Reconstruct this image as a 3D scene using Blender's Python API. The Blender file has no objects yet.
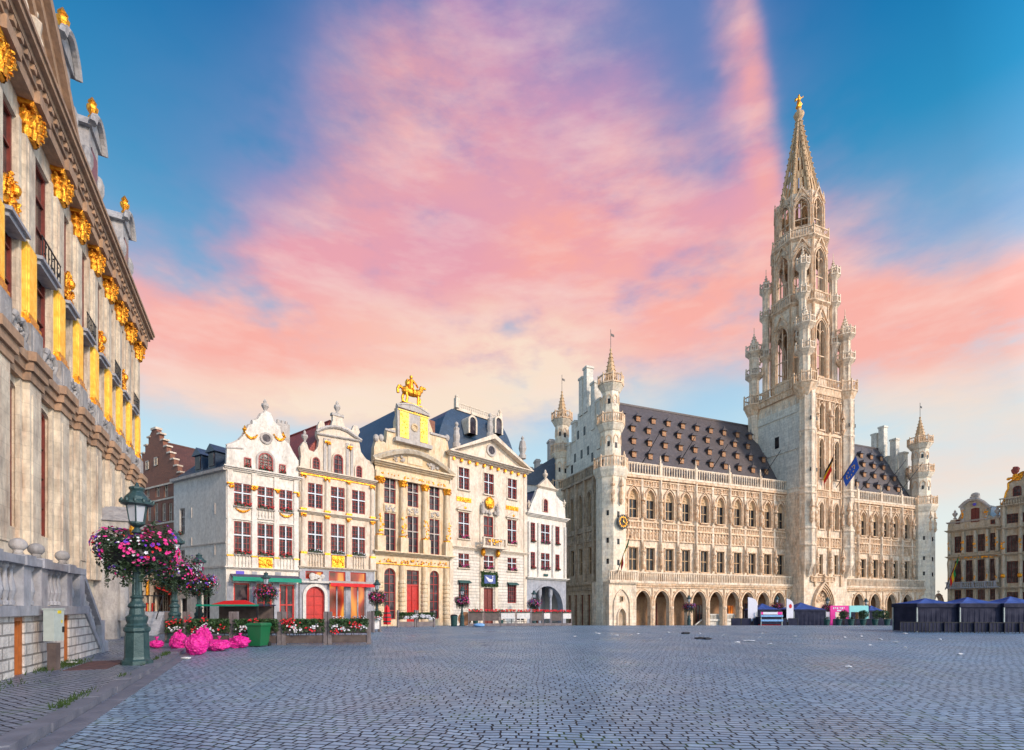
import bpy, math, random
from mathutils import Vector, Matrix
R = math.radians
PI = math.pi
rnd = random.Random(7)
F = 500.0; HC = 1.65; HZ = 607.0
sc = bpy.context.scene
COL = sc.collection

# ------------------------------------------------------------------ helpers
GP = [(-60, 0), (30, 0), (43, -.1), (57, -.45), (70, -1.1), (86, -1.8), (98, -2.1), (112, -2.2), (900, -2.2)]
def gz(y):
    for (a, za), (b, zb) in zip(GP, GP[1:]):
        if y <= b: return za + (zb - za) * (y - a) / (b - a)
    return -2.2
def gp(u, y): return ((u - 512) / F * y, y, gz(y))

def tag(o, label=None, cat=None, group=None, kind=None):
    if label: o['label'] = label
    if cat: o['category'] = cat
    if group: o['group'] = group
    if kind: o['kind'] = kind
    return o
def empty(name, loc, rz=0, scale=1, label=None, cat=None, group=None):
    o = bpy.data.objects.new(name, None); COL.objects.link(o)
    o.location = loc; o.rotation_euler = (0, 0, rz); o.scale = (scale,) * 3
    o.empty_display_size = .2
    return tag(o, label, cat, group)
def copy_tree(o, parent=None):
    c = o.copy(); COL.objects.link(c)
    if parent is not None: c.parent = parent
    for ch in list(o.children): copy_tree(ch, c)
    return c

def outline(w, h, kind='q', n=7):
    if kind == 'r':
        s = h - w / 2
        return [(-w/2, 0), (w/2, 0)] + [(w/2*math.cos(a), s + w/2*math.sin(a)) for a in [PI*i/(2*n) for i in range(2*n+1)]]
    if kind == 'd':   # drop arch, slightly pointed
        s = h - w * .62; xs = [1, .985, .93, .84, .7, .52, .3, 0]
        r = [(w/2*x, s + w*.62*(1-x**1.75)**.62) for x in xs]
        return [(-w/2, 0), (w/2, 0)] + r + [(-x, z) for x, z in reversed(r[:-1])]
    if kind == 's':   # shallow segmental
        s = h - w * .16
        return [(-w/2, 0), (w/2, 0)] + [(w/2*math.cos(a), s + w*.16*math.sin(a)) for a in [PI*i/(2*n) for i in range(2*n+1)]]
    if kind == 'p':
        s = h - w * .866
        r = [(-w/2 + w*math.cos(a), s + w*math.sin(a)) for a in [PI/3*i/n for i in range(n+1)]]
        l = [(-x, z) for x, z in reversed(r[:-1])]
        return [(-w/2, 0), (w/2, 0)] + r + l
    return [(-w/2, 0), (w/2, 0), (w/2, h), (-w/2, h)]

SPLIT = {'entablature': 'entablature', 'cornice': 'cornice', 'window_arch': 'window_arch', 'gilding': 'gilded_ornament', 'roof_statues': 'roof_statue', 'chimneys': 'chimney', 'gable_windows': 'gable_window', 'slit_windows': 'slit_window', 'relief_panels': 'relief_panel', 'gilded_relief': 'gilded_relief', 'balusters': 'balustrade', 'piers': 'pier', 'ball_finials': 'ball_finial', 'gilded_carving': 'gilded_carving', 'wall_plaque': 'wall_plaque', 'pediment_relief': 'pediment_relief', 'window_surround': 'window_surround', 'bands': 'band', 'turret_gallery': 'turret_gallery', 'stripes': 'stripe', 'coping': 'coping', 'belfry_frieze': 'belfry_frieze', 'warning_label': 'warning_label', 'opening': 'opening'}
class MB:
    def __init__(s, T=None): s.v = []; s.f = []; s.T = T; s.lab = (None, 0); s.ch = []; s.k = 0
    def mark(s, name=None): s.k += 1; s.lab = (name, s.k); return s
    def add(s, vs, fs):
        n = len(s.v)
        if s.T is not None: vs = [tuple(s.T @ Vector(v)) for v in vs]
        s.ch.append((n, len(s.f), s.lab)); s.v += vs; s.f += [tuple(i + n for i in f) for f in fs]
    def box(s, x0, x1, y0, y1, z0, z1):
        s.add([(x0,y0,z0),(x1,y0,z0),(x1,y1,z0),(x0,y1,z0),(x0,y0,z1),(x1,y0,z1),(x1,y1,z1),(x0,y1,z1)],
              [(3,2,1,0),(4,5,6,7),(0,1,5,4),(1,2,6,5),(2,3,7,6),(3,0,4,7)])
    def prism(s, pts, y0, y1):           # pts (x, z), extruded along y
        n = len(pts)
        s.add([(x,y0,z) for x, z in pts] + [(x,y1,z) for x, z in pts],
              [tuple(range(n)), tuple(range(2*n-1, n-1, -1))] + [(i, i+n, (i+1)%n+n, (i+1)%n) for i in range(n)])
    def prismz(s, pts, z0, z1, top=None):          # pts (x, y)
        n = len(pts); top = top or pts
        s.add([(x,y,z0) for x, y in pts] + [(x,y,z1) for x, y in top],
              [tuple(range(n-1,-1,-1)), tuple(range(n, 2*n))] + [(i, (i+1)%n, (i+1)%n+n, i+n) for i in range(n)])
    def rev(s, prof, cx=0, cy=0, n=8, rot=0, z=0, sc=1, gear=0):
        vs = []; fs = []
        for r, h in prof:
            for k in range(n):
                a = rot + 2*PI*k/n; q = r * (1 - gear * (k % 2))
                vs.append((cx + sc*q*math.cos(a), cy + sc*q*math.sin(a), z + sc*h))
        m = len(prof)
        for i in range(m-1):
            for k in range(n):
                fs.append((i*n+k, i*n+(k+1)%n, (i+1)*n+(k+1)%n, (i+1)*n+k))
        fs.append(tuple(range(n-1,-1,-1))); fs.append(tuple((m-1)*n + k for k in range(n)))
        s.add(vs, fs)
    def tube(s, p0, p1, r0, r1=None, n=6):
        r1 = r0 if r1 is None else r1
        a = Vector(p0); b = Vector(p1); d = (b-a)
        if d.length < 1e-6: return
        d.normalize(); u = d.orthogonal().normalized(); w = d.cross(u)
        vs = []
        for p, r in ((a, r0), (b, r1)):
            for k in range(n):
                t = 2*PI*k/n; vs.append(tuple(p + u*(r*math.cos(t)) + w*(r*math.sin(t))))
        s.add(vs, [(k, (k+1)%n, (k+1)%n+n, k+n) for k in range(n)] + [tuple(range(n-1,-1,-1)), tuple(range(n, 2*n))])
    def path(s, pts, r, n=6):
        for a, b in zip(pts, pts[1:]): s.tube(a, b, r, r, n)
    def blob(s, c, rx, ry=None, rz=None, n=8, m=5, jit=0, g=rnd):
        ry = rx if ry is None else ry; rz = rx if rz is None else rz
        vs = [(c[0], c[1], c[2]-rz)]
        for i in range(1, m):
            ph = PI*i/m - PI/2
            for k in range(n):
                t = 2*PI*k/n; j = 1 + g.uniform(-jit, jit)
                vs.append((c[0]+rx*j*math.cos(ph)*math.cos(t), c[1]+ry*j*math.cos(ph)*math.sin(t), c[2]+rz*j*math.sin(ph)))
        vs.append((c[0], c[1], c[2]+rz)); L = len(vs)-1
        fs = [(0, 1+(k+1)%n, 1+k) for k in range(n)]
        for i in range(m-2):
            for k in range(n):
                a = 1+i*n; fs.append((a+k, a+(k+1)%n, a+n+(k+1)%n, a+n+k))
        a = 1+(m-2)*n; fs += [(a+k, a+(k+1)%n, L) for k in range(n)]
        s.add(vs, fs)
    def ring(s, w, h, kind, t, y0, y1, cx=0, z=0, base=False):   # moulding round an opening, t wide outside it
        inn = outline(w, h, kind); out = outline(w+2*t, h+t*(1.25 if kind in 'pd' else 1), kind)
        if not base: inn = inn[1:] + inn[:1]; out = out[1:] + out[:1]
        n = len(inn)
        vs = [(cx+x,y0,z+q) for x,q in out]+[(cx+x,y0,z+q) for x,q in inn]+[(cx+x,y1,z+q) for x,q in out]+[(cx+x,y1,z+q) for x,q in inn]
        fs = []
        for i in range(n if base else n-1):
            j = (i+1) % n
            fs += [(i,j,j+n,i+n), (i+n,j+n,j+3*n,i+3*n), (j,i,i+2*n,j+2*n)]
        s.add(vs, fs)
    def wall(s, x0, x1, z0, z1, holes=(), y0=0, depth=.35):
        xs = sorted(set([x0, x1] + [a for h in holes for a in h[:2]])); zs = sorted(set([z0, z1] + [a for h in holes for a in h[2:4]]))
        xs = [x for x in xs if x0 - 1e-6 <= x <= x1 + 1e-6]; zs = [z for z in zs if z0 - 1e-6 <= z <= z1 + 1e-6]
        for zi in range(len(zs)-1):
            za, zb = zs[zi], zs[zi+1]; zc = (za+zb)/2; run = None
            for xi in range(len(xs)-1):
                xa, xb = xs[xi], xs[xi+1]; xc = (xa+xb)/2
                inside = any(h[0] < xc < h[1] and h[2] < zc < h[3] for h in holes)
                if not inside:
                    s.add([(xa,y0,za),(xb,y0,za),(xb,y0,zb),(xa,y0,zb)], [(0,1,2,3)])
        for h in holes:
            hx0, hx1, hz0, hz1 = h[:4]; kind = h[4] if len(h) > 4 else 'q'
            w = hx1-hx0; hh = hz1-hz0; cx = (hx0+hx1)/2
            o = [(cx+x, hz0+z) for x, z in outline(w, hh, kind)]; n = len(o)
            s.add([(x,y0,z) for x,z in o]+[(x,y0+depth,z) for x,z in o], [(i,i+n,(i+1)%n+n,(i+1)%n) for i in range(n)])
            if kind in 'rpsd':
                up = o[2:]; m = len(up)//2
                R_ = up[:m+1]; L_ = up[m:]
                s.add([(x,y0,z) for x,z in R_+[(hx1,hz1)]], [tuple(range(len(R_)+1))])
                s.add([(x,y0,z) for x,z in L_+[(hx0,hz1)]], [tuple(range(len(L_)+1))])
    def lumps(s, cx, cz, w, h, y=0, n=14, r=.1, d=.12, g=rnd, ell=True):
        for i in range(n):
            for _ in range(9):
                a, b = g.uniform(-1,1), g.uniform(-1,1)
                if not ell or a*a+b*b < 1: break
            q = r*g.uniform(.6,1.25)
            s.blob((cx+a*w/2, y, cz+b*h/2), q, d*g.uniform(.6,1.2), q*g.uniform(.7,1.4), 6, 4, .12, g)
    def swag(s, x0, x1, z, dip, y, r=.09, n=9):
        for i in range(n):
            t = i/(n-1); s.blob((x0+(x1-x0)*t, y, z-dip*4*t*(1-t)), r*(.8+.7*math.sin(PI*t)), r, r*(.9+.5*math.sin(PI*t)), 6, 4, .15)
    def split(s, only=None):
        ch = s.ch + [(len(s.v), len(s.f), None)]; parts = {}
        for (v0, f0, lab), (v1, f1, _) in zip(ch, ch[1:]): parts.setdefault(lab if lab[0] else (None, 0), []).append((v0, v1, f0, f1))
        return parts
    def sub(s, chunks):
        m = MB()
        for v0, v1, f0, f1 in chunks: m.v_add(s.v[v0:v1], [tuple(i-v0 for i in f) for f in s.f[f0:f1]])
        return m
    def v_add(s, vs, fs): n = len(s.v); s.ch.append((n, len(s.f), (None, 0))); s.v += vs; s.f += [tuple(i+n for i in f) for f in fs]
    def build(s, name, mat, parent=None, loc=(0,0,0), rz=0, smooth=False, label=None):
        parts = s.split(); res = None
        main = parts.pop((None, 0), None)
        for (nm, k), c in parts.items():
            o = s.sub(c).build1(nm, mat, parent, loc, rz, smooth); res = res or o
        if main:
            if name in SPLIT:
                bb = []
                for v0, v1, f0, f1 in main:
                    q = s.v[v0:v1]; bb.append(([min(p[i] for p in q) for i in range(3)], [max(p[i] for p in q) for i in range(3)]))
                par = list(range(len(bb)))
                def find(i):
                    while par[i] != i: i = par[i]
                    return i
                sz = [max(h[i]-l[i] for i in range(3)) for l, h in bb]
                for i in range(len(bb)):
                    for j in range(i+1, len(bb)):
                        g = math.sqrt(sum(max(0, bb[i][0][k]-bb[j][1][k], bb[j][0][k]-bb[i][1][k])**2 for k in range(3)))
                        if g <= max(.02, .5*max(sz[i], sz[j])): par[find(i)] = find(j)
                gr = {}
                for i, c in enumerate(main): gr.setdefault(find(i), []).append(c)
                for c in gr.values(): o = s.sub(c).build1(SPLIT[name], mat, parent, loc, rz, smooth); res = res or o
            else: res = s.sub(main).build1(name, mat, parent, loc, rz, smooth) if parts else s.build1(name, mat, parent, loc, rz, smooth)
        if label and res: res['label'] = label
        return res
    def build1(s, name, mat, parent=None, loc=(0,0,0), rz=0, smooth=False, label=None):
        me = bpy.data.meshes.new(name); me.from_pydata(s.v, [], s.f)
        me.materials.append(M[mat] if isinstance(mat, str) else mat)
        if smooth: me.shade_smooth()
        o = bpy.data.objects.new(name, me); COL.objects.link(o)
        o.location = loc; o.rotation_euler = (0,0,rz)
        if parent is not None: o.parent = parent
        if label: o['label'] = label
        return o

# ------------------------------------------------------------------ materials
M = {}
class NT:
    def __init__(s, tree): s.t = tree; s.n = tree.nodes; s.l = tree.links
    def node(s, typ, ins=None, **kw):
        n = s.n.new(typ)
        for k, v in kw.items(): setattr(n, k, v)
        for k, v in (ins or {}).items(): s.set(n, k, v)
        return n
    def set(s, n, k, v):
        i = n.inputs[k]
        if hasattr(v, 'bl_idname') or hasattr(v, 'is_output'):
            s.l.new(v if hasattr(v, 'is_output') else v.outputs[0], i)
        else:
            if isinstance(v, (tuple, list)) and len(v) == 3 and i.type == 'RGBA': v = (*v, 1)
            i.default_value = v
    def math(s, op, a, b=None, c=None, clamp=False):
        n = s.n.new('ShaderNodeMath'); n.operation = op; n.use_clamp = clamp
        s.set(n, 0, a)
        if b is not None: s.set(n, 1, b)
        if c is not None: s.set(n, 2, c)
        return n.outputs[0]
    def mix(s, f, a, b, blend='MIX'):
        n = s.n.new('ShaderNodeMix'); n.data_type = 'RGBA'; n.blend_type = blend
        s.set(n, 0, f); s.set(n, 6, a); s.set(n, 7, b)
        return n.outputs[2]
    def noise(s, vec, scale, detail=4, rough=.55, dist=0):
        return s.node('ShaderNodeTexNoise', {'Vector': vec, 'Scale': scale, 'Detail': detail, 'Roughness': rough, 'Distortion': dist}).outputs[0]
    def ramp(s, f, stops, interp='LINEAR'):
        n = s.n.new('ShaderNodeValToRGB'); n.color_ramp.interpolation = interp; e = n.color_ramp.elements
        while len(e) < len(stops): e.new(.5)
        for q, (p, c) in zip(e, stops):
            q.position = p; q.color = (*c, 1) if isinstance(c, (tuple, list)) else (c, c, c, 1)
        s.set(n, 0, f); return n.outputs[0]
    def map(s, vec, loc=(0,0,0), rot=(0,0,0), scale=(1,1,1), typ='POINT'):
        return s.node('ShaderNodeMapping', {'Vector': vec, 'Location': loc, 'Rotation': rot, 'Scale': scale}, vector_type=typ).outputs[0]
def newmat(name):
    m = bpy.data.materials.new(name); m.use_nodes = True; t = NT(m.node_tree)
    b = m.node_tree.nodes['Principled BSDF']; M[name] = m
    return t, b
def coords(t):
    tc = t.node('ShaderNodeTexCoord'); inf = t.node('ShaderNodeObjectInfo')
    off = t.node('ShaderNodeVectorMath', {0: inf.outputs['Random'], 1: (37., 11., 23.)}, operation='MULTIPLY')
    return t.node('ShaderNodeVectorMath', {0: tc.outputs['Object'], 1: off.outputs[0]}, operation='ADD').outputs[0], tc.outputs['Object'], inf.outputs['Random']
def brickvec(t, ob):
    sp = t.node('ShaderNodeSeparateXYZ', {0: ob})
    x = t.math('ADD', sp.outputs[0], sp.outputs[1])
    return t.node('ShaderNodeCombineXYZ', {0: x, 1: sp.outputs[2], 2: 0.}).outputs[0]
def stone(name, c1, c2, dirt=(.12,.1,.085), dirt_amt=.5, joints=None, rough=.8, bump=.25, scale=1.3, stain=(.45,.25,.1), stain_amt=.25, jd=.55):
    t, b = newmat(name); v, ob, rn = coords(t)
    c = t.mix(t.ramp(t.noise(v, scale, 5), [(.3, 0), (.7, 1)]), c1, c2)
    streak = t.noise(t.map(v, scale=(2.2, 2.2, .28)), 1.6, 5, .6)
    c = t.mix(t.math('MULTIPLY', t.ramp(streak, [(.5, 0), (.75, 1)]), stain_amt), c, stain)
    d2 = t.noise(t.map(v, loc=(7,3,1), scale=(1.7,1.7,.5)), 1.1, 7, .68)
    c = t.mix(t.math('MULTIPLY', t.ramp(d2, [(.48, 0), (.72, 1)]), dirt_amt), c, dirt)
    mo = t.ramp(t.noise(t.map(v, loc=(3,8,5), scale=(1,1,.6)), 5.5, 6, .7), [(.32, .74), (.62, 1.14)])
    c = t.mix(.85, c, mo, 'MULTIPLY')
    h = t.noise(v, 9, 5, .6)
    if joints:
        br = t.node('ShaderNodeTexBrick', {'Vector': brickvec(t, ob), 'Scale': 1., 'Mortar Size': joints[2], 'Mortar Smooth': .3, 'Brick Width': joints[0], 'Row Height': joints[1], 'Color1': (1.,1.,1.,1.), 'Color2': (.8,.8,.8,1.), 'Mortar': (jd,jd,jd,1.), 'Bias': -.2})
        c = t.mix(.9, c, br.outputs['Color'], 'MULTIPLY')
        h = t.math('SUBTRACT', h, t.math('MULTIPLY', br.outputs['Fac'], 1.2))
    t.set(b, 'Base Color', c); b.inputs['Roughness'].default_value = rough
    bp = t.node('ShaderNodeBump', {'Height': h, 'Strength': bump, 'Distance': .05}); t.set(b, 'Normal', bp.outputs[0])
def plain(name, c, rough=.5, metal=0, var=.25, scale=6, bump=.1, c2=None, spec=None):
    t, b = newmat(name); v, ob, rn = coords(t)
    c2 = c2 or tuple(x*(1-var) for x in c)
    f = t.ramp(t.noise(v, scale, 4), [(.35, 0), (.65, 1)])
    t.set(b, 'Base Color', t.mix(f, c, c2)); t.set(b, 'Roughness', t.math('MULTIPLY_ADD', f, .15, rough-.05))
    b.inputs['Metallic'].default_value = metal
    if bump: t.set(b, 'Normal', t.node('ShaderNodeBump', {'Height': t.noise(v, scale*4, 4), 'Strength': bump, 'Distance': .03}).outputs[0])
def tiles(name, c1, c2, bw, rh, rough=.6, moss=None):
    t, b = newmat(name); v, ob, rn = coords(t)
    br = t.node('ShaderNodeTexBrick', {'Vector': brickvec(t, ob), 'Scale': 1., 'Mortar Size': .012, 'Mortar Smooth': .2, 'Brick Width': bw, 'Row Height': rh, 'Color1': (*c1,1.), 'Color2': (*c2,1.), 'Mortar': (*[x*.45 for x in c1],1.)})
    c = t.mix(t.math('MULTIPLY', t.ramp(t.noise(v, .9, 6, .65), [(.4,0),(.7,1)]), .55), br.outputs['Color'], moss or tuple(x*.5 for x in c1))
    t.set(b, 'Base Color', c); b.inputs['Roughness'].default_value = rough
    t.set(b, 'Normal', t.node('ShaderNodeBump', {'Height': t.math('SUBTRACT', t.noise(v, 7, 3), br.outputs['Fac']), 'Strength': .4, 'Distance': .03}).outputs[0])

stone('th_stone', (.84,.64,.44), (.88,.77,.61), dirt=(.2,.12,.07), dirt_amt=.62, joints=(.9,.42,.012), bump=.3, stain=(.5,.24,.09), stain_amt=.5, jd=.62)
stone('th_warm', (.60,.37,.18), (.62,.45,.27), dirt=(.2,.11,.06), dirt_amt=.45, bump=.35)
stone('th_carved', (.86,.70,.51), (.72,.44,.24), dirt=(.17,.10,.06), dirt_amt=.65, scale=2.6, bump=.6, stain_amt=.5)
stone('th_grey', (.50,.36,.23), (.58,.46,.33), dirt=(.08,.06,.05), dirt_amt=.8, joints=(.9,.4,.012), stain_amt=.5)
stone('th_inner_shaded', (.27,.14,.07), (.34,.20,.11), dirt=(.1,.06,.04), dirt_amt=.5, stain_amt=.5)  # arcade interior: shade is put into this darkened brown
stone('turret_stone', (.86,.74,.54), (.88,.80,.66), dirt=(.25,.2,.16), dirt_amt=.45, joints=(.8,.4,.01), stain=(.5,.25,.1), stain_amt=.4, jd=.7)
stone('th_white', (.74,.70,.60), (.80,.75,.64), dirt=(.25,.27,.26), dirt_amt=.5, joints=(.8,.4,.01), stain_amt=.25)
stone('duke_stone', (.72,.63,.49), (.62,.53,.41), dirt=(.2,.17,.15), dirt_amt=.7, joints=(1.0,.46,.008), stain=(.42,.2,.1), stain_amt=.5, jd=.7)
stone('duke_grey', (.33,.32,.32), (.42,.40,.38), dirt=(.09,.09,.1), dirt_amt=.7, scale=2, bump=.5, stain_amt=.15)
stone('duke_cornice', (.44,.28,.17), (.34,.22,.15), dirt=(.1,.08,.07), dirt_amt=.5, scale=2, stain_amt=.45)
stone('white_block', (.60,.57,.55), (.68,.66,.62), dirt=(.3,.27,.27), dirt_amt=.5, joints=(.62,.26,.022), bump=.8, rough=.7, jd=.3)
stone('blue_stone', (.27,.29,.33), (.36,.37,.41), dirt=(.1,.1,.12), dirt_amt=.5, scale=2.5, rough=.6, stain_amt=.1)
stone('render_white', (.68,.63,.55), (.74,.70,.63), dirt=(.33,.27,.22), dirt_amt=.5, stain_amt=.12, bump=.1)
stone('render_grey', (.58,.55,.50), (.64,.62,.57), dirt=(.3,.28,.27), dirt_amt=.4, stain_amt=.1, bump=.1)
stone('cream', (.66,.55,.42), (.70,.62,.51), dirt=(.3,.2,.13), dirt_amt=.5, stain=(.55,.3,.14), stain_amt=.35, bump=.15)
stone('cream_joint', (.68,.61,.51), (.73,.68,.60), dirt=(.35,.28,.2), dirt_amt=.4, joints=(30.,.36,.03), stain_amt=.25, bump=.5, jd=.45)
stone('gold_cream', (.68,.52,.32), (.70,.60,.44), dirt=(.3,.18,.09), dirt_amt=.45, stain=(.62,.32,.10), stain_amt=.65, bump=.2)
stone('ochre', (.60,.42,.22), (.62,.50,.32), dirt=(.2,.13,.08), dirt_amt=.5, stain_amt=.5)
stone('trim', (.50,.46,.42), (.42,.38,.34), dirt=(.16,.13,.12), dirt_amt=.5, stain_amt=.2)
stone('w_stone', (.46,.38,.27), (.52,.45,.35), dirt=(.1,.08,.06), dirt_amt=.65, stain=(.5,.28,.08), stain_amt=.6)
tiles('brick', (.34,.14,.085), (.27,.12,.08), .24, .085, .85, moss=(.2,.1,.07))
tiles('slate', (.075,.085,.11), (.05,.058,.075), .3, .2, .45)
tiles('th_slate', (.125,.10,.10), (.085,.072,.075), .3, .22, .55, moss=(.06,.045,.035))
tiles('blue_slate', (.05,.085,.14), (.035,.06,.1), .3, .2, .4)
tiles('red_tile', (.38,.07,.045), (.28,.05,.04), .25, .22, .6)
tiles('brown_tile', (.15,.06,.045), (.11,.05,.04), .25, .2, .75)
plain('gold', (1.0,.50,.05), .34, .85, c2=(.62,.20,.015), scale=7, bump=.8)
plain('gold_leaf', (1.0,.68,.12), .42, .4, c2=(.92,.50,.05), scale=4, bump=.3)
plain('red_frame', (.36,.03,.025), .45, var=.3)
plain('red_door', (.55,.018,.012), .4, c2=(.38,.012,.01), scale=3)
plain('wood_red', (.20,.03,.02), .5, c2=(.12,.02,.015), scale=4)
plain('orange_wood', (.42,.13,.03), .5, c2=(.30,.09,.02), scale=5)
plain('shutter', (.42,.20,.09), .7, c2=(.3,.13,.06), scale=4)
plain('white_paint', (.62,.66,.70), .5, var=.1)
plain('lamp_green', (.020,.055,.062), .42, .2, c2=(.04,.085,.088), scale=8, bump=.35)
plain('black_metal', (.02,.022,.026), .45, .3)
plain('dark_wood', (.075,.055,.052), .7, c2=(.13,.10,.09), scale=3, bump=.5)
plain('grey_wood', (.20,.17,.17), .75, c2=(.13,.11,.115), scale=3, bump=.5)
plain('bin_green', (.010,.12,.045), .4, c2=(.01,.13,.05), bump=0)
plain('navy', (.006,.010,.04), .8, c2=(.004,.007,.028), scale=2, bump=.3)
plain('navy_roof', (.03,.075,.30), .75, c2=(.02,.05,.2), scale=2, bump=.3)
plain('leaf', (.035,.09,.02), .6, c2=(.02,.055,.015), scale=12, bump=0)
plain('leaf_dark', (.02,.05,.018), .6, c2=(.012,.03,.01), scale=12, bump=0)
plain('grass', (.05,.10,.02), .7, bump=0)
for nm, c in (('magenta', (.75,.03,.28)), ('red_petal', (.70,.012,.03)), ('white_petal', (.75,.75,.8)), ('violet', (.16,.03,.5)), ('pink_petal', (.8,.12,.35))):
    plain(nm, c, .55, var=.25, scale=15, bump=0)
plain('green_awning', (.0,.25,.16), .7, var=.1, bump=0)
plain('red_awning', (.62,.01,.015), .7, var=.1, bump=0)
plain('grey_awning', (.09,.08,.13), .7, bump=0)
plain('cabinet', (.42,.48,.45), .45, var=.12)
plain('yellow', (.75,.6,.02), .5, bump=0)
plain('flag_red', (.65,.01,.015), .7, bump=0); plain('flag_black', (.015,.015,.015), .7, bump=0); plain('flag_yellow', (.85,.55,.02), .7, bump=0)
plain('flag_blue', (.01,.09,.48), .7, bump=0); plain('flag_green', (.01,.28,.08), .7, bump=0)
plain('banner_white', (.72,.72,.8), .7, var=.08, bump=0); plain('booth_pink', (.8,.02,.32), .5, var=.05, bump=0); plain('booth_cyan', (.25,.68,.68), .5, var=.05, bump=0)
plain('sign_blue', (.10,.07,.55), .5, var=.1, bump=0)
plain('dial', (.05,.045,.05), .5)
plain('chair_green', (.012,.07,.065), .6); plain('canvas_white', (.7,.68,.66), .7); plain('tarp_blue', (.2,.42,.75), .5)
plain('rust', (.12,.055,.05), .7, c2=(.07,.04,.045), scale=4, bump=.4)
plain('paper', (.72,.72,.72), .8); plain('litter_dark', (.03,.03,.035), .7); plain('rubber', (.02,.02,.02), .8)
plain('van_white', (.62,.64,.7), .3, var=.05, bump=0); plain('van_blue', (.05,.09,.3), .35, bump=0)

def bagmat():
    t, b = newmat('pink_bag'); v, ob, rn = coords(t)
    t.set(b, 'Base Color', t.mix(t.noise(v, 4), (.70,.008,.25), (.85,.03,.38)))
    b.inputs['Roughness'].default_value = .28
    b.inputs['Subsurface Weight'].default_value = .0; b.inputs['Subsurface Radius'].default_value = (.3,.05,.15)
    w = t.node('ShaderNodeTexNoise', {'Vector': v, 'Scale': 5., 'Detail': 5., 'Distortion': 3.}).outputs[0]
    t.set(b, 'Normal', t.node('ShaderNodeBump', {'Height': w, 'Strength': 1., 'Distance': .1}).outputs[0])
bagmat()
def glassmat(name, dark, curtain, amt):
    t, b = newmat(name); v, ob, rn = coords(t)
    n = t.ramp(t.noise(t.map(v, scale=(1.3,1,.7)), 1.3, 3), [(.5-.0*amt, 0), (.62, 1)])
    t.set(b, 'Base Color', t.mix(t.math('MULTIPLY', n, amt), dark, curtain))
    b.inputs['Roughness'].default_value = .18; b.inputs['Specular IOR Level'].default_value = .3
    t.set(b, 'Normal', t.node('ShaderNodeBump', {'Height': t.noise(v, 2.5, 2), 'Strength': .08, 'Distance': .05}).outputs[0])
glassmat('glass', (.022,.016,.024), (.20,.15,.15), .4)
glassmat('glass_th', (.012,.015,.02), (.07,.05,.04), .45)
glassmat('glass_duke', (.04,.03,.03), (.2,.12,.1), .4)
def litmat(name, c1, c2, e):
    t, b = newmat(name); v, ob, rn = coords(t)
    n = t.noise(t.map(v, scale=(1.,1.,.5)), .9, 1, .4)
    c = t.ramp(n, [(.36, (.05,.004,.002)), (.52, c1), (.70, c2)])
    t.set(b, 'Base Color', (.05,.02,.01)); t.set(b, 'Emission Color', c); b.inputs['Emission Strength'].default_value = e
    b.inputs['Roughness'].default_value = .15
litmat('lit_glass', (.42,.018,.006), (1.,.38,.04), 1.)
litmat('lit_lantern', (.9,.22,.02), (1.,.6,.1), .9)
t, b = newmat('lantern_glass'); b.inputs['Base Color'].default_value = (.55,.6,.68,1); b.inputs['Roughness'].default_value = .15; b.inputs['Transmission Weight'].default_value = .35

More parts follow.
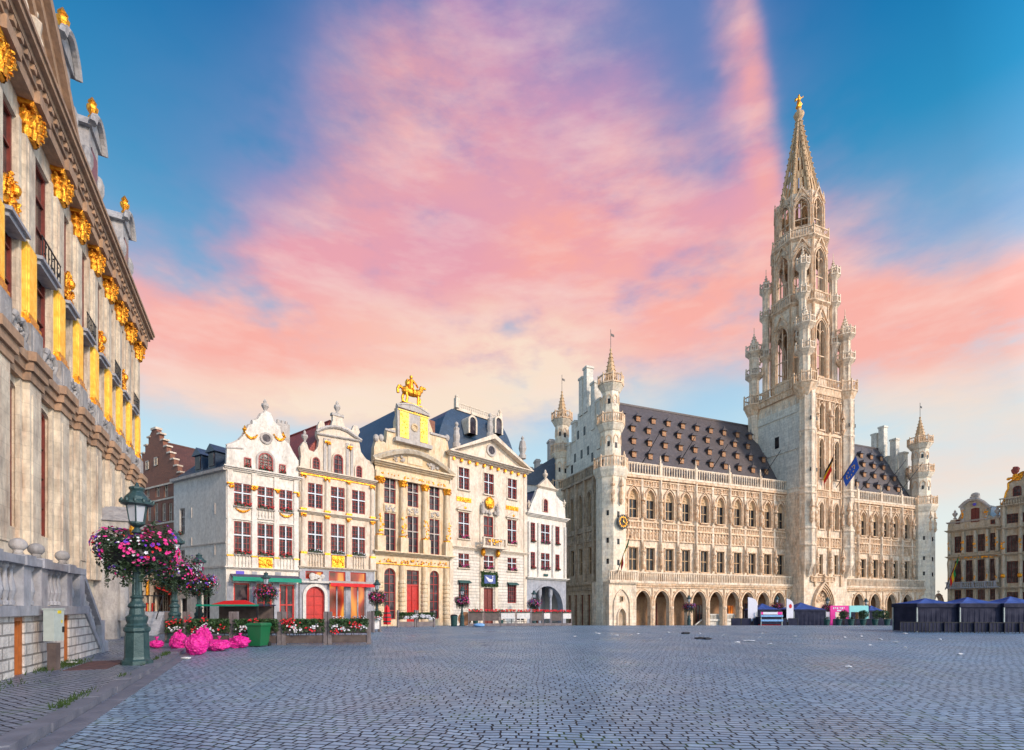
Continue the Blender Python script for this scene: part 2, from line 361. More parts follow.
def cobble(name, base1, base2, bw, rh, rot, mortar=.02, grass_near=0., gloss=.38):
    t, b = newmat(name)
    tc = t.node('ShaderNodeTexCoord'); p = tc.outputs['Object']
    warp = t.node('ShaderNodeTexNoise', {'Vector': p, 'Scale': .35, 'Detail': 2.}).outputs['Color']
    w = t.node('ShaderNodeVectorMath', {0: warp, 1: (.5,.5,.5)}, operation='SUBTRACT').outputs[0]
    w = t.node('ShaderNodeVectorMath', {0: w, 'Scale': .28}, operation='SCALE').outputs[0]
    w2 = t.node('ShaderNodeTexNoise', {'Vector': p, 'Scale': 6., 'Detail': 2.}).outputs['Color']
    w2 = t.node('ShaderNodeVectorMath', {0: t.node('ShaderNodeVectorMath', {0: w2, 1: (.5,.5,.5)}, operation='SUBTRACT').outputs[0], 'Scale': .05}, operation='SCALE').outputs[0]
    q = t.node('ShaderNodeVectorMath', {0: p, 1: w}, operation='ADD').outputs[0]
    q = t.node('ShaderNodeVectorMath', {0: q, 1: w2}, operation='ADD').outputs[0]
    mid = t.node('ShaderNodeVectorMath', {0: t.node('ShaderNodeVectorMath', {0: t.node('ShaderNodeTexNoise', {'Vector': p, 'Scale': 1.3, 'Detail': 1.}).outputs['Color'], 1: (.5,.5,.5)}, operation='SUBTRACT').outputs[0], 'Scale': .14}, operation='SCALE').outputs[0]
    q = t.node('ShaderNodeVectorMath', {0: q, 1: mid}, operation='ADD').outputs[0]
    def lay(rot, bw, rh, off):
        qq = t.map(q, loc=(off, off*.7, 0), rot=(0,0,rot))
        return t.node('ShaderNodeTexBrick', {'Vector': qq, 'Scale': 1., 'Mortar Size': mortar, 'Mortar Smooth': .35, 'Brick Width': bw, 'Row Height': rh, 'Color1': (.0,.0,.0,1.), 'Color2': (1.,1.,1.,1.), 'Mortar': (.5,.5,.5,1.), 'Bias': 0.}, offset=.45, squash=1.25, squash_frequency=3)
    b1 = lay(rot, bw, rh, 0); b2 = lay(rot+.22, bw*.86, rh*1.05, 3.3)
    sel = t.ramp(t.node('ShaderNodeTexVoronoi', {'Vector': q, 'Scale': .16}).outputs['Color'], [(.49, 0), (.5, 1)])
    class br: outputs = {'Color': t.mix(sel, b1.outputs['Color'], b2.outputs['Color']), 'Fac': t.mix(sel, b1.outputs['Fac'], b2.outputs['Fac'])}
    c = t.mix(br.outputs['Color'], base1, base2)
    c = t.mix(t.math('MULTIPLY', t.ramp(t.noise(p, 3.1, 3, .7), [(.45,0),(.75,1)]), .6), c, tuple(x*.5 for x in base1))
    big = t.noise(p, .16, 5, .6)
    c = t.mix(t.math('MULTIPLY', t.ramp(big, [(.4,0),(.7,1)]), .45), c, tuple(x*.55 for x in base1))
    pk = t.noise(t.map(p, loc=(9,4,0)), .6, 5, .7)
    c = t.mix(t.math('MULTIPLY', t.ramp(pk, [(.5,0),(.75,1)]), .5), c, (base2[0]*1.25, base2[1]*1.1, base2[2]*1.05))
    c = t.mix(br.outputs['Fac'], c, (.010,.011,.018))
    g = t.math('MULTIPLY', br.outputs['Fac'], t.ramp(t.noise(p, .9, 5, .7), [(.53,0),(.6,1)]))
    sp = t.node('ShaderNodeSeparateXYZ', {0: p})
    c = t.mix(t.math('MULTIPLY', g, grass_near), c, (.05,.11,.02))
    t.set(b, 'Base Color', c)
    fine = t.noise(p, 25, 4, .7)
    rr = t.math('MULTIPLY_ADD', t.ramp(t.noise(p, .25, 5, .65), [(.35,0),(.7,1)]), .28, gloss-.12)
    t.set(b, 'Roughness', t.math('MAXIMUM', rr, t.math('MULTIPLY', br.outputs['Fac'], .9)))
    # rounded stone tops: soft per-joint height plus surface grain and per-stone tilt
    h = t.math('MULTIPLY_ADD', br.outputs['Fac'], -1.0, t.math('MULTIPLY', fine, .22))
    h = t.math('MULTIPLY_ADD', br.outputs['Color'], .25, h)
    h = t.math('MULTIPLY_ADD', t.noise(p, 5., 3), .8, h)
    t.set(b, 'Normal', t.node('ShaderNodeBump', {'Height': h, 'Strength': .75, 'Distance': .03}).outputs[0])
cobble('cobbles', (.17,.28,.41), (.31,.455,.60), .215, .125, R(3), mortar=.016, grass_near=.6)
cobble('pave', (.13,.17,.24), (.22,.26,.34), .2, .12, R(26.7), mortar=.014, grass_near=.7)
plain('kerb_stone', (.10,.115,.155), .5, c2=(.17,.18,.22), scale=3, bump=.5)

# ------------------------------------------------------------------ facade frame
class Fac:
    def __init__(s, ox, oy, dx, dy, zb, name, label, cat, S=1.0, group=None):
        L = math.hypot(dx, dy); s.ox, s.oy, s.dx, s.dy, s.zb, s.S = ox, oy, dx/L, dy/L, zb, S
        s.root = empty(name, (ox*S, oy*S, HC + S*(zb-HC)), math.atan2(dy, dx), S, label, cat, group)
        s.holes = []; s.cache = {}
    def T(s, u, o=0):
        k = (u-512)/F
        return (k*(s.oy + o*s.dx) - s.ox + o*s.dy) / (s.dx - k*s.dy)
    def Z(s, u, v, o=0):
        Y = s.oy + s.T(u, o)*s.dy + o*s.dx
        return HC + (HZ-v)/F*Y - s.zb
    def P(s, u, v, o=0): return (s.T(u, o), s.Z(u, v, o))
    def place(s, key, fn, loc, rz=0, label=None):
        if key in s.cache:
            o = copy_tree(s.cache[key], s.root)
        else:
            o = fn(s.root); s.cache[key] = o
        o.location = loc; o.rotation_euler = (0,0,rz)
        return o
    def window(s, cx, z0, w, h, kind='q', nx=2, nz=2, fm='red_frame', pm='glass', y=.2, rz=0, fw=.09, cross=None, loc=None, bar=.035, name='window', sill=None, cz=.58):
        w = round(w, 2); h = round(h, 2)
        key = (name, w, h, kind, nx, nz, fm, pm, cross, sill)
        def fn(root):
            m = MB(); o = outline(w, h, kind); n = len(o)
            i = [(x*(w-2*fw)/w, fw+z*(h-2*fw)/h) for x, z in o]
            m.add([(x,-.05,z) for x,z in o]+[(x,-.05,z) for x,z in i]+[(x,.05,z) for x,z in i],
                  [(a,(a+1)%n,(a+1)%n+n,a+n) for a in range(n)]+[(a+n,(a+1)%n+n,(a+1)%n+2*n,a+2*n) for a in range(n)])
            spring = h - {'q':0,'r':w/2,'p':w*.866,'s':w*.16}[kind]
            for a in range(1, nx):
                x = -w/2 + w*a/nx
                top = h*.985 if abs(x) < .01 else (spring + (h-spring)*math.sqrt(max(0,1-(abs(x)*2/w)**2))*.85 if kind != 'q' else h-fw)
                m.box(x-bar/2, x+bar/2, -.035, .03, fw, top)
            for a in range(1, nz):
                z = spring*a/nz if kind != 'q' else h*a/nz
                m.box(-w/2+fw, w/2-fw, -.033, .03, z-bar/2, z+bar/2)
            if kind in 'rp': m.box(-w/2+fw, w/2-fw, -.034, .03, spring-bar/2, spring+bar/2)
            f = m.build(name, fm, root)
            g = MB(); g.add([(x,.04,z) for x,z in o], [tuple(range(n))]); g.build('pane', pm, f)
            if cross:
                c = MB(); c.box(-.055, .055, -.12, -.052, 0, h if kind == 'q' else spring); c.box(-w/2, w/2, -.122, -.054, h*cz-.055, h*cz+.055)
                c.build('mullion', cross, f)
            if sill:
                c = MB(); c.box(-w/2-.1, w/2+.1, -.34, .02, -.12, -.0); c.build('sill', sill, f)
            return f
        L = loc or (cx, y, z0)
        return s.place(key, fn, L, rz)

def leafs(mb, pts, size, g=rnd, flat=False):
    for p in pts:
        a = Vector((g.gauss(0,1), g.gauss(0,1), g.gauss(0,1))).normalized(); b_ = a.orthogonal().normalized(); c = a.cross(b_)
        th = g.uniform(0, 2*PI); b2 = b_*math.cos(th)+c*math.sin(th); c2 = a.cross(b2)
        q = size*g.uniform(.6,1.3); P = Vector(p)
        mb.add([tuple(P-b2*q), tuple(P-c2*q*.45+a*q*.1), tuple(P+b2*q), tuple(P+c2*q*.45+a*q*.1)], [(0,1,2,3)])
def blossom(mb, p, r, d, n=5):
    P = Vector(p); a = Vector(d).normalized(); b_ = a.orthogonal().normalized(); c = a.cross(b_)
    vs = [tuple(P)]
    for k in range(n*2):
        t = PI*k/n; q = r*(1 if k % 2 == 0 else .62); vs.append(tuple(P + (b_*math.cos(t)+c*math.sin(t))*q + a*r*.35))
    mb.add(vs, [(0, 1+k, 1+(k+1)%(2*n)) for k in range(2*n)])
def flower_box(fac, x, z, w, y=-.1, petals='red_petal', n=26, depth=.16, rz=0, loc=None, size=.045):
    w = round(w, 1)
    def fn(root):
        g = random.Random(int(w*100)); m = MB()
        m.box(-w/2, w/2, -depth, .05, 0, .12)
        leafs(m, [(g.uniform(-w/2,w/2), g.uniform(-depth-.08,.05), .1+g.uniform(-.14,.2)) for _ in range(int(130*w))], .07, g)
        o = m.build('flower_box', 'leaf_dark', root)
        f = MB()
        for _ in range(int(n*w)):
            blossom(f, (g.uniform(-w/2,w/2), g.uniform(-depth-.12,-.02), .1+g.uniform(-.14,.26)), size*g.uniform(.8,1.6), (g.uniform(-.5,.5), -1, g.uniform(0,.8)))
        f.build('blossoms', petals, o)
        return o
    return fac.place(('fb', w, petals), fn, loc or (x, y, z), rz)
def balusters(mb, x0, x1, z0, z1, y, step=.25, r=.07, n=6):
    k = max(2, int((x1-x0)/step)); h = z1-z0
    for i in range(k):
        x = x0 + (x1-x0)*(i+.5)/k
        mb.rev([(r*.8,0),(r*.8,h*.08),(r*.45,h*.12),(r,h*.35),(r*.45,h*.7),(r*.4,h*.85),(r*.8,h*.92),(r*.8,h)], x, y, n, z=z0)
# ------------------------------------------------------------------ ground
def ground():
    xs = [-400, -120, -60, -30, 0, 30, 60, 120, 400]; ys = [-60, -20, 5, 18, 30, 36, 43, 50, 57, 64, 70, 78, 86, 92, 98, 112, 160, 300, 900]
    m = MB(); m.add([(x, y, gz(y)) for y in ys for x in xs], [(j*9+i, j*9+i+1, j*9+i+10, j*9+i+9) for j in range(len(ys)-1) for i in range(8)])
    m.build('square_paving', 'cobbles')['kind'] = 'structure'
ground()

# ------------------------------------------------------------------ town hall
TH = Fac(12.56 + 0, 62.2, 1268, 500, -1.6, 'town_hall', 'pale gothic town hall with a tall openwork belfry and dormered slate roof', 'town hall', 1.15)
rt = TH.root
def th_statue(root):
    m = MB(); m.rev([(.12,0),(.24,.12),(.2,.5),(.26,1.0),(.2,1.25),(.09,1.34),(.13,1.45),(.12,1.6),(.03,1.7)], n=7)
    m.blob((-.2,0,.9), .09, .1, .3, 5, 4); m.blob((.2,-.05,.95), .09, .1, .28, 5, 4)
    o = m.build('statue', 'th_carved', root)
    c = MB(); c.rev([(.05,-.5),(.16,-.3),(.3,-.05),(.3,.0)], n=6); c.rev([(.3,1.8),(.32,2.0),(.2,2.1),(.16,2.5),(.05,3.0),(.01,3.2)], n=6)
    c.build('canopy', 'th_carved', o)
    return o
def statue(x, z, y): TH.place('st', th_statue, (x, y, z))
def pinnacle(mb, x, y, z, h, r=.16):
    mb.rev([(r,0),(r,h*.4),(r*1.5,h*.42),(r*1.5,h*.47),(r*.9,h*.5),(r*.5,h*.75),(r*.75,h*.78),(r*.2,h*.95),(r*.3,h*.97),(.01,h)], x, y, 4, PI/4, z)
def parapet(mb, x0, x1, z0, z1, y, step=.42, pier=2.85):
    mb.box(x0, x1, y-.28, y+.25, z0-.28, z0)
    mb.box(x0, x1, y-.14, y+.1, z1-.16, z1)
    k = max(1, int((x1-x0)/step))
    for i in range(k+1):
        x = x0 + (x1-x0)*i/k; mb.box(x-.055, x+.055, y-.1, y+.06, z0, z1-.16)
        if i < k:
            c = x + (x1-x0)/k/2; w = (x1-x0)/k/2
            mb.prism([(c-w, z1-.16), (c-w, z1-.4), (c, z1-.16)], y-.08, y+.04); mb.prism([(c+w, z1-.16), (c, z1-.16), (c+w, z1-.4)], y-.08, y+.04)
def frieze(mb, x0, x1, z0, z1, y, step=.55):
    k = max(1, int((x1-x0)/step)); h = z1-z0
    mb.box(x0, x1, y-.24, y, z1-.14, z1); mb.box(x0, x1, y-.2, y, z0, z0+.12)
    for i in range(k+1):
        x = x0+(x1-x0)*i/k; mb.box(x-.06, x+.06, y-.16, y-.002, z0+.12, z1-.14)
        if i < k:
            c = x+(x1-x0)/k/2; w = (x1-x0)/k-.12
            mb.ring(w*.7, h*.62, 'p', w*.15, y-.12, y-.003, c, z0+.12)
            mb.blob((c, y-.08, z0+h*.36), w*.2, .1, h*.2, 5, 4, .2); mb.blob((c, y-.1, z0+h*.62), w*.13, .09, h*.07, 5, 4)
YU = 1.0   # upper wall set back behind the arcade balcony
def facade_part(x0, x1, centres, arc, blind=None):
    zt = 20.2
    zAw0, zAw1, zBw0, zBw1 = 14.75, 17.6, 8.0, 10.9
    holes = []
    for c in centres:
        holes += [(c-.66, c+.66, zBw0, zBw1, 'q'), (c-.7, c+.7, zAw0, zAw1+.95, 'p')]
    m = MB(); m.wall(x0, x1, 6.0, zt, holes, YU, .4); m.build('upper_wall', 'th_stone', rt)
    for c in centres:
        TH.window(c, zBw0, 1.32, 2.9, 'q', 2, 2, 'th_warm', 'glass_th', y=YU+.2, fw=.05, bar=.09, name='lower_window')
        TH.window(c, zAw0, 1.4, 2.5, 'q', 2, 2, 'th_warm', 'glass_th', y=YU+.22, fw=.06, bar=.09)
        def tymp(root):
            q = MB(); q.add([(x, 0, z) for x, z in outline(1.4, 3.8, 'p')[2:]] + [(-.7, 0, 2.5), (.7, 0, 2.5)], [tuple(range(17))])
            q.lumps(0, 3.0, .6, .5, -.04, 7, .09, .06)
            return q.build('tympanum', 'th_warm', root)  # warm stone colour stands in for the orange glow under the arches
        TH.place('tymp', tymp, (c, YU+.22, zAw0))
        def arch(root):
            q = MB(); q.ring(1.4, 3.8, 'p', .13, -.2, .0); q.ring(1.4+.32, 3.8+.3, 'p', .08, -.3, 0.02, 0, 0)
            q.rev([(.05,0),(.12,.15),(.03,.35),(.14,.5),(.02,.75)], 0, -.2, 5, 0, 4.2)
            q.box(-.75, .75, -.3, .0, -.14, 0); return q.build('window_arch', 'th_carved', root)
        TH.place('arch', arch, (c, YU, zAw0))
        def hood(root):
            q = MB(); q.box(-.78, .78, -.22, 0, 2.95, 3.1); q.box(-.8,-.68,-.12,0,0,2.95); q.box(.68,.8,-.12,0,0,2.95); q.box(-.82,.82,-.25,0,-.14,-.0)
            return q.build('window_hood', 'th_carved', root)
        TH.place('hood', hood, (c, YU, zBw0))
    fr = MB(); frieze(fr, x0, x1, 11.9, 13.5, YU); frieze(fr, x0, x1, 13.5, 14.35, YU+.02, .4); frieze(fr, x0, x1, 18.9, 19.75, YU+.03, .4); fr.box(x0, x1, YU-.4, YU, 19.9, 20.2); fr.build('frieze', 'th_carved', rt)
    pr = MB(); parapet(pr, x0, x1, 20.5, 21.9, YU-.15)
    bs = [centres[0]-1.45] + [(a+b)/2 for a, b in zip(centres, centres[1:])] + [centres[-1]+1.45]
    bt = MB()
    for i, b in enumerate(bs):
        if b < x0 or b > x1: continue
        if i % 2 == 0 or True:
            w = .16 if i % 2 else .24
            bt.mark('buttress').box(b-w, b+w, YU-.22, YU, 6.3, 19.9)
            if i % 2 == 0:
                bt.rev([(.16,0),(.16,13.6)], b, YU-.3, 6, 0, 6.3)
            statue(b, 8.6, YU-.42); statue(b, 15.2, YU-.42)
        if i % 2 == 0:
            pr.box(b-.2, b+.2, YU-.36, YU+.1, 20.2, 22.1); pinnacle(bt, b, YU-.15, 22.1, 1.1, .13)
    pr.build('roof_parapet', 'th_stone', rt); bt.build('buttress', 'th_stone', rt)
    # arcade
    holes = [(a-w/2, a+w/2, -.2, 5.35, 'd') for a, w in arc]
    m = MB(); m.wall(x0, x1, -1.2, 6.4, holes, 0, .55); m.build('arcade', 'th_stone', rt)
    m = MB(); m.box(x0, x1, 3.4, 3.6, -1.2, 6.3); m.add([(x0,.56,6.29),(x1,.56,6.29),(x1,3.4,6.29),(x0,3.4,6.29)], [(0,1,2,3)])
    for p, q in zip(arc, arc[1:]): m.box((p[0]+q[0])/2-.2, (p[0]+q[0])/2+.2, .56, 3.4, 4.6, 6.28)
    m.build('arcade_interior', 'th_inner_shaded', rt)
    g = MB(); g.box(x0, x1, -.32, .3, 6.15, 6.42); frieze(g, x0, x1, 5.75, 6.15, -.02, .4)
    for a, w in arc:
        g.ring(w, 5.55, 'd', .13, -.14, 0, a, -.2); g.ring(w+.36, 5.75, 'd', .07, -.2, 0.01, a, -.2); g.lumps(a, 5.9, .5, .3, -.08, 5, .09, .08)
        g.blob((a-w*.45, -.06, 5.2), .13, .08, .13, 6, 4, .2); g.blob((a+w*.45, -.06, 5.2), .13, .08, .13, 6, 4, .2)
    for p, q in zip(arc, arc[1:]):
        c = (p[0]+q[0])/2; g.mark('arcade_pier').rev([(.3,-1),(.3,.5),(.22,.7),(.22,2.9),(.32,3.05),(.3,3.3),(.12,3.4),(.12,5.7)], c, -.05, 8)
    for p, q in zip(arc, arc[1:]):
        c = (p[0]+q[0])/2; g.mark('wall_pier').box(c-(q[0]-p[0]-2.25)/2+.01, c+(q[0]-p[0]-2.25)/2-.01, -.05, 0, -1.1, 3.6)
    g.mark(); g.build('arcade_moulding', 'th_carved', rt)
    pr = MB(); parapet(pr, x0, x1, 6.55, 7.75, -.1, .3); pr.build('balcony_parapet', 'th_stone', rt)
cL = [TH.T(u, YU) for u in (633, 650, 669, 685.5, 704, 720, 737, 751.5, 767, 780)]
aL = [(TH.T(u), 2.25) for u in (642.8, 661.8, 680.2, 698.8, 715.7, 732.5, 747.6, 763, 778.5)]
aL += [(TH.T(793), 1.7)]
facade_part(1.2, 31.2, cL, aL)
cR = [TH.T(u, YU) for u in (862.4, 874.5, 885, 894.5, 906, 916)]
aR = [(TH.T(u), 2.3) for u in (858, 874.5, 890.8, 906.6, 922.6, 938)]
facade_part(38.9, 61.5, cR, aR)
# blind bay with its little door at the left corner
m = MB(); c = TH.T(621.6, -1); m.wall(-1.2, 2.75, -1.2, 6.4, [(c-.55,c+.55,-.2,3.1,'p')], -1.0, .5); m.box(-1.2, -.95, -.99, 3, -1.2, 6.4); m.box(2.5, 2.74, -.99, .0, -1.2, 6.4)
m.ring(2.2, 5.6, 'p', .12, -1.16, -1.0, c, -.2); m.ring(1.1, 3.3, 'p', .12, -1.16, -1.0, c, -.2)
m.box(-1.25, 2.8, -1.32, .3, 6.15, 6.42); m.build('corner_bay', 'th_stone', rt)
m = MB(); parapet(m, -1.3, 2.8, 6.55, 7.75, -1.1, .3); m.build('balcony_parapet', 'th_stone', rt)
TH.window(c, -.1, 1.1, 3.2, 'p', 1, 1, 'th_warm', 'th_grey', y=-.8, name='corner_door')
TH.window(c, 3.9, .45, .7, 'q', 1, 1, 'th_warm', 'glass_th', y=-1.06)
# doors, stairs and screens inside the arcade
TH.window(TH.T(732, 3), .9, 1.1, 2.6, 'q', 2, 2, 'orange_wood', 'lit_lantern', y=3.3, name='arcade_door')
for u in (655, 672, 748): TH.window(TH.T(u, 3), -.1, 1.1, 3.9, 'q', 2, 3, 'wood_red', 'glass_th', y=3.3, name='arcade_door')
for u in (701, 884, 900, 916, 868): TH.window(TH.T(u, 3), -.1, 1.2, 3.7, 'q', 2, 3, 'wood_red', 'glass_th', y=3.3, name='arcade_door')
m = MB(); a, b_ = TH.T(708), TH.T(741)
for i in range(8):
    m.box(a-1.8+.3*i, a-1.5+.3*i, .65, 1.9, -.4, .15+.17*i); m.box(b_+1.5-.3*i, b_+1.8-.3*i, .65, 1.9, -.4, .15+.17*i)
m.box(a+.6, b_-.6, .6, 2.2, -.4, 1.5); parapet(m, a+.6, b_-.6, 1.6, 2.3, .7, .25)
for s, q in ((1, a-1.6), (-1, b_+1.6)): m.prism([(q, .9), (q+s*2.2, 2.2), (q+s*2.2, 2.05), (q, .75)], .6, .75)
m.build('arcade_stair', 'th_white', rt)
# polygonal corner turrets
def turret(x, y, r, zs, name='corner_turret', base=-1.2, stat=True, mat='turret_stone'):
    z1, z2, z3, z4 = zs
    m = MB(); k = PI/8
    m.rev([(r*1.55,base),(r*1.55,0),(r*1.42,.2),(r*1.42,z1-1.2),(r*1.5,z1-1.1),(r*1.72,z1-.3),(r*1.72,z1)], x, y, 8, k)
    m.rev([(r,z1),(r,z2-1.0),(r*1.1,z2-.9),(r*1.34,z2-.2),(r*1.34,z2)], x, y, 8, k)
    m.rev([(r*.82,z2),(r*.82,z3-1.0),(r*.9,z3-.9),(r*1.22,z3-.2),(r*1.22,z3)], x, y, 8, k)
    t = m.build(name, mat, rt)
    def ringrail(z, rr, h, n=24):
        for i in range(8):
            a0, a1 = k+2*PI*i/8, k+2*PI*(i+1)/8
            p0, p1 = Vector((x+rr*math.cos(a0), y+rr*math.sin(a0), 0)), Vector((x+rr*math.cos(a1), y+rr*math.sin(a1), 0))
            g.tube(p0+Vector((0,0,z+h)), p1+Vector((0,0,z+h)), .1, n=4); g.tube(p0+Vector((0,0,z)), p1+Vector((0,0,z)), .13, n=4)
            for j in range(4):
                p = p0.lerp(p1, j/4); rr_ = .1 if j == 0 else .05; g.tube(p+Vector((0,0,z)), p+Vector((0,0,z+h+(.25 if j == 0 else 0))), rr_, n=4)
    g = MB(); ringrail(z1, r*1.62, 1.3); ringrail(z2, r*1.32, 1.1); ringrail(z3, r*1.22, 1.0)
    for z, rr in ((z2-2.3, r*1.02), (z3-2.2, r*.84)):
        for i in range(8):
            a = k+2*PI*(i+.5)/8; q = rr*math.cos(PI/8)
            g.T = Matrix.Translation((x,y,0)) @ Matrix.Rotation(a+PI/2, 4, 'Z') @ Matrix.Translation((0,-q,0))
            g.ring(rr*.42, 1.0, 'p', rr*.1, -.05, .01, 0, z-.3); g.T = None
    g.build('turret_gallery', 'th_carved', t)
    s = MB(); h = z4-z3; s.rev([(r*.62,z3),(r*.62,z3+.7),(r*.66,z3+.75)], x, y, 8, k); s.rev([(r*.6,z3+.75),(.06,z4)], x, y, 8, k)
    for i in range(8):
        a = k+2*PI*i/8
        for j in range(7):
            f = j/7; rr = r*.6*(1-f)+.05; s.blob((x+rr*math.cos(a), y+rr*math.sin(a), z3+.9+(h-.9)*f), .09, .09, .07, 5, 3)
    s.blob((x,y,z4), .16, .16, .2, 6, 4); s.build('turret_spire', 'th_warm', t)
    w = MB(); w.tube((x,y,z4), (x,y,z4+2.6), .035, n=4); w.prism([(x, z4+1.8),(x+.5,z4+1.7),(x+.5,z4+2.0),(x,z4+2.1)], y-.02, y+.02); w.build('weather_vane', 'black_metal', t)
    d = MB()
    for z in (8.4, 11.0, 14.4, z1+2.5, z2+2.2):
        q = (r*1.42 if z < z1 else r if z < z2 else r*.82)*math.cos(PI/8)
        d.T = Matrix.Translation((x,y,0)) @ Matrix.Rotation(R(0), 4, 'Z'); d.box(-.17, .17, -q-.02, -q+.05, z, z+.7); d.T = None
        a = -3*PI/4; d.T = Matrix.Translation((x,y,0)) @ Matrix.Rotation(a+PI/2, 4, 'Z'); d.box(-.15, .15, -q-.02, -q+.05, z+.2, z+.85)
        d.T = None
    d.build('slit_windows', 'glass_th', t)
    return t
turret(.45, 1.2, 1.3, (20.6, 26.3, 31.3, 35.9))
turret(62.7, 1.2, 1.42, (20.6, 26.3, 31.3, 35.9))
turret(.1, 14.0, 1.25, (20.6, 26.3, 31.3, 35.6))
for x in (.1, 62.7):
    for dx, z in ((-.5, 16.4), (.55, 16.4)): statue(x+dx*1.2, z, -.75 if x < 10 else -.7)
def clock(root):
    m = MB(); n = 24; m.T = Matrix.Rotation(PI/2, 4, 'X'); m.rev([(.9,0),(.9,.12),(.84,.14),(.84,.08)], 0, 0, n); m.T = None
    o = m.build('clock', 'dial', root)
    m = MB(); m.T = Matrix.Rotation(PI/2, 4, 'X'); m.rev([(.86,.0),(.86,.1)], 0, 0, n); m.T = None; m.build('clock_face', 'dial', o)
    m = MB(); m.T = Matrix.Rotation(PI/2, 4, 'X'); m.rev([(.62,.1),(.62,.115),(.54,.115),(.54,.1)], 0, 0, n); m.T = None; m.build('clock_ring', 'gold', o)
    m = MB()
    for i in range(12):
        a = 2*PI*i/12; m.box(-.03+.68*math.sin(a), .03+.68*math.sin(a), -.14, -.1, .68*math.cos(a)-.09, .68*math.cos(a)+.09)
    m.prism([(-.04,-.1),(.04,-.1),(.02,.45),(-.02,.45)], -.17, -.14); m.prism([(-.1,.04),(-.1,-.04),(.5,-.32),(.52,-.28)], -.2, -.17); m.blob((0,-.15,0), .12, .04, .12)
    m.build('clock_hands', 'gold_leaf', o); return o
TH.place('clock', clock, (.95, -.72, TH.Z(618, 521, -1)), R(10))
# main roof with its four rows of dormers
def roof(x0, x1, gl, gr):
    y0, z0, y1, z1 = YU+.1, 20.3, 7.6, 32.3
    m = MB(); m.add([(x0,y0,z0),(x1,y0,z0),(x1,y1,z1),(x0,y1,z1),(x0,2*y1-y0,z0),(x1,2*y1-y0,z0)], [(0,1,2,3),(3,2,5,4)])
    m.box(x0, x1, y1-.12, y1+.12, z1-.1, z1+.15); o = m.build('roof', 'th_slate', rt); return o
rfL = roof(.8, 31, 1, 0); rfR = roof(38.5, 62.2, 0, 1)
def dormer(root):
    m = MB(); m.add([(-.42,0,0),(.42,0,0),(.42,0,.95),(-.42,0,.95),(-.42,.75,.95),(.42,.75,.95)], [(3,0,4),(1,2,5)])
    m.add([(-.42,0,.95),(.42,0,.95),(.42,.75,.95),(-.42,.75,.95)], [(0,1,2,3)])
    m.add([(-.6,-.3,.85),(.6,-.3,.85),(.0,-.05,1.45),(.6,.75,.95),(-.6,.75,.95),(0,1.0,1.45)], [(0,1,2),(1,3,5,2),(4,0,2,5)])
    m.tube((0,-.05,1.4),(0,-.05,1.8),.04,n=4)
    o = m.build('dormer', 'th_slate', root)
    q = MB(); q.box(-.38,.38,-.06,.0,.02,.93); s = q.build('shutter', 'shutter', o)
    q = MB(); q.box(-.03,.03,-.09,-.06,.02,.93); q.box(-.38,.38,-.09,-.06,.45,.5); q.build('shutter_bar', 'th_warm', s)
    return o
def dormers(x0, x1, rows):
    for r_, (f, off) in enumerate(rows):
        y = YU+.1 + 6.5*f; z = 20.3 + 12*f; x = x0 + off
        while x < x1:
            TH.place('dormer', dormer, (x, y-.1, z)).scale = (.86, .86, .86); x += 2.62
dormers(1.9, 30.0, ((.235, .4), (.42, 1.2), (.60, 1.9), (.765, .9)))
dormers(40.2, 60.6, ((.235, .6), (.42, 1.6), (.60, .6), (.765, 1.6)))
# angled empty flag poles on the parapet
for u, v0, v1, u2 in ((643, 463, 434, 659), (679.5, 464, 437, 695), (713, 469, 444, 728), (764, 477, 450, 781)):
    x0, z0 = TH.P(u, v0, .6); x1, z1 = TH.P(u2, v1, -2.0)
    m = MB(); m.tube((x0,.8,z0), (x1,-2.0,z1), .06, .04, 5); m.build('flagpole', 'black_metal', rt)
for u in (862, 882, 899): 
    x0 = TH.T(u, .6); m = MB(); m.tube((x0,.8,22), (x0+2.4,-1.6,27), .06, .04, 5); m.build('flagpole', 'black_metal', rt)
# side wall (street side) and both stepped gables
side = Matrix.Translation((0,14,0)) @ Matrix.Rotation(-PI/2, 4, 'Z')
def swin(xp, z, w, h, kind, **k):
    p = side @ Vector((xp, .3, z)); TH.window(0, 0, w, h, kind, rz=-PI/2, loc=tuple(p), **k)
m = MB(side); hs = []
bays = [2.2, 4.6, 7.0, 9.4, 11.6]
for b in bays: hs += [(b-.5,b+.5,7.6,11.2,'q'), (b-.5,b+.5,14,18.6,'p')]
for b in (1.9, 3.7, 5.5, 7.3, 9.1): hs.append((b-.42,b+.42,.6,4.9,'q'))
m.wall(0, 14, -1.2, 20.4, hs, -.6, .4); m.build('side_wall', 'th_grey', rt)
for b in bays:
    p = side @ Vector((b, -.3, 7.6)); TH.window(0,0,1.0,3.6,'q',2,2,'th_warm','glass_th',rz=-PI/2,loc=tuple(p),bar=.1)
    p = side @ Vector((b, -.3, 14)); TH.window(0,0,1.0,4.6,'p',2,2,'th_warm','glass_th',rz=-PI/2,loc=tuple(p),bar=.1)
for b in (1.9, 3.7, 5.5, 7.3, 9.1):
    p = side @ Vector((b, -.3, .6)); TH.window(0,0,.84,4.3,'q',1,2,'wood_red','th_warm',rz=-PI/2,loc=tuple(p),bar=.08)
m = MB(side); frieze(m, 0, 13, 11.9, 13.4, -.6); frieze(m, 0, 13, 5.5, 6.3, -.62, .4); m.box(0, 13.2, -.95, -.6, 6.3, 6.6); parapet(m, 0, 13.2, 20.5, 21.8, -.7)
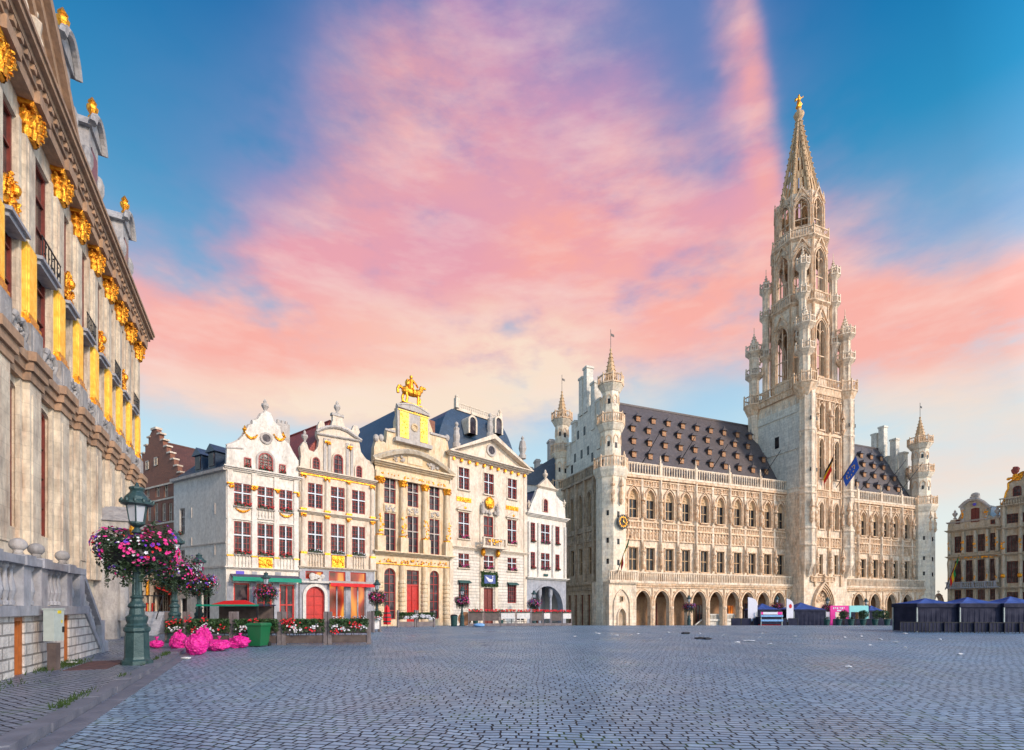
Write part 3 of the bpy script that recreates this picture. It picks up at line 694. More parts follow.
for b in [1.0]+[x+1.2 for x in bays]: m.box(b-.2, b+.2, -.9, -.6, 6.6, 20.3); m.ring(1.0, 4.6, 'p', .12, -.75, -.6, b-1.2, 14) if b > 1 else 0
m.build('side_frieze', 'th_grey', rt)
def gable(x, flip):
    T_ = Matrix.Translation((x,14.6,0)) @ Matrix.Rotation(-PI/2, 4, 'Z')
    m = MB(T_); pts = []; n = 7; zt = 32.8
    L_ = []
    for i in range(n):
        xx = .6 + i*.93; z = 20.4 + (i+1)*1.7; L_ += [(xx, z-1.7 if i else 20.4), (xx, z)]
    pts = [(0.6,20.4)] + L_[1:] + [(14-a, b) for a, b in reversed(L_)]
    m.prism(pts, 0, .7)
    g = m.build('stepped_gable', 'th_white', rt)
    c = MB(T_)
    for xx, w, z0, z1 in ((2.6,.9,24,27.3),(4.2,1.0,27,30),(6.3,.9,30,35.4),(7.6,.95,30,36.3),(9.6,1.0,27,33.4),(11.0,.9,24,30.6)):
        c.box(xx-w/2, xx+w/2, -.15, .85, z0, z1); c.box(xx-w/2-.1, xx+w/2+.1, -.25, .95, z1-.35, z1-.05)
    c.build('chimneys', 'th_white', g)
    d = MB(T_)
    for xx, z in ((4.5,24),(6.4,24),(8.2,24),(5.4,27),(7.2,27),(9.3,22.8),(3.6,22.6)): d.box(xx-.25, xx+.25, -.03, .05, z, z+1.2)
    if flip: d = MB(T_ @ Matrix.Translation((0,0,0))); d.box(5, 5.5, .65, .73, 24, 25.2)
    d.build('gable_windows', 'glass_th', g)
gable(0.2, False); gable(61.9, True)
m = MB(); m.box(-.5, 62.5, 13.6, 14.4, -1.2, 20.3); m.box(62, 62.8, 1, 14, -1.2, 20.4); m.build('rear_wall', 'th_grey', rt)

# ------------------------------------------------------------------ belfry
bx0, bx1, by0, by1, zb1 = 30.5, 39.5, -2.1, 6.9, 34.2
tc, qc = 35.0, 2.3
holes = [(TH.T(822,by0)-1.55, TH.T(822,by0)+1.55, -.2, 6.0, 'p')]
pc = TH.T(822, by0)
ws = [tc-1.6+.55, tc+1.6+.55]
tw = [(8.0, 10.9, .9, 'q'), (14.6, 18.4, .9, 'p'), (22.0, 27.6, 1.0, 'p'), (29.0, 33.4, .9, 'p')]
for c in ws:
    for z0, z1, w, k in tw: holes.append((c-w/2, c+w/2, z0, z1, k))
m = MB(); m.wall(bx0, bx1, -1.2, zb1, holes, by0, .45)
m.add([(bx0,by0,-1.2),(bx0,by1,-1.2),(bx0,by1,zb1),(bx0,by0,zb1),(bx1,by0,-1.2),(bx1,by1,-1.2),(bx1,by1,zb1),(bx1,by0,zb1)], [(1,0,3,2),(4,5,6,7),(2,3,7,6),(0,1,5,4)][:1]+[(4,5,6,7),(5,1,2,6)])
m.add([(bx0,by0,zb1),(bx1,by0,zb1),(bx1,by1,zb1),(bx0,by1,zb1)], [(0,1,2,3)])
tb = m.build('belfry_base', 'th_stone', rt)
m = MB(); m.box(bx0-.02, bx0, by0+.5, by1-.3, 20, zb1-1.5); m.build('belfry_side', 'th_white', rt)
m = MB(); m.box(bx0-.06, bx0-.02, 2.0, 2.7, 27.2, 28.9); m.build('belfry_side_window', 'glass_th', rt)
for c in ws:
    for z0, z1, w, k in tw: TH.window(c, z0, w, z1-z0, k, 2, 3 if z1-z0 > 4 else 2, 'th_warm', 'glass_th', y=by0+.3, bar=.1)
# portal
m = MB()
for i in range(4): m.ring(3.1+.3*i, 6.0+.3*i, 'p', .13, by0-.12*(i+1), by0, pc, -.2)
frieze(m, pc-2.4, pc+2.4, 6.9, 7.7, by0-.1); m.rev([(.1,0),(.2,.3),(.05,.6),(.2,.8),(.02,1.2)], pc, by0-.4, 6, 0, 6.9)
m.lumps(pc, 4.7, 2.2, 1.6, by0+.3, 40, .14, .16); m.build('portal', 'th_carved', rt)
TH.window(pc, -.1, 2.2, 3.2, 'q', 2, 3, 'wood_red', 'glass_th', y=by0+.4, name='portal_door')
m = MB(); m.add([(pc+x, by0+.43, -.2+z) for x, z in outline(3.1, 6.2, 'p')], [tuple(range(17))]); m.build('portal_tympanum', 'th_carved', rt)
# friezes, arches, statues on the belfry front
m = MB()
frieze(m, bx0+.6, bx1-.6, 11.9, 13.4, by0); frieze(m, bx0+.6, bx1-.6, 19.2, 20.3, by0, .4); frieze(m, bx0, bx1, 33.3, 34.2, by0, .5); m.box(bx0-.05, bx1+.05, by0-.2, by0, 28.2, 28.5)
for c in ws:
    for z0, z1, w, k in tw:
        if k == 'p':
            m.ring(w, z1-z0+.1, 'p', .14, by0-.16, by0, c, z0)
        m.box(c-w/2-.15, c+w/2+.15, by0-.2, by0, z0-.16, z0)
for b, w in ((bx0+2.2,.2),(bx1-1.4,.2),((ws[0]+ws[1])/2,.25)):
    m.box(b-w, b+w, by0-.22, by0, 6.3, 33.2)
    for z in (15.2, 8.6): statue(b, z, by0-.4)
    statue(b, 29.2, by0-.4)
for i in range(9): statue(bx0+.8+i*.94, 15.6, by0-.25) if i in (0,8) else 0
m.build('belfry_frieze', 'th_carved', rt)
m = MB(); xx = bx0+1.9; g_r = [w_ for w_ in ws]
while xx < bx1-1.2:
    if all(abs(xx-w_) > .72 for w_ in ws):
        for z0, z1 in ((20.4, 28.1), (28.6, 33.2), (6.5, 7.6) if abs(xx-pc) > 3 else (28.6, 33.2), (14.4, 19.0)): m.box(xx-.045, xx+.045, by0-.13, by0, z0, z1)
        for z in (24.2, 27.4, 30.8, 17.0): m.ring(.26, .7, 'p', .05, by0-.1, by0-.002, xx+.19, z)
    xx += .38
for c in ws:
    for z in (28.9+4.7,): m.ring(.9, .3, 'p', .1, by0-.2, by0, c, z-1)
m.build('blind_tracery', 'th_carved', rt)
m = MB()
for z, h_ in ((20.6,.25),(26.2,.2),(31.5,.2)): m.box(bx0-.14, bx0-.03, by0+.9, by1-1.0, z, z+h_)
for k_ in range(7): m.box(bx0-.08, bx0-.021, by0+1.2+k_*1.05, by0+1.32+k_*1.05, 31.7, 33.4)
m.build('side_moulding', 'th_white', rt)
# octagonal buttresses on the front corners of the belfry
for x, y in ((bx0+.7, by0), (bx1-.3, by0), (bx0+.1, by1-.2)):
    m = MB(); r_ = 1.05
    lo = 7.6 if y < 0 else 20
    m.rev([(.2,lo),(r_,lo+1.8),(r_,34.2),(r_*1.4,35.0),(r_*1.4,35.2)] if y < 0 else [(r_*.9,20),(r_*.9,34.0),(r_*1.4,35.0),(r_*1.4,35.2)], x, y, 8, PI/8)
    for z in (11.9, 14.3, 19.3, 20.2, 28.3): m.rev([(r_*1.02,0),(r_*1.12,.12),(r_*1.12,.3),(r_*1.02,.42)], x, y, 8, PI/8, z)
    if y < 0:
        for i in range(8):
            a = PI/8+2*PI*i/8; m.rev([(.09,7.8),(.09,33.8)], x+r_*math.cos(a), y+r_*math.sin(a), 4)
    m.build('stair_turret', 'th_stone', rt)
m = MB()
for x in (bx0+.2, bx0+1.3, bx1-.8, bx1+.3): 
    for z in (22.5, 29.8): m.box(x-.13, x+.13, by0-1.0, by0-.9, z, z+.5)
m.build('slit_windows', 'glass_th', rt)
statue(bx0+.2, 15.6, by0-1.1); statue(bx0+1.2, 15.6, by0-1.0); statue(bx1-.9, 15.6, by0-1.0); statue(bx1+.1, 15.6, by0-1.1)
# main gallery round the belfry
def railpoly(m, pts, z, h, n=8):
    for a, b in zip(pts, pts[1:]+pts[:1]):
        p0, p1 = Vector((*a, 0)), Vector((*b, 0)); L = (p1-p0).length; k = max(2, int(L/.32))
        for zz, r in ((z, .14), (z+h, .1)): m.tube(p0+Vector((0,0,zz)), p1+Vector((0,0,zz)), r, n=4)
        for j in range(k):
            p = p0.lerp(p1, j/k); m.tube(p+Vector((0,0,z)), p+Vector((0,0,z+h+(.35 if j == 0 else 0))), .11 if j == 0 else .05, n=4)
m = MB(); c_ = 1.0
sq = [(bx0-.5,by0+1.6),(bx0-.5,by1-1),(bx0+.7,by1+.4),(bx1-.7,by1+.4),(bx1+.5,by1-1),(bx1+.5,by0+1.6),(bx1-1.5,by0-.4),(bx0+1.8,by0-.4)]
m.prismz([(tc+(x-tc)*.97, qc+(y-qc)*.97) for x, y in sq], 34.2, 35.05, sq); railpoly(m, sq, 35.1, 1.25)
for x, y in ((bx0+.3,by0+.1),(bx1-.3,by0+.1),(bx0+.1,by1-.2),(bx1-.1,by1-.2)):
    o8 = [(x+1.55*math.cos(PI/8+PI/4*i), y+1.55*math.sin(PI/8+PI/4*i)) for i in range(8)]
    m.rev([(.4,32.6),(1.0,33.6),(1.5,34.8),(1.6,35.05)], x, y, 8, PI/8); railpoly(m, o8, 35.1, 1.3)
m.build('gallery', 'th_carved', rt)
def oct_stage(a, z0, z1, zw0, zw1, ww, name, gab=1.6):
    for i in range(8):
        T_ = Matrix.Translation((tc,qc,0)) @ Matrix.Rotation(PI/4*i, 4, 'Z') @ Matrix.Translation((0,-a,0)); w = a*math.tan(PI/8)
        m = MB(T_); m.wall(-w, w, z0, z1, [(-ww/2, ww/2, zw0, zw1, 'p')], 0, .5)
        m.add([(-w+.1,.5,z0),(w-.1,.5,z0),(w-.1,.5,zw0),(-w+.1,.5,zw0)], [(0,1,2,3)])
        o = m.build(name, 'th_stone', rt)
        m = MB(T_)
        m.ring(ww, zw1-zw0, 'p', .13, -.16, 0, 0, zw0); m.ring(ww+.34, zw1-zw0+.25, 'p', .1, -.26, 0.01, 0, zw0)
        m.box(-.07, .07, .1, .25, zw0, zw1-.25); sp = zw1-ww*.866; m.box(-ww/2, ww/2, .12, .22, (zw0+sp)/2-.07, (zw0+sp)/2+.07); m.box(-ww/2, ww/2, .12, .22, zw0, zw0+.5)
        for sx in (-1, 1): m.ring(ww/2-.1, sp+.45-zw0, 'p', .06, .1, .24, sx*ww/4, zw0)
        m.prism([(-w*.8, zw1-.2), (0, zw1+gab), (w*.8, zw1-.2), (w*.68, zw1-.2), (0, zw1+gab-.35), (-w*.68, zw1-.2)], -.34, -.1)
        for f in (.2,.4,.6,.8):
            for sx in (-1,1): m.blob((sx*w*.8*(1-f), -.22, zw1-.2+(gab+.2)*f+.1), .1, .1, .12, 5, 3)
        m.rev([(.05,0),(.14,.2),(.03,.35),(.1,.5),(.01,.9)], 0, -.22, 5, 0, zw1+gab-.2)
        m.box(-w, -w+.12, -.14, .0, z0, z1); m.box(w-.12, w, -.142, .0, z0, z1)
        m.build('belfry_tracery', 'th_carved', o)
def oct_gallery(a, z, h=1.1, name='gallery'):
    r0 = a/math.cos(PI/8); m = MB(); m.rev([(r0*.96,z-1.0),(r0*1.02,z-.7),(r0*1.0,z-.5),(r0*1.14,z-.12),(r0*1.14,z)], tc, qc, 8, PI/8)
    railpoly(m, [(tc+r0*1.1*math.cos(PI/8+PI/4*i), qc+r0*1.1*math.sin(PI/8+PI/4*i)) for i in range(8)], z, h); m.build(name, 'th_carved', rt)
oct_stage(3.6, 35.0, 48.6, 37.0, 45.6, 2.1, 'belfry_stage', 1.9)
oct_gallery(3.5, 48.3, 1.25)
oct_stage(3.4, 48.3, 58.8, 49.8, 56.3, 2.0, 'belfry_stage', 1.7)
oct_gallery(3.35, 58.0, 1.2)
oct_stage(3.05, 58.0, 65.0, 59.6, 64.0, 1.75, 'belfry_stage', 1.7)
m = MB(); m.rev([(.9, 35.2), (.9, 47)], tc, qc, 8, PI/8); m.build('belfry_core', 'th_grey', rt)
def slim(x, y, z0, z1, r=.5, rings=(), tip=2.6):
    m = MB(); m.rev([(r,z0),(r,z1)], x, y, 8, PI/8)
    for i in range(8): a = PI/8+PI/4*i; m.rev([(.06,z0),(.06,z1)], x+r*math.cos(a), y+r*math.sin(a), 4)
    for z in rings:
        m.rev([(r*.9,z-.9),(r*1.3,z-.5),(r*1.85,z-.12),(r*1.85,z)], x, y, 8, PI/8)
        railpoly(m, [(x+r*1.75*math.cos(PI/8+PI/4*i), y+r*1.75*math.sin(PI/8+PI/4*i)) for i in range(8)], z, .85)
    m.rev([(r*.95,z1),(r*1.0,z1+.3),(.05,z1+tip)], x, y, 8, PI/8)
    for i in range(8):
        a = PI/8+PI/4*i
        for j in range(5): f = j/5; q = r*(1-f)+.05; m.blob((x+q*math.cos(a), y+q*math.sin(a), z1+.4+(tip-.4)*f), .1, .1, .09, 5, 3)
    m.tube((x,y,z1+tip-.1),(x,y,z1+tip+1.1), .04, n=4); m.blob((x,y,z1+tip), .13, .13, .15, 5, 4)
    return m
for x, y in ((bx0+.3,by0+.1),(bx1-.3,by0+.1),(bx0+.1,by1-.2),(bx1-.1,by1-.2)):
    m = slim(x, y, 35, 44.0, .72, (39.9, 43.6)); m.build('pinnacle_turret', 'th_stone', rt)
    q = MB()
    sx, sy = (tc-x), (qc-y); d = math.hypot(sx, sy); pts = []
    for i in range(7): f = i/6; pts.append((x+sx*f*.4, y+sy*f*.4, 41.2+1.6*math.sin(f*PI/2)))
    q.path(pts, .16, 5)
    for p in pts[1:]: q.blob((p[0],p[1],p[2]-.3), .16, .16, .18, 5, 3, .2)
    q.build('flying_buttress', 'th_carved', rt)
for sx in (-1, 1):
    for sy in (-1, 1):
        m = slim(tc+sx*3.2, qc+sy*3.2, 35, 53.0, .5, (42.6, 48.8, 53.0), 2.4); m.build('pinnacle_turret', 'th_stone', rt)
# spire
m = MB(); zs0, zs1 = 63.4, 78.8; rs = 3.1
for i in range(8):
    a0, a1 = PI/8+PI/4*i, PI/8+PI/4*(i+1)
    b0 = Vector((tc+rs*math.cos(a0), qc+rs*math.sin(a0), zs0)); b1 = Vector((tc+rs*math.cos(a1), qc+rs*math.sin(a1), zs0)); tp = Vector((tc, qc, zs1+.8))
    m.tube(b0, tp, .2, .16, 5)
    pl = lambda s, f: (b0.lerp(b1, s)).lerp(tp, f)
    # openwork: solid web with pierced slots
    for f0, f1 in ((.0,.1),(.28,.36),(.5,.6),(.68,1.0)): m.add([tuple(pl(0,f0)),tuple(pl(1,f0)),tuple(pl(1,f1)),tuple(pl(0,f1))], [(0,1,2,3)])
    for s0, s1 in ((0,.27),(.40,.60),(.73,1)): m.add([tuple(pl(s0,0)),tuple(pl(s1,0)),tuple(pl(s1,.8)),tuple(pl(s0,.8))], [(0,1,2,3)])
    for j in range(17): p = b0.lerp(tp, .04+j/17.5); m.blob((p.x+(.16)*math.cos(a0), p.y+.16*math.sin(a0), p.z), .17, .17, .13, 5, 3)
m.rev([(.25,zs1-.6),(.6,zs1-.1),(.75,zs1+.3),(.75,zs1+.5),(.4,zs1+.7),(.25,zs1+1.3)], tc, qc, 8); m.build('spire', 'th_warm', rt)
m = MB(); z = zs1+1.3
m.blob((tc,qc,z+.25), .55, .35, .3, 8, 5, .15); m.rev([(.2,0),(.32,.5),(.24,1.0),(.3,1.35),(.1,1.5),(.16,1.65),(.14,1.85),(.03,1.95)], tc, qc, 8, 0, z+.3)
m.path([(tc+.2,qc,z+1.6),(tc+.6,qc,z+2.0),(tc+.95,qc,z+2.3)], .08, 5); m.path([(tc-.2,qc,z+1.5),(tc-.6,qc,z+1.2)], .08, 5)
m.prism([(tc+.1,z+1.5),(tc+.7,z+1.0),(tc+.5,z+.7),(tc+.1,z+1.0)], qc-.05, qc+.05); m.blob((tc-.7,qc,z+1.15), .05, .22, .28, 6, 4)
m.build('archangel_statue', 'gold', rt)
# ------------------------------------------------------------------ row of guild houses
ROX, ROY = (226-512)/F*34200/834., 34200/834.
RDX, RDY = 548., 500.
_rl = math.hypot(RDX, RDY)
def rowpt(u):
    k = (u-512)/F; t = (k*ROY - ROX)/(RDX/_rl - k*RDY/_rl); return ROX+t*RDX/_rl, ROY+t*RDY/_rl
def row_house(u0, name, label, cat='house'):
    x, y = rowpt(u0); return Fac(x, y, RDX, RDY, gz(y)-.1, name, label, cat)
def px_poly(f, pts, o=0): return [f.P(u, v, o) for u, v in pts]
def body(f, x0, x1, ztop, depth, mat, sh=0, z0=-.8):
    """side and back walls of a house, front left to the facade"""
    m = MB(); m.add([(x0,0.01,z0),(x1,0.01,z0),(x1+sh,depth,z0),(x0+sh,depth,z0),(x0,0.01,ztop),(x1,0.01,ztop),(x1+sh,depth,ztop),(x0+sh,depth,ztop)], [(3,0,4,7),(1,2,6,5),(2,3,7,6)])
    return m.build('side_wall', mat, f.root)
def gable_roof(f, x0, x1, zE, zR, y0, depth, mat, sh=0, xr=None, hip=0):
    xr = (x0+x1)/2 if xr is None else xr
    m = MB(); m.add([(x0-.15,y0,zE-.1),(xr,y0+hip,zR),(x1+.15,y0,zE-.1),(x0+sh-.15,depth,zE-.1),(xr+sh,depth,zR),(x1+sh+.15,depth,zE-.1)], [(0,1,4,3),(1,2,5,4),(0,2,1),(3,4,5)])
    m.tube((xr,y0+hip,zR),(xr+sh,depth,zR),.12,n=5)
    return m.build('roof', mat, f.root)
def cornice(m, x0, x1, z, h=.3, d=.35, steps=3):
    for i in range(steps):
        m.box(x0-d*(i+1)/steps*.5, x1+d*(i+1)/steps*.5, -d*(i+1)/steps, .02+.001*i, z+h*i/steps+(.001 if i else 0), z+h*(i+1)/steps)
def urn(m, x, z, s=1, y=-.05): m.rev([(.16,0),(.2,.08),(.08,.16),(.1,.25),(.27,.55),(.25,.7),(.1,.78),(.13,.9),(.02,1.1)], x, y, 8, 0, z, s)
def cap_mesh(m, x, z, w=.5, h=.38):
    m.mark('gilded_capital'); m.box(x-w/2, x+w/2, -.26, .0, z+h*.75, z+h); m.lumps(x, z+h*.4, w, h*.8, -.2, 7, .09, .1); m.mark()

# ---- house 1 : white corner house
H1 = row_house(226, 'corner_house', 'white three-bay corner house with round-topped gable and green awning, left end of the row')
f = H1; rt = f.root; W1_ = f.T(298.5)
zC = f.Z(226, 466); zG = f.Z(226, 568)
colx = [f.T(u) for u in (242.5, 265.5, 285.8)]; cw = [1.28, 1.28, 1.12]
zA0, zA1 = f.Z(242, 506), f.Z(242, 483.5); zB0, zB1 = f.Z(242, 554), f.Z(242, 521.5)
hs = []
for x, w in zip(colx, cw):
    hs += [(x-w/2, x+w/2, zA0, zA1), (x-w/2, x+w/2, zB0, zB1)]
m = MB(); m.wall(0, W1_, zG, zC, hs, 0, .3); m.build('wall', 'render_white', rt)
for x, w in zip(colx, cw):
    for a, b in ((zA0, zA1), (zB0, zB1)):
        f.window(x, a, w, b-a, 'q', 4, 6, cross='white_paint', y=.14, sill='trim')
        flower_box(f, x, a-.02, w-.1)
m = MB()
for x, w in zip(colx, cw):
    if x == colx[1]: m.box(x-w/2, x+w/2, -.12, 0, zA0-.95, zA0-.86); balusters(m, x-w/2, x+w/2, zA0-.86, zA0-.1, -.06)
    else: balusters(m, x-w/2, x+w/2, zG+.16, zB0-.16, -.05)
m.box(0, W1_, -.14, 0, zB0-.14, zB0-.125); m.build('balustrade', 'render_white', rt)
pil = [0.28] + [(colx[0]+cw[0]/2+colx[1]-cw[1]/2)/2, (colx[1]+cw[1]/2+colx[2]-cw[2]/2)/2, W1_-.22]
m = MB(); g = MB()
for x in pil:
    m.mark('pilaster').box(x-.2, x+.2, -.13, 0, zG+.1, zC-.1); m.mark(); cap_mesh(g, x, zA1-.45); g.box(x-.24, x+.24, -.17, -.0, zB0-.22, zB0-.1)
for x in (colx[0], colx[2]): g.swag(x-.5, x+.5, zA0-.25, .22, -.08, .08)
g.box(colx[1]-.55, colx[1]+.55, -.08, -.0, zG+.12, zB0-.16); g.lumps(colx[1], (zG+zB0)/2, 1.0, .6, -.1, 16, .1, .07, ell=False)
cornice(m, 0, W1_, zC-.28, .34, .42); cornice(m, 0, W1_, zG-.05, .18, .3); m.box(0, W1_, -.1, 0, zB1+.12, zB1+.2)
m.build('cornice', 'render_white', rt); g.build('gilding', 'gold', rt)
# gable storey
gp_ = px_poly(f, [(227,466),(227,445),(233,443),(239,440),(243,436),(246,430),(249,425),(252.5,424),(252.5,420.5),(258,419),(261,414),(266,411),(271,413.5),(274,421),(278,425.5),(280,426),(281,433),(284,440),(289,444),(293,452),(298.5,461),(298.5,479)])
gp_[0] = (0.02, zC); gp_[-1] = (W1_, zC)
m = MB(); m.prism(gp_, -.02, .45); o = m.build('gable', 'render_white', rt)
m = MB()
for i in range(1, len(gp_)-2):
    a, b = gp_[i], gp_[i+1]; m.tube((a[0],.2,a[1]),(b[0],.2,b[1]),.13,n=5)
m.tube((0,.0,f.Z(228,448)),(1.3,0,f.Z(240,448)),.09,n=5)
urn(m, f.T(265.7), f.Z(265.7, 413), 1.15, .2)
m.build('coping', 'trim', rt)
g = MB(); urn(g, f.T(245), f.Z(245, 434), .7, .1); urn(g, f.T(283.5), f.Z(283.5, 440), .7, .1); g.swag(f.T(245), f.T(257), f.Z(250,434), .35, -.08); g.swag(f.T(274), f.T(285), f.Z(279,436), .35, -.08); g.build('gilding', 'gold', rt)
xg = f.T(265.5); zg0 = f.Z(265, 472); zg1 = f.Z(265, 453)
f.window(xg, zg0, 1.2, zg1-zg0, 'r', 3, 4, y=-.06, name='gable_window'); flower_box(f, xg, zg0, 1.1, -.15)
for u, a, b, w in ((247.5, 469, 458, .55), (282.3, 475, 464.5, .55)):
    f.window(f.T(u), f.Z(u,a), w, f.Z(u,b)-f.Z(u,a), 'q', 2, 2, y=-.06, name='gable_window'); flower_box(f, f.T(u), f.Z(u,a), .5, -.15)
m = MB(); m.ring(1.2, zg1-zg0, 'r', .16, -.14, -.02, xg, zg0); m.T = Matrix.Translation((f.T(266),-.02,f.Z(266,438.5))) @ Matrix.Rotation(PI/2,4,'X'); m.rev([(.5,0),(.5,.12),(.33,.12),(.33,.0)],0,0,16); m.build('window_surround', 'trim', rt)
m = MB(Matrix.Translation((f.T(266),-.05,f.Z(266,438.5))) @ Matrix.Rotation(PI/2,4,'X')); m.rev([(.32,0),(.32,.05)],0,0,14); m.build('round_window', 'glass', rt)
# splayed side wall on the lane
sx_, sy_ = -2.45, 7.8
SW = Matrix(((-sx_/math.hypot(sx_,sy_), -sy_/math.hypot(sx_,sy_)*-1, 0, sx_),(-sy_/math.hypot(sx_,sy_), -sx_/math.hypot(sx_,sy_), 0, sy_),(0,0,1,0),(0,0,0,1)))
# local x' runs from the far end to the corner, y' points into the house
dx_, dy_ = -sx_/math.hypot(sx_,sy_), -sy_/math.hypot(sx_,sy_)
SW = Matrix(((dx_, -dy_, 0, sx_),(dy_, dx_, 0, sy_),(0,0,1,0),(0,0,0,1))); SL = math.hypot(sx_, sy_); srz = math.atan2(dy_, dx_)
m = MB(SW); hs = [(1.0,1.85,8.3,10.6),(1.0,1.85,4.3,6.9),(1.2,2.2,-.4,2.6),(4.6,5.8,-.4,3.3)]
m.wall(0, SL, -.8, zC-.1, hs, 0, .25); m.build('side_wall', 'render_grey', rt)
for a, b, c, d in hs[:2]:
    p = SW @ Vector(((a+b)/2, .15, c)); f.window(0,0,b-a,d-c,'q',2,3,'trim','glass',rz=srz,loc=tuple(p),bar=.08)
for a, b, c, d in hs[2:]:
    p = SW @ Vector(((a+b)/2, .2, c)); f.window(0,0,b-a,d-c,'q',2,2,'black_metal','glass',rz=srz,loc=tuple(p),name='side_door')
m = MB(SW); m.box(-.1, SL+.1, -.3, .02, zC-.35, zC-.1); m.box(0, SL, -.08, .02, zG+.05, zG+.2); m.box(0, SL, -.06, .02, 7.1, 7.2)
for x, z in ((3,9.6),(3,7.0),(6.6,9.6),(6.6,6.2),(3,3.6)): m.box(x-.03, x+.03, -.06, 0, z, z+.9)
m.build('side_band', 'trim', rt)
fb = flower_box(f, 0, 0, .6, loc=tuple(SW @ Vector((1.4,-.1,8.25))), rz=srz)
zR = f.Z(266, 431)
m = MB(); xr = W1_*.55
m.add([(0,.45,zC-.05),(xr,.45,zR-.6),(W1_,.45,zC),(sx_,sy_,zC-.05),(xr+sx_,sy_,zR-.6),(W1_+sx_,sy_,zC)], [(0,1,4,3),(1,2,5,4),(3,4,5)]); m.build('roof', 'slate', rt)
m = MB(); m.add([(xr*.45,.46,zC-.05+(zR-.55-zC)*.45+.06),(xr,.46,zR-.5),(xr+sx_*.3,sy_*.3,zR-.5),(xr*.45+sx_*.3,sy_*.3,zC-.05+(zR-.55-zC)*.45+.06)], [(0,1,2,3)]); m.build('roof_tiles', 'red_tile', rt)
for q in (3.2, 5.3):
    def dm(root):
        m = MB(SW); m.box(-.55,.55,.1,2.2,-.1,1.1); m.prism([(-.75,1.05),(0,1.65),(.75,1.05)],-.1,2.2); o = m.build('dormer','slate',root)
        m = MB(SW); m.box(-.35,.35,.05,.099,.1,1.0); m.build('dormer_window','glass',o); return o
    m = MB(SW); m.box(q-.55,q+.55,.45,2.8,zC-.1,zC+1.75); m.prism([(q-.75,zC+1.7),(q,zC+2.4),(q+.75,zC+1.7)],.25,2.8); o = m.build('dormer','blue_slate',rt)
    m = MB(SW); m.box(q-.38,q+.38,.38,.45,zC+.5,zC+1.6); m.build('dormer_window','glass',o)
m = MB(); x0 = f.T(276, 1.5); m.box(x0, x0+1.1, 1.2, 2.6, zC, f.Z(281,424,1.5)); 
for i in range(3): m.rev([(.16,0),(.13,.35)], x0+.2+.35*i, 1.6, 6, 0, f.Z(281,424,1.5))
m.build('chimney', 'trim', rt)
# ground floor
hs = [(f.T(233.5), f.T(249.5), -.3, 2.9), (f.T(257), f.T(272), .6, 2.9), (f.T(279.5), f.T(294.5), .2, 2.9)]
zs = [(a,b,c,f.Z(240,583)) for a,b,c,d in hs]
m = MB(); m.wall(0, W1_, -.8, zG, zs, 0, .3); m.build('ground_floor', 'render_white', rt)
for i, (a,b,c,d) in enumerate(zs): f.window((a+b)/2, c, b-a, d-c, 'q', 1 if i == 0 else 2, 2, 'red_door', 'glass', y=.15, fw=.13, bar=.12, name='shop_door' if i == 0 else 'shop_window')
m = MB()
for a, b in ((0.05,hs[0][0]-.05),(hs[0][1]+.05,hs[1][0]-.05),(hs[1][1]+.05,hs[2][0]-.05),(hs[2][1]+.05,W1_-.03)): m.box(a, b, -.08, .0, -.8, f.Z(240,582))
m.build('piers', 'blue_stone', rt)
def awning(f, x0, x1, z, d, mat, top, h=.28, drop=.35, nm='awning'):
    m = MB(); m.prism([(x0,z),(x1,z),(x1,z+.05),(x0,z+.05)], 0, -.02)
    m = MB(); m.add([(x0,0,z+drop),(x1,0,z+drop),(x1,-d,z),(x0,-d,z),(x0,0,z+drop-.04),(x1,0,z+drop-.04),(x1,-d,z-.04),(x0,-d,z-.04)], [(0,1,2,3),(7,6,5,4),(0,3,7,4),(1,5,6,2)])
    o = m.build(nm, top, f.root); m = MB(); m.box(x0, x1, -d-.03, -d, z-h, z+.02); m.build('valance', mat, o); return o
awning(f, f.T(230), f.T(298), f.Z(240,577.5), .9, 'green_awning', 'grey_awning', .32, .3)
m = MB(); m.box(f.T(236), f.T(244), -.06, -.0, f.Z(240,574.5), f.Z(240,571)); m.build('shop_sign', 'sign_blue', rt)
m = MB(); m.box(f.T(252), f.T(257), -.05, -.0, f.Z(254,574.5), f.Z(254,571.5)); m.box(f.T(275), f.T(281), -.05, 0, f.Z(278,575), f.Z(278,572)); m.build('wall_plaque', 'blue_stone', rt)

# ---- house 2
H2 = row_house(299.5, 'guild_house', 'cream three-bay house with red arched door and warmly lit windows under a red awning')
f = H2; rt = f.root; W = f.T(374.5)
zC = f.Z(302, 470); zG = f.Z(302, 567.5); zM = f.Z(302, 511.7)
colx = [f.T(u) for u in (315.3, 337.8, 358.6)]; w = 1.35
zA0, zA1 = f.Z(315, 508), f.Z(315, 483.5); zB0, zB1 = f.Z(315, 552.5), f.Z(315, 521.5)
hs = []
for x in colx: hs += [(x-w/2, x+w/2, zA0, zA1), (x-w/2, x+w/2, zB0, zB1)]
m = MB(); m.wall(0, W, zG, zC, hs, 0, .3); m.build('wall', 'cream', rt)
for x in colx:
    f.window(x, zA0, w, zA1-zA0, 'q', 4, 6, cross='white_paint', y=.14); f.window(x, zB0, w, zB1-zB0, 'q', 4, 7, cross='white_paint', y=.14, sill='trim')
    flower_box(f, x, zB0, w-.1, petals='white_petal', n=14)
m = MB(); g = MB()
pil = [.3, (colx[0]+colx[1])/2, (colx[1]+colx[2])/2, W-.28]
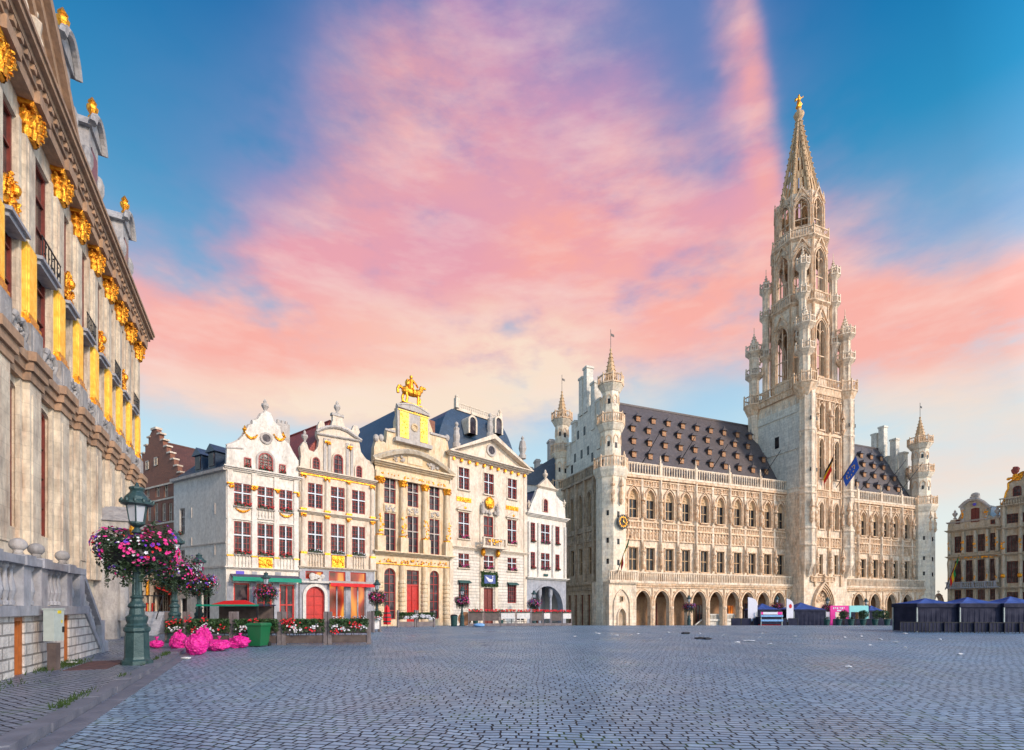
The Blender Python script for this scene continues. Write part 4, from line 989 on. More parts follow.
for x in pil:
    m.mark('column').rev([(.22,zM+.2),(.19,zC-.6)], x, -.02, 10); m.mark('column').rev([(.24,zG+1.3),(.2,zM-.35)], x, -.02, 10); m.box(x-.3,x+.3,-.3,0,zG+.1,zG+1.25); m.mark()
    for z in (zC-.62, zM-.4): cap_mesh(g, x, z-.05, .5, .32)
    for z in (zM+.14, zG+1.25): g.box(x-.27, x+.27, -.29, 0, z, z+.2)
cornice(m, 0, W, zC-.15, .32, .5); cornice(m, 0, W, zM-.12, .25, .4); cornice(m, 0, W, zG-.05, .18, .3)
for x in (colx[0], colx[2]): balusters(m, x-.65, x+.65, zG+.15, zB0-.16, -.1)
m.build('cornice', 'cream', rt)
g.box(colx[1]-.6, colx[1]+.6, -.12, -.0, zG+.15, zB0-.16); g.lumps(colx[1], (zG+zB0)/2, 1.0, .6, -.14, 16, .1, .07, ell=False); g.box(.1, W-.1, -.1, -.0, zC-.34, zC-.24); g.build('gilding', 'gold', rt)
gp_ = px_poly(f, [(301,470),(301,456),(300,447),(303,442),(307,444),(309,450),(314,452),(318,447),(319,440),(317,435),(317,430),(326,427),(334,425.5),(346,427),(354,432),(361,439),(359,441.5),(361,452),(366,459),(372,462),(374.4,470),(374.4,483)])
gp_[0] = (.02, zC+.16); gp_[-1] = (W-.02, zC+.16)
m = MB(); m.prism(gp_, -.02, .5)
top = px_poly(f, [(318,432),(318,425),(320,421),(324,421),(325,426),(331,427),(333,420),(333,414.5),(342.5,415.5),(343,421),(346,429),(352,430),(354,425),(358,426),(360,432),(357,438),(336,428)])
m.prism(top, .02, .4); m.build('gable', 'cream', rt)
m = MB()
arc = px_poly(f, [(316,432),(320,429.5),(326,427.5),(333,427),(340,428),(347,431),(354,436),(361,441)])
for a, b in zip(arc, arc[1:]): m.tube((a[0],-.12,a[1]),(b[0],-.12,b[1]),.16,n=5)
m.tube((arc[0][0],-.12,arc[0][1]-.15),(arc[-1][0],-.12,f.Z(361,441.5)),.1,n=5)
m.box(f.T(332), f.T(344), -.05, .45, f.Z(337,416), f.Z(337,413.5)); urn(m, f.T(338), f.Z(338,414), 1.2, .2); urn(m, f.T(305.5), f.Z(305.5,443), 1.1, .2)
for u in (324.5, 329, 347, 351.5): m.box(f.T(u)-.12, f.T(u)+.12, -.14, -.02, f.Z(337,478), f.Z(337,441))
m.build('coping', 'trim', rt)
g = MB()
for u in (327, 349.5): cap_mesh(g, f.T(u), f.Z(337,447), .5, .3)
for u in (327.5, 348.5): g.box(f.T(u)-.25, f.T(u)+.25, -.16, -.0, f.Z(337,477), f.Z(337,475))
g.build('gilding', 'gold', rt)
for u, a, b, w_ in ((315.6, 471, 457.5, .7), (337.8, 475, 454.5, .95), (358.5, 478, 466, .62)):
    x = f.T(u); z = f.Z(u,a); h = f.Z(u,b)-z; f.window(x, z, w_, h, 'r', 2, 3, y=-.07, name='gable_window')
    m = MB(); m.ring(w_, h, 'r', .13, -.16, -.02, x, z); m.build('window_surround', 'cream', rt)
gable_roof(f, -.1, W, zC+.3, f.Z(330,430,3), .6, 9, 'red_tile', -1.6, xr=W*.42)
# ground floor
xd = f.T(315); zt = f.Z(315, 586.5)
xs_ = [(f.T(329),f.T(345.5)),(f.T(350.5),f.T(366))]
hs = [(xd-.85, xd+.85, -.4, zt, 'r')] + [(a,b,.7,f.Z(337,583.2)) for a,b in xs_] + [(a,b,f.Z(337,582),f.Z(337,571.5)) for a,b in xs_] + [(f.T(305.5), f.T(323), f.Z(315,579), f.Z(315,571.2))]
m = MB(); m.wall(0, W, -.8, zG, hs, 0, .3); m.build('ground_floor', 'blue_stone', rt)
f.window(xd, -.4, 1.7, zt+.4, 'r', 2, 4, 'red_door', 'red_door', y=.15, bar=.05, name='arched_door')
for a, b in xs_:
    f.window((a+b)/2, .7, b-a, f.Z(337,583.2)-.7, 'q', 2, 1, 'blue_stone', 'lit_glass', y=.15, bar=.12, name='restaurant_window'); f.window((a+b)/2, f.Z(337,582), b-a, f.Z(337,571.5)-f.Z(337,582), 'q', 1, 1, 'red_door', 'lit_glass', y=.15, name='restaurant_window')
    flower_box(f, (a+b)/2, .65, b-a-.1, petals='white_petal')
f.window((hs[-1][0]+hs[-1][1])/2, hs[-1][2], hs[-1][1]-hs[-1][0], hs[-1][3]-hs[-1][2], 'q', 1, 1, 'red_door', 'lit_glass', y=.15, name='restaurant_window')
m = MB(); m.ring(1.7, zt+.4, 'r', .28, -.14, -.0, xd, -.4); m.box(xd-1.3, xd+1.3, -.35, 0, zt+.32, zt+.5)
m.lumps(xd+.1, zt+.85, 1.3, .6, -.2, 12, .2, .14); m.build('door_surround', 'render_grey', rt)
awning(f, f.T(328), f.T(372), f.Z(337,583.5), .6, 'red_awning', 'trim', .3, .25)

# ---- house 3 : brewers' house with the rider
H3 = row_house(375, 'brewers_house', 'ornate golden-columned house with curved pediment, gilt rider on top, tall red door')
f = H3; rt = f.root; W = f.T(449)
zC = f.Z(376, 460.5); zL = f.Z(376, 552); zE = f.Z(376, 476)
colx = [f.T(u) for u in (390, 413, 434.5)]; w = 1.3
zA0, zA1 = f.Z(390, 503.5), f.Z(390, 477.5); zB0, zB1 = f.Z(390, 551), f.Z(390, 513)
hs = []
for x in colx: hs += [(x-w/2, x+w/2, zA0, zA1), (x-w/2, x+w/2, zB0, zB1)]
zD = f.Z(390, 568)
hs += [(colx[0]-.65, colx[0]+.65, .75, zD, 'r'), (colx[1]-.75, colx[1]+.75, -.4, zD-.1), (colx[2]-.6, colx[2]+.6, .75, zD, 'r')]
m = MB(); m.wall(0, W, -.8, zC+.1, hs, 0, .35); m.build('wall', 'gold_cream', rt)
for x in colx:
    f.window(x, zA0, w, zA1-zA0, 'q', 2, 4, cross='trim', y=.16); f.window(x, zB0, w, zB1-zB0, 'q', 2, 5, cross='trim', y=.16)
for x, ww in ((colx[0],1.3),(colx[2],1.2)): f.window(x, .75, ww, zD-.75, 'r', 2, 5, y=.2, bar=.07)
f.window(colx[1], f.Z(413,585), 1.5, zD-.1-f.Z(413,585), 'q', 2, 3, y=.2, name='transom_window'); f.window(colx[1], -.4, 1.5, f.Z(413,585)+.4, 'q', 2, 3, 'red_door', 'red_door', y=.2, bar=.06, name='tall_door')
m = MB(); g = MB()
pil = [.42, (colx[0]+colx[1])/2, (colx[1]+colx[2])/2, W-.42]
zcap = f.Z(381, 484.5); zb = zL+.35
for x in pil:
    m.mark('column').rev([(.36,zb+1.5),(.37,zb+3),(.3,zcap)], x, -.2, 12); m.box(x-.45, x+.45, -.62, 0, zL+.1, zb+1.3)
    g.rev([(.42,0),(.42,.12),(.34,.2)], x, -.2, 12, 0, zb+1.3)
    g.mark('gilded_capital').rev([(.3,0),(.34,.1),(.36,.3),(.5,.62),(.5,.7)], x, -.2, 8, PI/8, zcap); g.lumps(x, zcap+.35, .75, .6, -.55, 14, .1, .1); g.mark('gilded_garland').lumps(x, zb+2.5, .62, 1.9, -.53, 22, .1, .06, ell=False); g.mark()
    m.mark('column').rev([(.4,-.8),(.4,.6),(.34,.7),(.34,zD+.3)], x, -.1, 12)
    for k in range(9): m.rev([(.36,0),(.41,.04),(.41,.26),(.36,.3)], x, -.1, 12, 0, .75+k*.46)
    m.mark()
g.box(.05, W-.05, -.16, -.0, zD+.38, zD+.46); g.lumps(W/2, zD+.75, W-.3, .35, -.12, 46, .09, .06, ell=False)
cornice(m, 0, W, zL-.2, .35, .75); m.box(0, W, -.3, 0, zE-.02, zE+.6); cornice(m, 0, W, zC-.42, .45, .75)
for x in colx:
    m.box(x-.7,x+.7,-.1,-.0,zB1+.12,zA0-.14); 
m.build('entablature', 'gold_cream', rt)
q = MB()
for x in colx: q.lumps(x, (zB1+zA0)/2, 1.1, .6, -.14, 22, .1, .07, ell=False)
q.build('relief_panels', 'trim', rt)
g.lumps(W/2, zE+.33, W-1, .2, -.32, 34, .09, .06, ell=False)
g.build('gilding', 'gold', rt)
# segmental pediment
n = 14; hp = f.Z(411, 449)-f.Z(411, 468); arc = []
for i in range(n+1):
    a = i/n; x = -.2 + (W+.4)*a; arc.append((x, zC+.05+hp*.95*math.sin(PI*(.08+.84*a))-hp*.2))
arc[0] = (-.4, zC+.02); arc[-1] = (W+.4, zC+.02)
m = MB(); m.prism([(0,zC)]+arc[1:-1]+[(W,zC)], -.15, .6); m.build('pediment', 'ochre', rt)
m = MB()
for a, b in zip(arc, arc[1:]): m.tube((a[0],-.42,a[1]),(b[0],-.42,b[1]),.3,n=6); m.tube((a[0],-.15,a[1]-.28),(b[0],-.15,b[1]-.28),.13,n=6)
m.build('pediment_moulding', 'w_stone', rt)
q = MB(); q.lumps(W*.27, zC+.65, 1.6, .7, -.25, 26, .13, .1); q.lumps(W*.75, zC+.6, 1.6, .7, -.25, 26, .13, .1); q.build('pediment_relief', 'trim', rt)
q = MB(); q.box(W*.4, W*.6, -.22, -.15, zC+.35, zC+1.25); q.build('pediment_panel', 'gold_cream', rt)
# attic block
zAt = arc[n//2][1]; xc = f.T(411, .5)
m = MB(); pts = px_poly(f, [(374,462),(374,447),(377,437),(380,436),(382,441),(386,443),(387,429),(396,428),(396,420),(398,413),(397,407),(403,404.5),(411,404),(419,405.5),(427,409.5),(427,417),(430,424),(433,433),(443,436),(447,440),(449,452),(449,470)], .3)
pts[0] = (0, zC); pts[-1] = (W, zC); m.prism(pts, .25, .9); 
m.build('attic', 'gold_cream', rt)
m = MB(); x0, x1 = f.T(396.5,.2), f.T(427,.2); za, zb_ = f.Z(411,443,.2), f.Z(411,411,.2)
arcp = [(x0-.1+(x1-x0+.2)*i/8, zb_+.1+.45*math.sin(PI*i/8)) for i in range(9)]
m.prism([(x0,za),(x1,za)]+arcp[::-1], -.1, .25)
for a, b in zip(arcp, arcp[1:]): m.tube((a[0],0,a[1]),(b[0],0,b[1]),.17,n=5)
m.box(x0-.1, x1+.1, -.3, .25, zb_-.15, zb_); m.box(x0-.35, x1+.35, -.35, .25, za-.3, za+.1)
for u in (376, 381, 447): m.blob((f.T(u,.3), .3, f.Z(u,438,.3)), .3, .3, .4, 8, 5)
m.box(f.T(386), f.T(396), .1, .3, f.Z(391,431), f.Z(391,429)); m.box(f.T(431), f.T(448), .1, .3, f.Z(440,436), f.Z(440,434)); m.build('attic_moulding', 'trim', rt)
g = MB()
for a, b in ((.06,.34),(.72,.97)): g.box(x0+(x1-x0)*a, x0+(x1-x0)*b, -.16, -.1, za+.25, zb_-.45); g.lumps(x0+(x1-x0)*(a+b)/2, (za+zb_)/2, (x1-x0)*.22, (zb_-za)*.6, -.18, 16, .09, .05, ell=False)
g.box(x0, x1, -.18, -.1, zb_-.38, zb_-.28); g.lumps((x0+x1)/2, zb_-.2, (x1-x0)*.5, .2, -.18, 8, .08, .05); g.build('gilding', 'gold_leaf', rt)
q = MB(); q.T = Matrix.Translation(((x0+x1)/2+.1, -.1, (za+zb_)/2-.1)) @ Matrix.Rotation(PI/2,4,'X'); q.rev([(.42,0),(.42,.1),(.25,.12),(.2,.02)],0,0,14); q.T = None; q.build('round_medallion', 'ochre', rt)
zE3 = zC; m = MB()
xa, za_ = 0, f.Z(358,428,4)
m.add([(-.3,.9,zC),(W/2,.9,f.Z(411,408,2)),(W+.2,.9,zC),(-1.5,13,zC+1),(W/2-.6,13,f.Z(411,408,2)),(W,13,zC)], [(0,1,4,3),(1,2,5,4),(3,4,5),(0,2,1)]); m.build('roof', 'blue_slate', rt)
m = MB(); x = f.T(431,2); m.box(x-.4, x+.4, 1.8, 2.6, zC, f.Z(431,421,2)); m.build('chimney', 'brick', rt)
# gilt rider
def rider(root, loc):
    g = MB(); S = 1.0
    g.blob((0,0,1.25), .95, .38, .42, 12, 8); g.blob((.75,0,1.35), .42, .36, .45, 10, 6); g.blob((-.72,0,1.3), .45, .4, .45, 10, 6)
    g.path([(.95,0,1.45),(1.2,0,1.85),(1.3,0,2.15)], .22, 8); g.blob((1.2,0,1.9), .25, .2, .42, 8, 5); g.blob((1.5,0,2.1), .33, .15, .17, 8, 5)
    g.path([(.8,.15,1.1),(1.15,.15,.85),(1.1,.15,.4)], .12); g.path([(.75,-.15,1.0),(.7,-.15,.5),(.72,-.15,0)], .12)
    g.path([(-.8,.18,1.1),(-1.0,.18,.6),(-.9,.18,0)], .14); g.path([(-.75,-.18,1.1),(-.6,-.18,.6),(-.72,-.18,0)], .14)
    g.path([(-1.1,0,1.45),(-1.45,0,1.6),(-1.65,0,1.2),(-1.6,0,.8)], .16); g.box(-1.2,1.1,-.35,.35,-.08,0)
    o = g.build('rider_statue', 'gold', root, loc)
    g = MB(); g.rev([(.3,1.5),(.32,1.8),(.25,2.1),(.36,2.5),(.2,2.65),(.1,2.7),(.17,2.82),(.17,2.98),(.02,3.1)], -.05, 0, 9); g.path([(-.05,-.3,1.65),(.15,-.45,1.3),(.1,-.45,.95)], .13); g.path([(.0,-.3,2.45),(.35,-.35,2.1),(.7,-.1,1.95)], .1); g.path([(-.1,.3,2.45),(-.45,.35,2.2)], .1)
    g.blob((-.45,0,2.1), .3, .3, .5, 8, 5, .1); g.build('rider', 'gold', o); return o
rider(rt, (xc, .4, f.Z(411, 404.3, .4)))

# ---- house 4 : wide pale house with domed slate roof
x4, y4 = rowpt(449.2)
H4 = row_house(449.2, 'swan_house', 'pale banded stone house with triangular pediment, central balcony and domed blue slate roof')
f = H4; rt = f.root; W = f.T(526.5)
zC = f.Z(450, 453); colx = [f.T(u) for u in (463.8, 488.6, 512)]; w = 1.5
zA0, zA1 = f.Z(464, 489.5), f.Z(464, 468); zB0, zB1 = f.Z(464, 538.5), f.Z(464, 512.5); zD0, zD1 = f.Z(463,567.5), f.Z(463,553.5)
zL = f.Z(463, 548)
hs = []
for i, x in enumerate(colx):
    hs += [(x-w/2, x+w/2, zA0, zA1), (x-w/2, x+w/2, zB0 if i != 1 else zB0-.4, zB1), (x-w/2, x+w/2, zD0, zD1)]
zG0, zG1 = f.Z(463,601), f.Z(463,581.5)
zd = f.Z(488,588)
hs += [(colx[0]-w/2, colx[0]+w/2, zG0, zG1), (colx[1]-.75, colx[1]+.75, -.3, zd), (colx[2]-w/2, colx[2]+w/2, zG0-.2, zG1)]
m = MB(); m.wall(0, W, zL, zC+.1, [h for h in hs if h[2] > zL-.2], 0, .3); m.build('upper_wall', 'cream', rt)
m = MB(); m.wall(0, W, -.8, zL, [h for h in hs if h[2] < zL-.3], 0, .3); m.build('banded_wall', 'cream_joint', rt)
for i, x in enumerate(colx):
    f.window(x, zA0, w, zA1-zA0, 'q', 4, 6, cross='white_paint', y=.14)
    f.window(x, zB0 if i != 1 else zB0-.4, w, zB1-(zB0 if i != 1 else zB0-.4), 'q', 4 if i != 1 else 2, 6 if i != 1 else 3, cross='white_paint' if i != 1 else None, y=.14, bar=.035 if i != 1 else .09, name='window' if i != 1 else 'balcony_door')
    f.window(x, zD0, w, zD1-zD0, 'q', 4, 3, cross='white_paint', y=.14)
    for z in ([zB0] if i != 1 else []) + [zD0]: flower_box(f, x, z, w-.1, petals='magenta')
f.window(colx[0], zG0, w, zG1-zG0, 'q', 4, 5, y=.2); f.window(colx[2], zG0-.2, w, zG1-zG0+.2, 'q', 4, 5, y=.2)
f.window(colx[1], -.3, 1.5, zd+.3, 'q', 2, 4, 'wood_red', 'wood_red', y=.2, name='front_door', bar=.06)
m = MB(); g = MB()
cornice(m, 0, W, zL-.15, .3, .35); cornice(m, 0, W, zC-.3, .45, .9)
m.box(0.02, .5, -.1, 0, -.8, zC-.3); m.box(W-.5, W-.02, -.1, 0, -.8, zC-.3)
for x in (colx[1]-1.15, colx[1]+1.15): m.box(x-.22, x+.22, -.14, 0, -.8, zB1+.1)
pk = f.Z(490,438); m.prism([(-.4,zC+.16),(W/2,pk+.3),(W+.4,zC+.16),(W,zC+.15),(W/2,pk-.25),(0,zC+.15)], -.85, .3)
m.prism([(.2,zC+.15),(W/2,pk-.2),(W-.2,zC+.15)], -.1, .3)
for i in (0,2):
    x = colx[i]; m.prism([(x-1.1,zB1+.35),(x,zB1+.95),(x+1.1,zB1+.35),(x+1.05,zB1+.22),(x-1.05,zB1+.22)], -.3, 0); m.box(x-w/2-.2,x+w/2+.2,-.12,0,zB1+.03,zB1+.2)
for z0, z1 in ((zA0,zA1),(zB0,zB1),(zD0,zD1)):
    for i, x in enumerate(colx): m.box(x-w/2-.16, x+w/2+.16, -.2, 0, z0-.16, z0-.02) if not (i == 1 and z0 == zB0) else 0
for x in colx: m.ring(w, zA1-zA0, 'q', .12, -.08, 0, x, zA0)
bz = f.Z(488, 548); m.box(colx[1]-1.9, colx[1]+1.9, -1.3, 0, bz-.15, bz+.1)
for x in (colx[1]-1.7, colx[1]+1.7, colx[1]-.6, colx[1]+.6): m.box(x-.12,x+.12,-1.28,-1.05,bz+.1,bz+1.05)
balusters(m, colx[1]-1.6, colx[1]+1.6, bz+.1, bz+.95, -1.15); m.box(colx[1]-1.85, colx[1]+1.85, -1.32, -1.02, bz+.95, bz+1.08)
m.build('moulding', 'cream', rt)
for x in (colx[1]-1.15, colx[1]+1.15): g.blob((x,-.4,bz-.6), .22, .35, .5, 8, 5, .1)
g.lumps(colx[1], bz+.55, 2.6, .5, -1.32, 12, .14, .06); 
zz = (zB1+zA0)/2+.15
g.blob((colx[1],-.25,zz+.1), .72, .22, .72, 12, 7, .05); g.lumps(colx[1], zz+.1, 1.3, 1.3, -.42, 14, .12, .08)
for x in (colx[0], colx[2]): g.box(x-1.05,x+1.05,-.06,0,zz-.25,zz+.25); g.lumps(x, zz, 1.9, .4, -.08, 18, .11, .06, ell=False); g.blob((x,-.32,zB1+.5), .2,.06,.16,6,4)
for k in range(11): g.box(.5+k*(W-1)/10-.13, .5+k*(W-1)/10+.13, -.3, -.0, zC-.72, zC-.42)
g.build('gilding', 'gold', rt)
q = MB()
for sx in (-1,1): q.rev([(.2,0),(.25,.5),(.18,.9),(.22,1.1),(.08,1.2),(.13,1.35),(.02,1.5)], colx[1]+sx*1.15, -.3, 8, 0, zB1+.15)
q.lumps(colx[1], zB1+.45, 2.2, .35, -.25, 16, .16, .12)
for u in (456, 489.5): q.rev([(.45,0),(.45,.5),(.3,.6),(.4,1.3),(.28,1.9),(.34,2.2),(.12,2.4),(.22,2.6),(.2,2.8),(.02,2.95)], f.T(u), -.1, 8, 0, f.Z(u, 447 if u < 470 else 437)-.1)
q.rev([(.45,0),(.45,.5),(.3,.6),(.5,1.3),(.4,1.9),(.34,2.2),(.12,2.4),(.22,2.6),(.02,2.95)], f.T(522), -.1, 8, 0, f.Z(522,459))
q.build('roof_statues', 'trim', rt)
q = MB(); q.T = Matrix.Translation((W/2,-.1,(zC+pk)/2)) @ Matrix.Rotation(PI/2,4,'X'); q.rev([(.75,0),(.75,.14),(.5,.14),(.5,.0)],0,0,16); q.T = None; q.build('round_window_frame', 'trim', rt)
q = MB(Matrix.Translation((W/2,-.12,(zC+pk)/2)) @ Matrix.Rotation(PI/2,4,'X')); q.rev([(.5,0),(.5,.06)],0,0,14); q.build('round_window', 'glass', rt)
q = MB(); x = colx[1]; zz = (zd+zD0)/2-.1; q.box(x-1.25,x+1.25,-.2,-.02,zz-.85,zz+.85); 
leafs(q, [(x+rnd.uniform(-1.25,1.25), -.25, zz+rnd.choice((-1,1))*rnd.uniform(.55,.9)) for _ in range(160)] + [(x+rnd.choice((-1,1))*rnd.uniform(.9,1.3), -.25, zz+rnd.uniform(-.9,.9)) for _ in range(160)], .16)
o = q.build('sign_wreath', 'leaf', rt); q = MB(); q.box(x-.85,x+.85,-.26,-.2,zz-.5,zz+.5); q.build('sign_board','van_blue',o)
q = MB(); q.blob((x,-.32,zz-.15), .42, .06, .2, 10, 6); q.path([(x+.25,-.3,zz-.1),(x+.42,-.3,zz+.15),(x+.3,-.3,zz+.35),(x+.45,-.3,zz+.38)], .055, 6); q.prism([(x-.4,zz-.1),(x-.75,zz+.35),(x-.1,zz+.1)], -.3,-.27); q.build('white_bird','banner_white',o)
for i, x in enumerate((colx[0], colx[2])): awning(f, x-.85, x+.85, zG1-.05, .35, 'chair_green', 'chair_green', .15, .2)
# domed slate roof with dormers
zR0, zR1 = zC+.5, f.Z(471, 411, 3); xl, xr = -1.1, W+.2
xa, xb = f.T(455, 4), f.T(498, 4)
prof = [(xl,zR0)] + [(xl+(xa-xl)*(i/6), zR0+(zR1-zR0)*math.sin(PI/2*(i/6)**.85)) for i in range(1,7)] + [(xr-(xr-xb)*(1-i/8), zR0+(zR1-zR0)*math.sin(PI/2*(1-i/8))) for i in range(0,8)] + [(xr,zR0)]
m = MB(); n = len(prof); 
fr = [(x, 1.0, z) for x, z in prof]; mid = [(xa+(x-xa)*.9 if x < xa else x, 2.0+1.8*((z-zR0)/(zR1-zR0))**2, z) for x, z in prof]
bk = [(x, 12.0, z) for x, z in prof]
m.add(mid + bk, [(i, i+n, i+1+n, i+1) for i in range(n-1)])
for i in range(n//2):
    a, b = i, n-1-i
    if b-1 > a+1 or b-1 == a+1: m.add([mid[a], mid[b], mid[b-1], mid[a+1]], [(0,1,2,3)])
m.add(bk, [tuple(range(n))]); m.build('dome_roof', 'blue_slate', rt)
m = MB(); m.box(xa, xb, 3.6, 7, zR1-.1, zR1+.25); m.box(xa, xb, 3.6, 3.7, zR1+.75, zR1+.85)
balusters(m, xa, xb, zR1+.25, zR1+.8, 3.65, .3, .06)
for x in (xa, xb): m.box(x-.25, x+.25, 3.4, 3.9, zR1+.1, zR1+1.3); m.blob((x,3.65,zR1+1.5), .25)
m.build('roof_balustrade', 'cream', rt)
for u in (472.6, 498.6):
    x = f.T(u, 1.6); z = f.Z(u, 434, 1.6)
    m = MB(); m.ring(.9, 2.0, 'r', .22, 1.5, 3.0, x, z, True); m.rev([(.1,0),(.16,.2),(.02,.7)], x, 1.7, 6, 0, z+2.2); o = m.build('dormer', 'cream', rt)
    m = MB(); m.add([(x+a, 1.62, z+b) for a, b in outline(.9, 2.0, 'r')], [tuple(range(len(outline(.9,2.0,'r'))))]); m.build('dormer_window', 'glass', o)
body(f, 0, W, zC, 12, 'cream')

# ---- house 5 : slim star house
H5 = row_house(526.8, 'slim_house', 'slim white four-storey house over an open arcade, right end of the row beside the lane')
f = H5; rt = f.root; W = f.T(566)
zC = f.Z(530, 514); zG = f.Z(530, 578.5)
cols = [(532.9,.85),(545.3,1.65),(557.4,.85)]
zA0, zA1 = f.Z(545,543.5), f.Z(545,524.5); zB0, zB1 = f.Z(545,569.5), f.Z(545,553.2)
hs = [(f.T(u)-w/2, f.T(u)+w/2, a, b) for u, w in cols for a, b in ((zA0,zA1),(zB0,zB1))]
m = MB(); m.wall(0, W, zG, zC, hs, 0, .3); m.build('wall', 'render_white', rt)
for u, w in cols:
    for a, b in ((zA0,zA1),(zB0,zB1)): f.window(f.T(u), a, w, b-a, 'q', 2 if w < 1 else 4, 5, cross='white_paint' if w > 1 else None, y=.14); flower_box(f, f.T(u), a, w, petals='magenta' if u > 540 and u < 550 else 'red_petal')
m = MB(); g = MB()
for x in (.3, (f.T(532.9)+f.T(545.3))/2-.2, (f.T(557.4)+f.T(545.3))/2+.2, W-.3):
    m.mark('column').rev([(.2,zG+.2),(.17,zA1+.05)], x, -.1, 8); m.mark(); cap_mesh(g, x, zA1-.1, .55, .5); g.box(x-.26,x+.26,-.3,0,zB0-.35,zB0-.2)
g.box(f.T(545.3)-.55,f.T(545.3)+.55,-.1,0,zG+.3,zG+.8)
cornice(m, 0, W, zC-.25, .4, .55); cornice(m, 0, W, zG-.1, .3, .5); m.build('cornice', 'render_white', rt)
q = MB(); q.box(f.T(545.3)-.4,f.T(545.3)+.4,-.14,-.1,zG+.4,zG+.7); q.build('gilded_panel','chair_green',rt)
gp_ = px_poly(f, [(530,514),(530,508),(532,502),(535,496),(537,490),(540,486.5),(545,484.5),(552,486),(555,489),(556,495),(560,500),(563,502),(565,508),(566,517)])
gp_[0] = (.1,zC); gp_[-1] = (W-.1,zC)
m = MB(); m.prism(gp_, 0, .4); m.build('gable', 'render_white', rt)
m = MB(); cornice(m, f.T(537), f.T(556), f.Z(545,489), .25, .35); m.prism([(f.T(538),f.Z(545,487)),(f.T(545.8),f.Z(545,478)),(f.T(555),f.Z(545,487))], -.2,.3); urn(m, f.T(545.8), f.Z(545,480), 1.3, .1); m.ring(.85, 1.7, 'r', .15, -.14, 0, f.T(545), f.Z(545,512)); urn(m, .3, f.Z(530,508), .9); urn(m, W-.4, f.Z(565,507), .9); m.build('coping', 'cream', rt)
f.window(f.T(545), f.Z(545,512), .85, 1.7, 'r', 2, 3, y=-.06, name='gable_window')
za = f.Z(545, 586)
m = MB(); m.wall(0, W, -1.2, zG-.05, [(.75, W-.75, -1.2, za, 'r')], 0, .8); m.add([(0,4,-1.2),(W,4,-1.2),(W,4,zG),(0,4,zG)], [(0,1,2,3)]); m.build('arcade', 'blue_stone', rt)
m = MB()
for x in (W*.38, W*.66): m.mark('arcade_column').rev([(.26,-1.2),(.26,0),(.2,.1),(.18,za-1.6),(.3,za-1.2),(.3,za-.3)], x, .55, 10)
m.mark().ring(W-1.5, za+1.2, 'r', .25, -.12, 0, W/2, -1.2); m.build('arch_moulding', 'blue_stone', rt)
for x in (W*.25, W*.5, W*.78): f.window(x, 0, 1.2, 3.4, 'q', 2, 2, 'orange_wood', 'glass', y=3.9, name='arcade_door')
body(f, 0, W, zC, 9, 'render_grey', z0=-1.2)
gable_roof(f, 0, W, zC, f.Z(545,488), .4, 9, 'blue_slate')

# ---- houses seen over the lane, behind the slim house
bx, by = (556-512)/F*86, 86.
f = Fac(bx-5, by-1, 1, .25, gz(by), 'lane_house', 'house with blue slate roof and tall chimneys far up the lane', 'house'); rt = f.root
zz = f.Z(556, 486)
m = MB(); m.box(-3, 6.5, 0, 8, -.5, zz); m.build('wall', 'render_grey', rt); gable_roof(f, -3, 6.6, zz, f.Z(556,456), -.2, 8, 'blue_slate', xr=5.2)
m = MB()
for u0, u1, v in ((550.5,555.5,438),(537,541,458),(542,550,463),(530,534,466)): m.box(f.T(u0), f.T(u1), .5, 1.8, zz-3, f.Z((u0+u1)/2, v)); m.box(f.T(u0)-.12, f.T(u1)+.12, .4, 1.9, f.Z((u0+u1)/2, v)-.5, f.Z((u0+u1)/2, v)-.2)
m.build('chimneys', 'trim', rt)

# ---- brick house with stepped gable in the side street
L = math.hypot(-.86, .5); bdx, bdy = .86/L, -.5/L
nx_, ny_ = ROX + -.86/L*16.0, ROY + .5/L*16.0     # left end; local x runs back towards the corner house
f = Fac(nx_+.3, ny_+.6, bdx, bdy, 0, 'brick_house', 'tall red-brick house with stepped gable and brown tiled roof in the side street', 'house'); rt = f.root
wl, xr = 0, f.T(181.5); xc = f.T(154); zE = f.Z(181, 480); zP = f.Z(154, 436); hw = xr-xc; xl = xc-hw
hs = []
rows = [(563,540,(150,158,166,174),.95),(523,503,(149.5,157.5,165.5,173),.95),(497,478,(148,157.5,165.5),.8)]
for vb, vt, us, w in ((521,503,(149,156,163.5,170),.75),(497,478,(147.5,157.5,166),.75)):
    for u in us: hs.append((f.T(u)-w/2, f.T(u)+w/2, f.Z(u,vb), f.Z(u,vt), 'r' if vb < 500 else 'q'))
m = MB(); m.wall(xl, xr, -1, zE, hs, 0, .3); m.build('wall', 'brick', rt)
for a,b,c,d,k in hs: f.window((a+b)/2, c, b-a, d-c, k, 2, 2, 'cream', 'glass', y=.15, fw=.08, bar=.07)
n = 7; st = []
for i in range(n): st += [(xl+(xc-.4-xl)*i/n, zE+(zP-zE)*i/n+ (.0 if i == 0 else 0)), (xl+(xc-.4-xl)*i/n, zE+(zP-zE)*(i+1)/n)]
pts = [(xl,zE)]+st[1:]+[(xc-.4,zP),(xc-.4,zP+.5),(xc+.4,zP+.5),(xc+.4,zP)]
pts = [(xl,zE)]+st[1:]+[(xc-.4,zP+.6),(xc+.4,zP+.6)]+[(2*xc-x,z) for x,z in reversed(st[1:])]+[(xr,zE)]
m = MB(); m.prism(pts, 0, .4); m.build('stepped_gable', 'brick', rt)
m = MB()
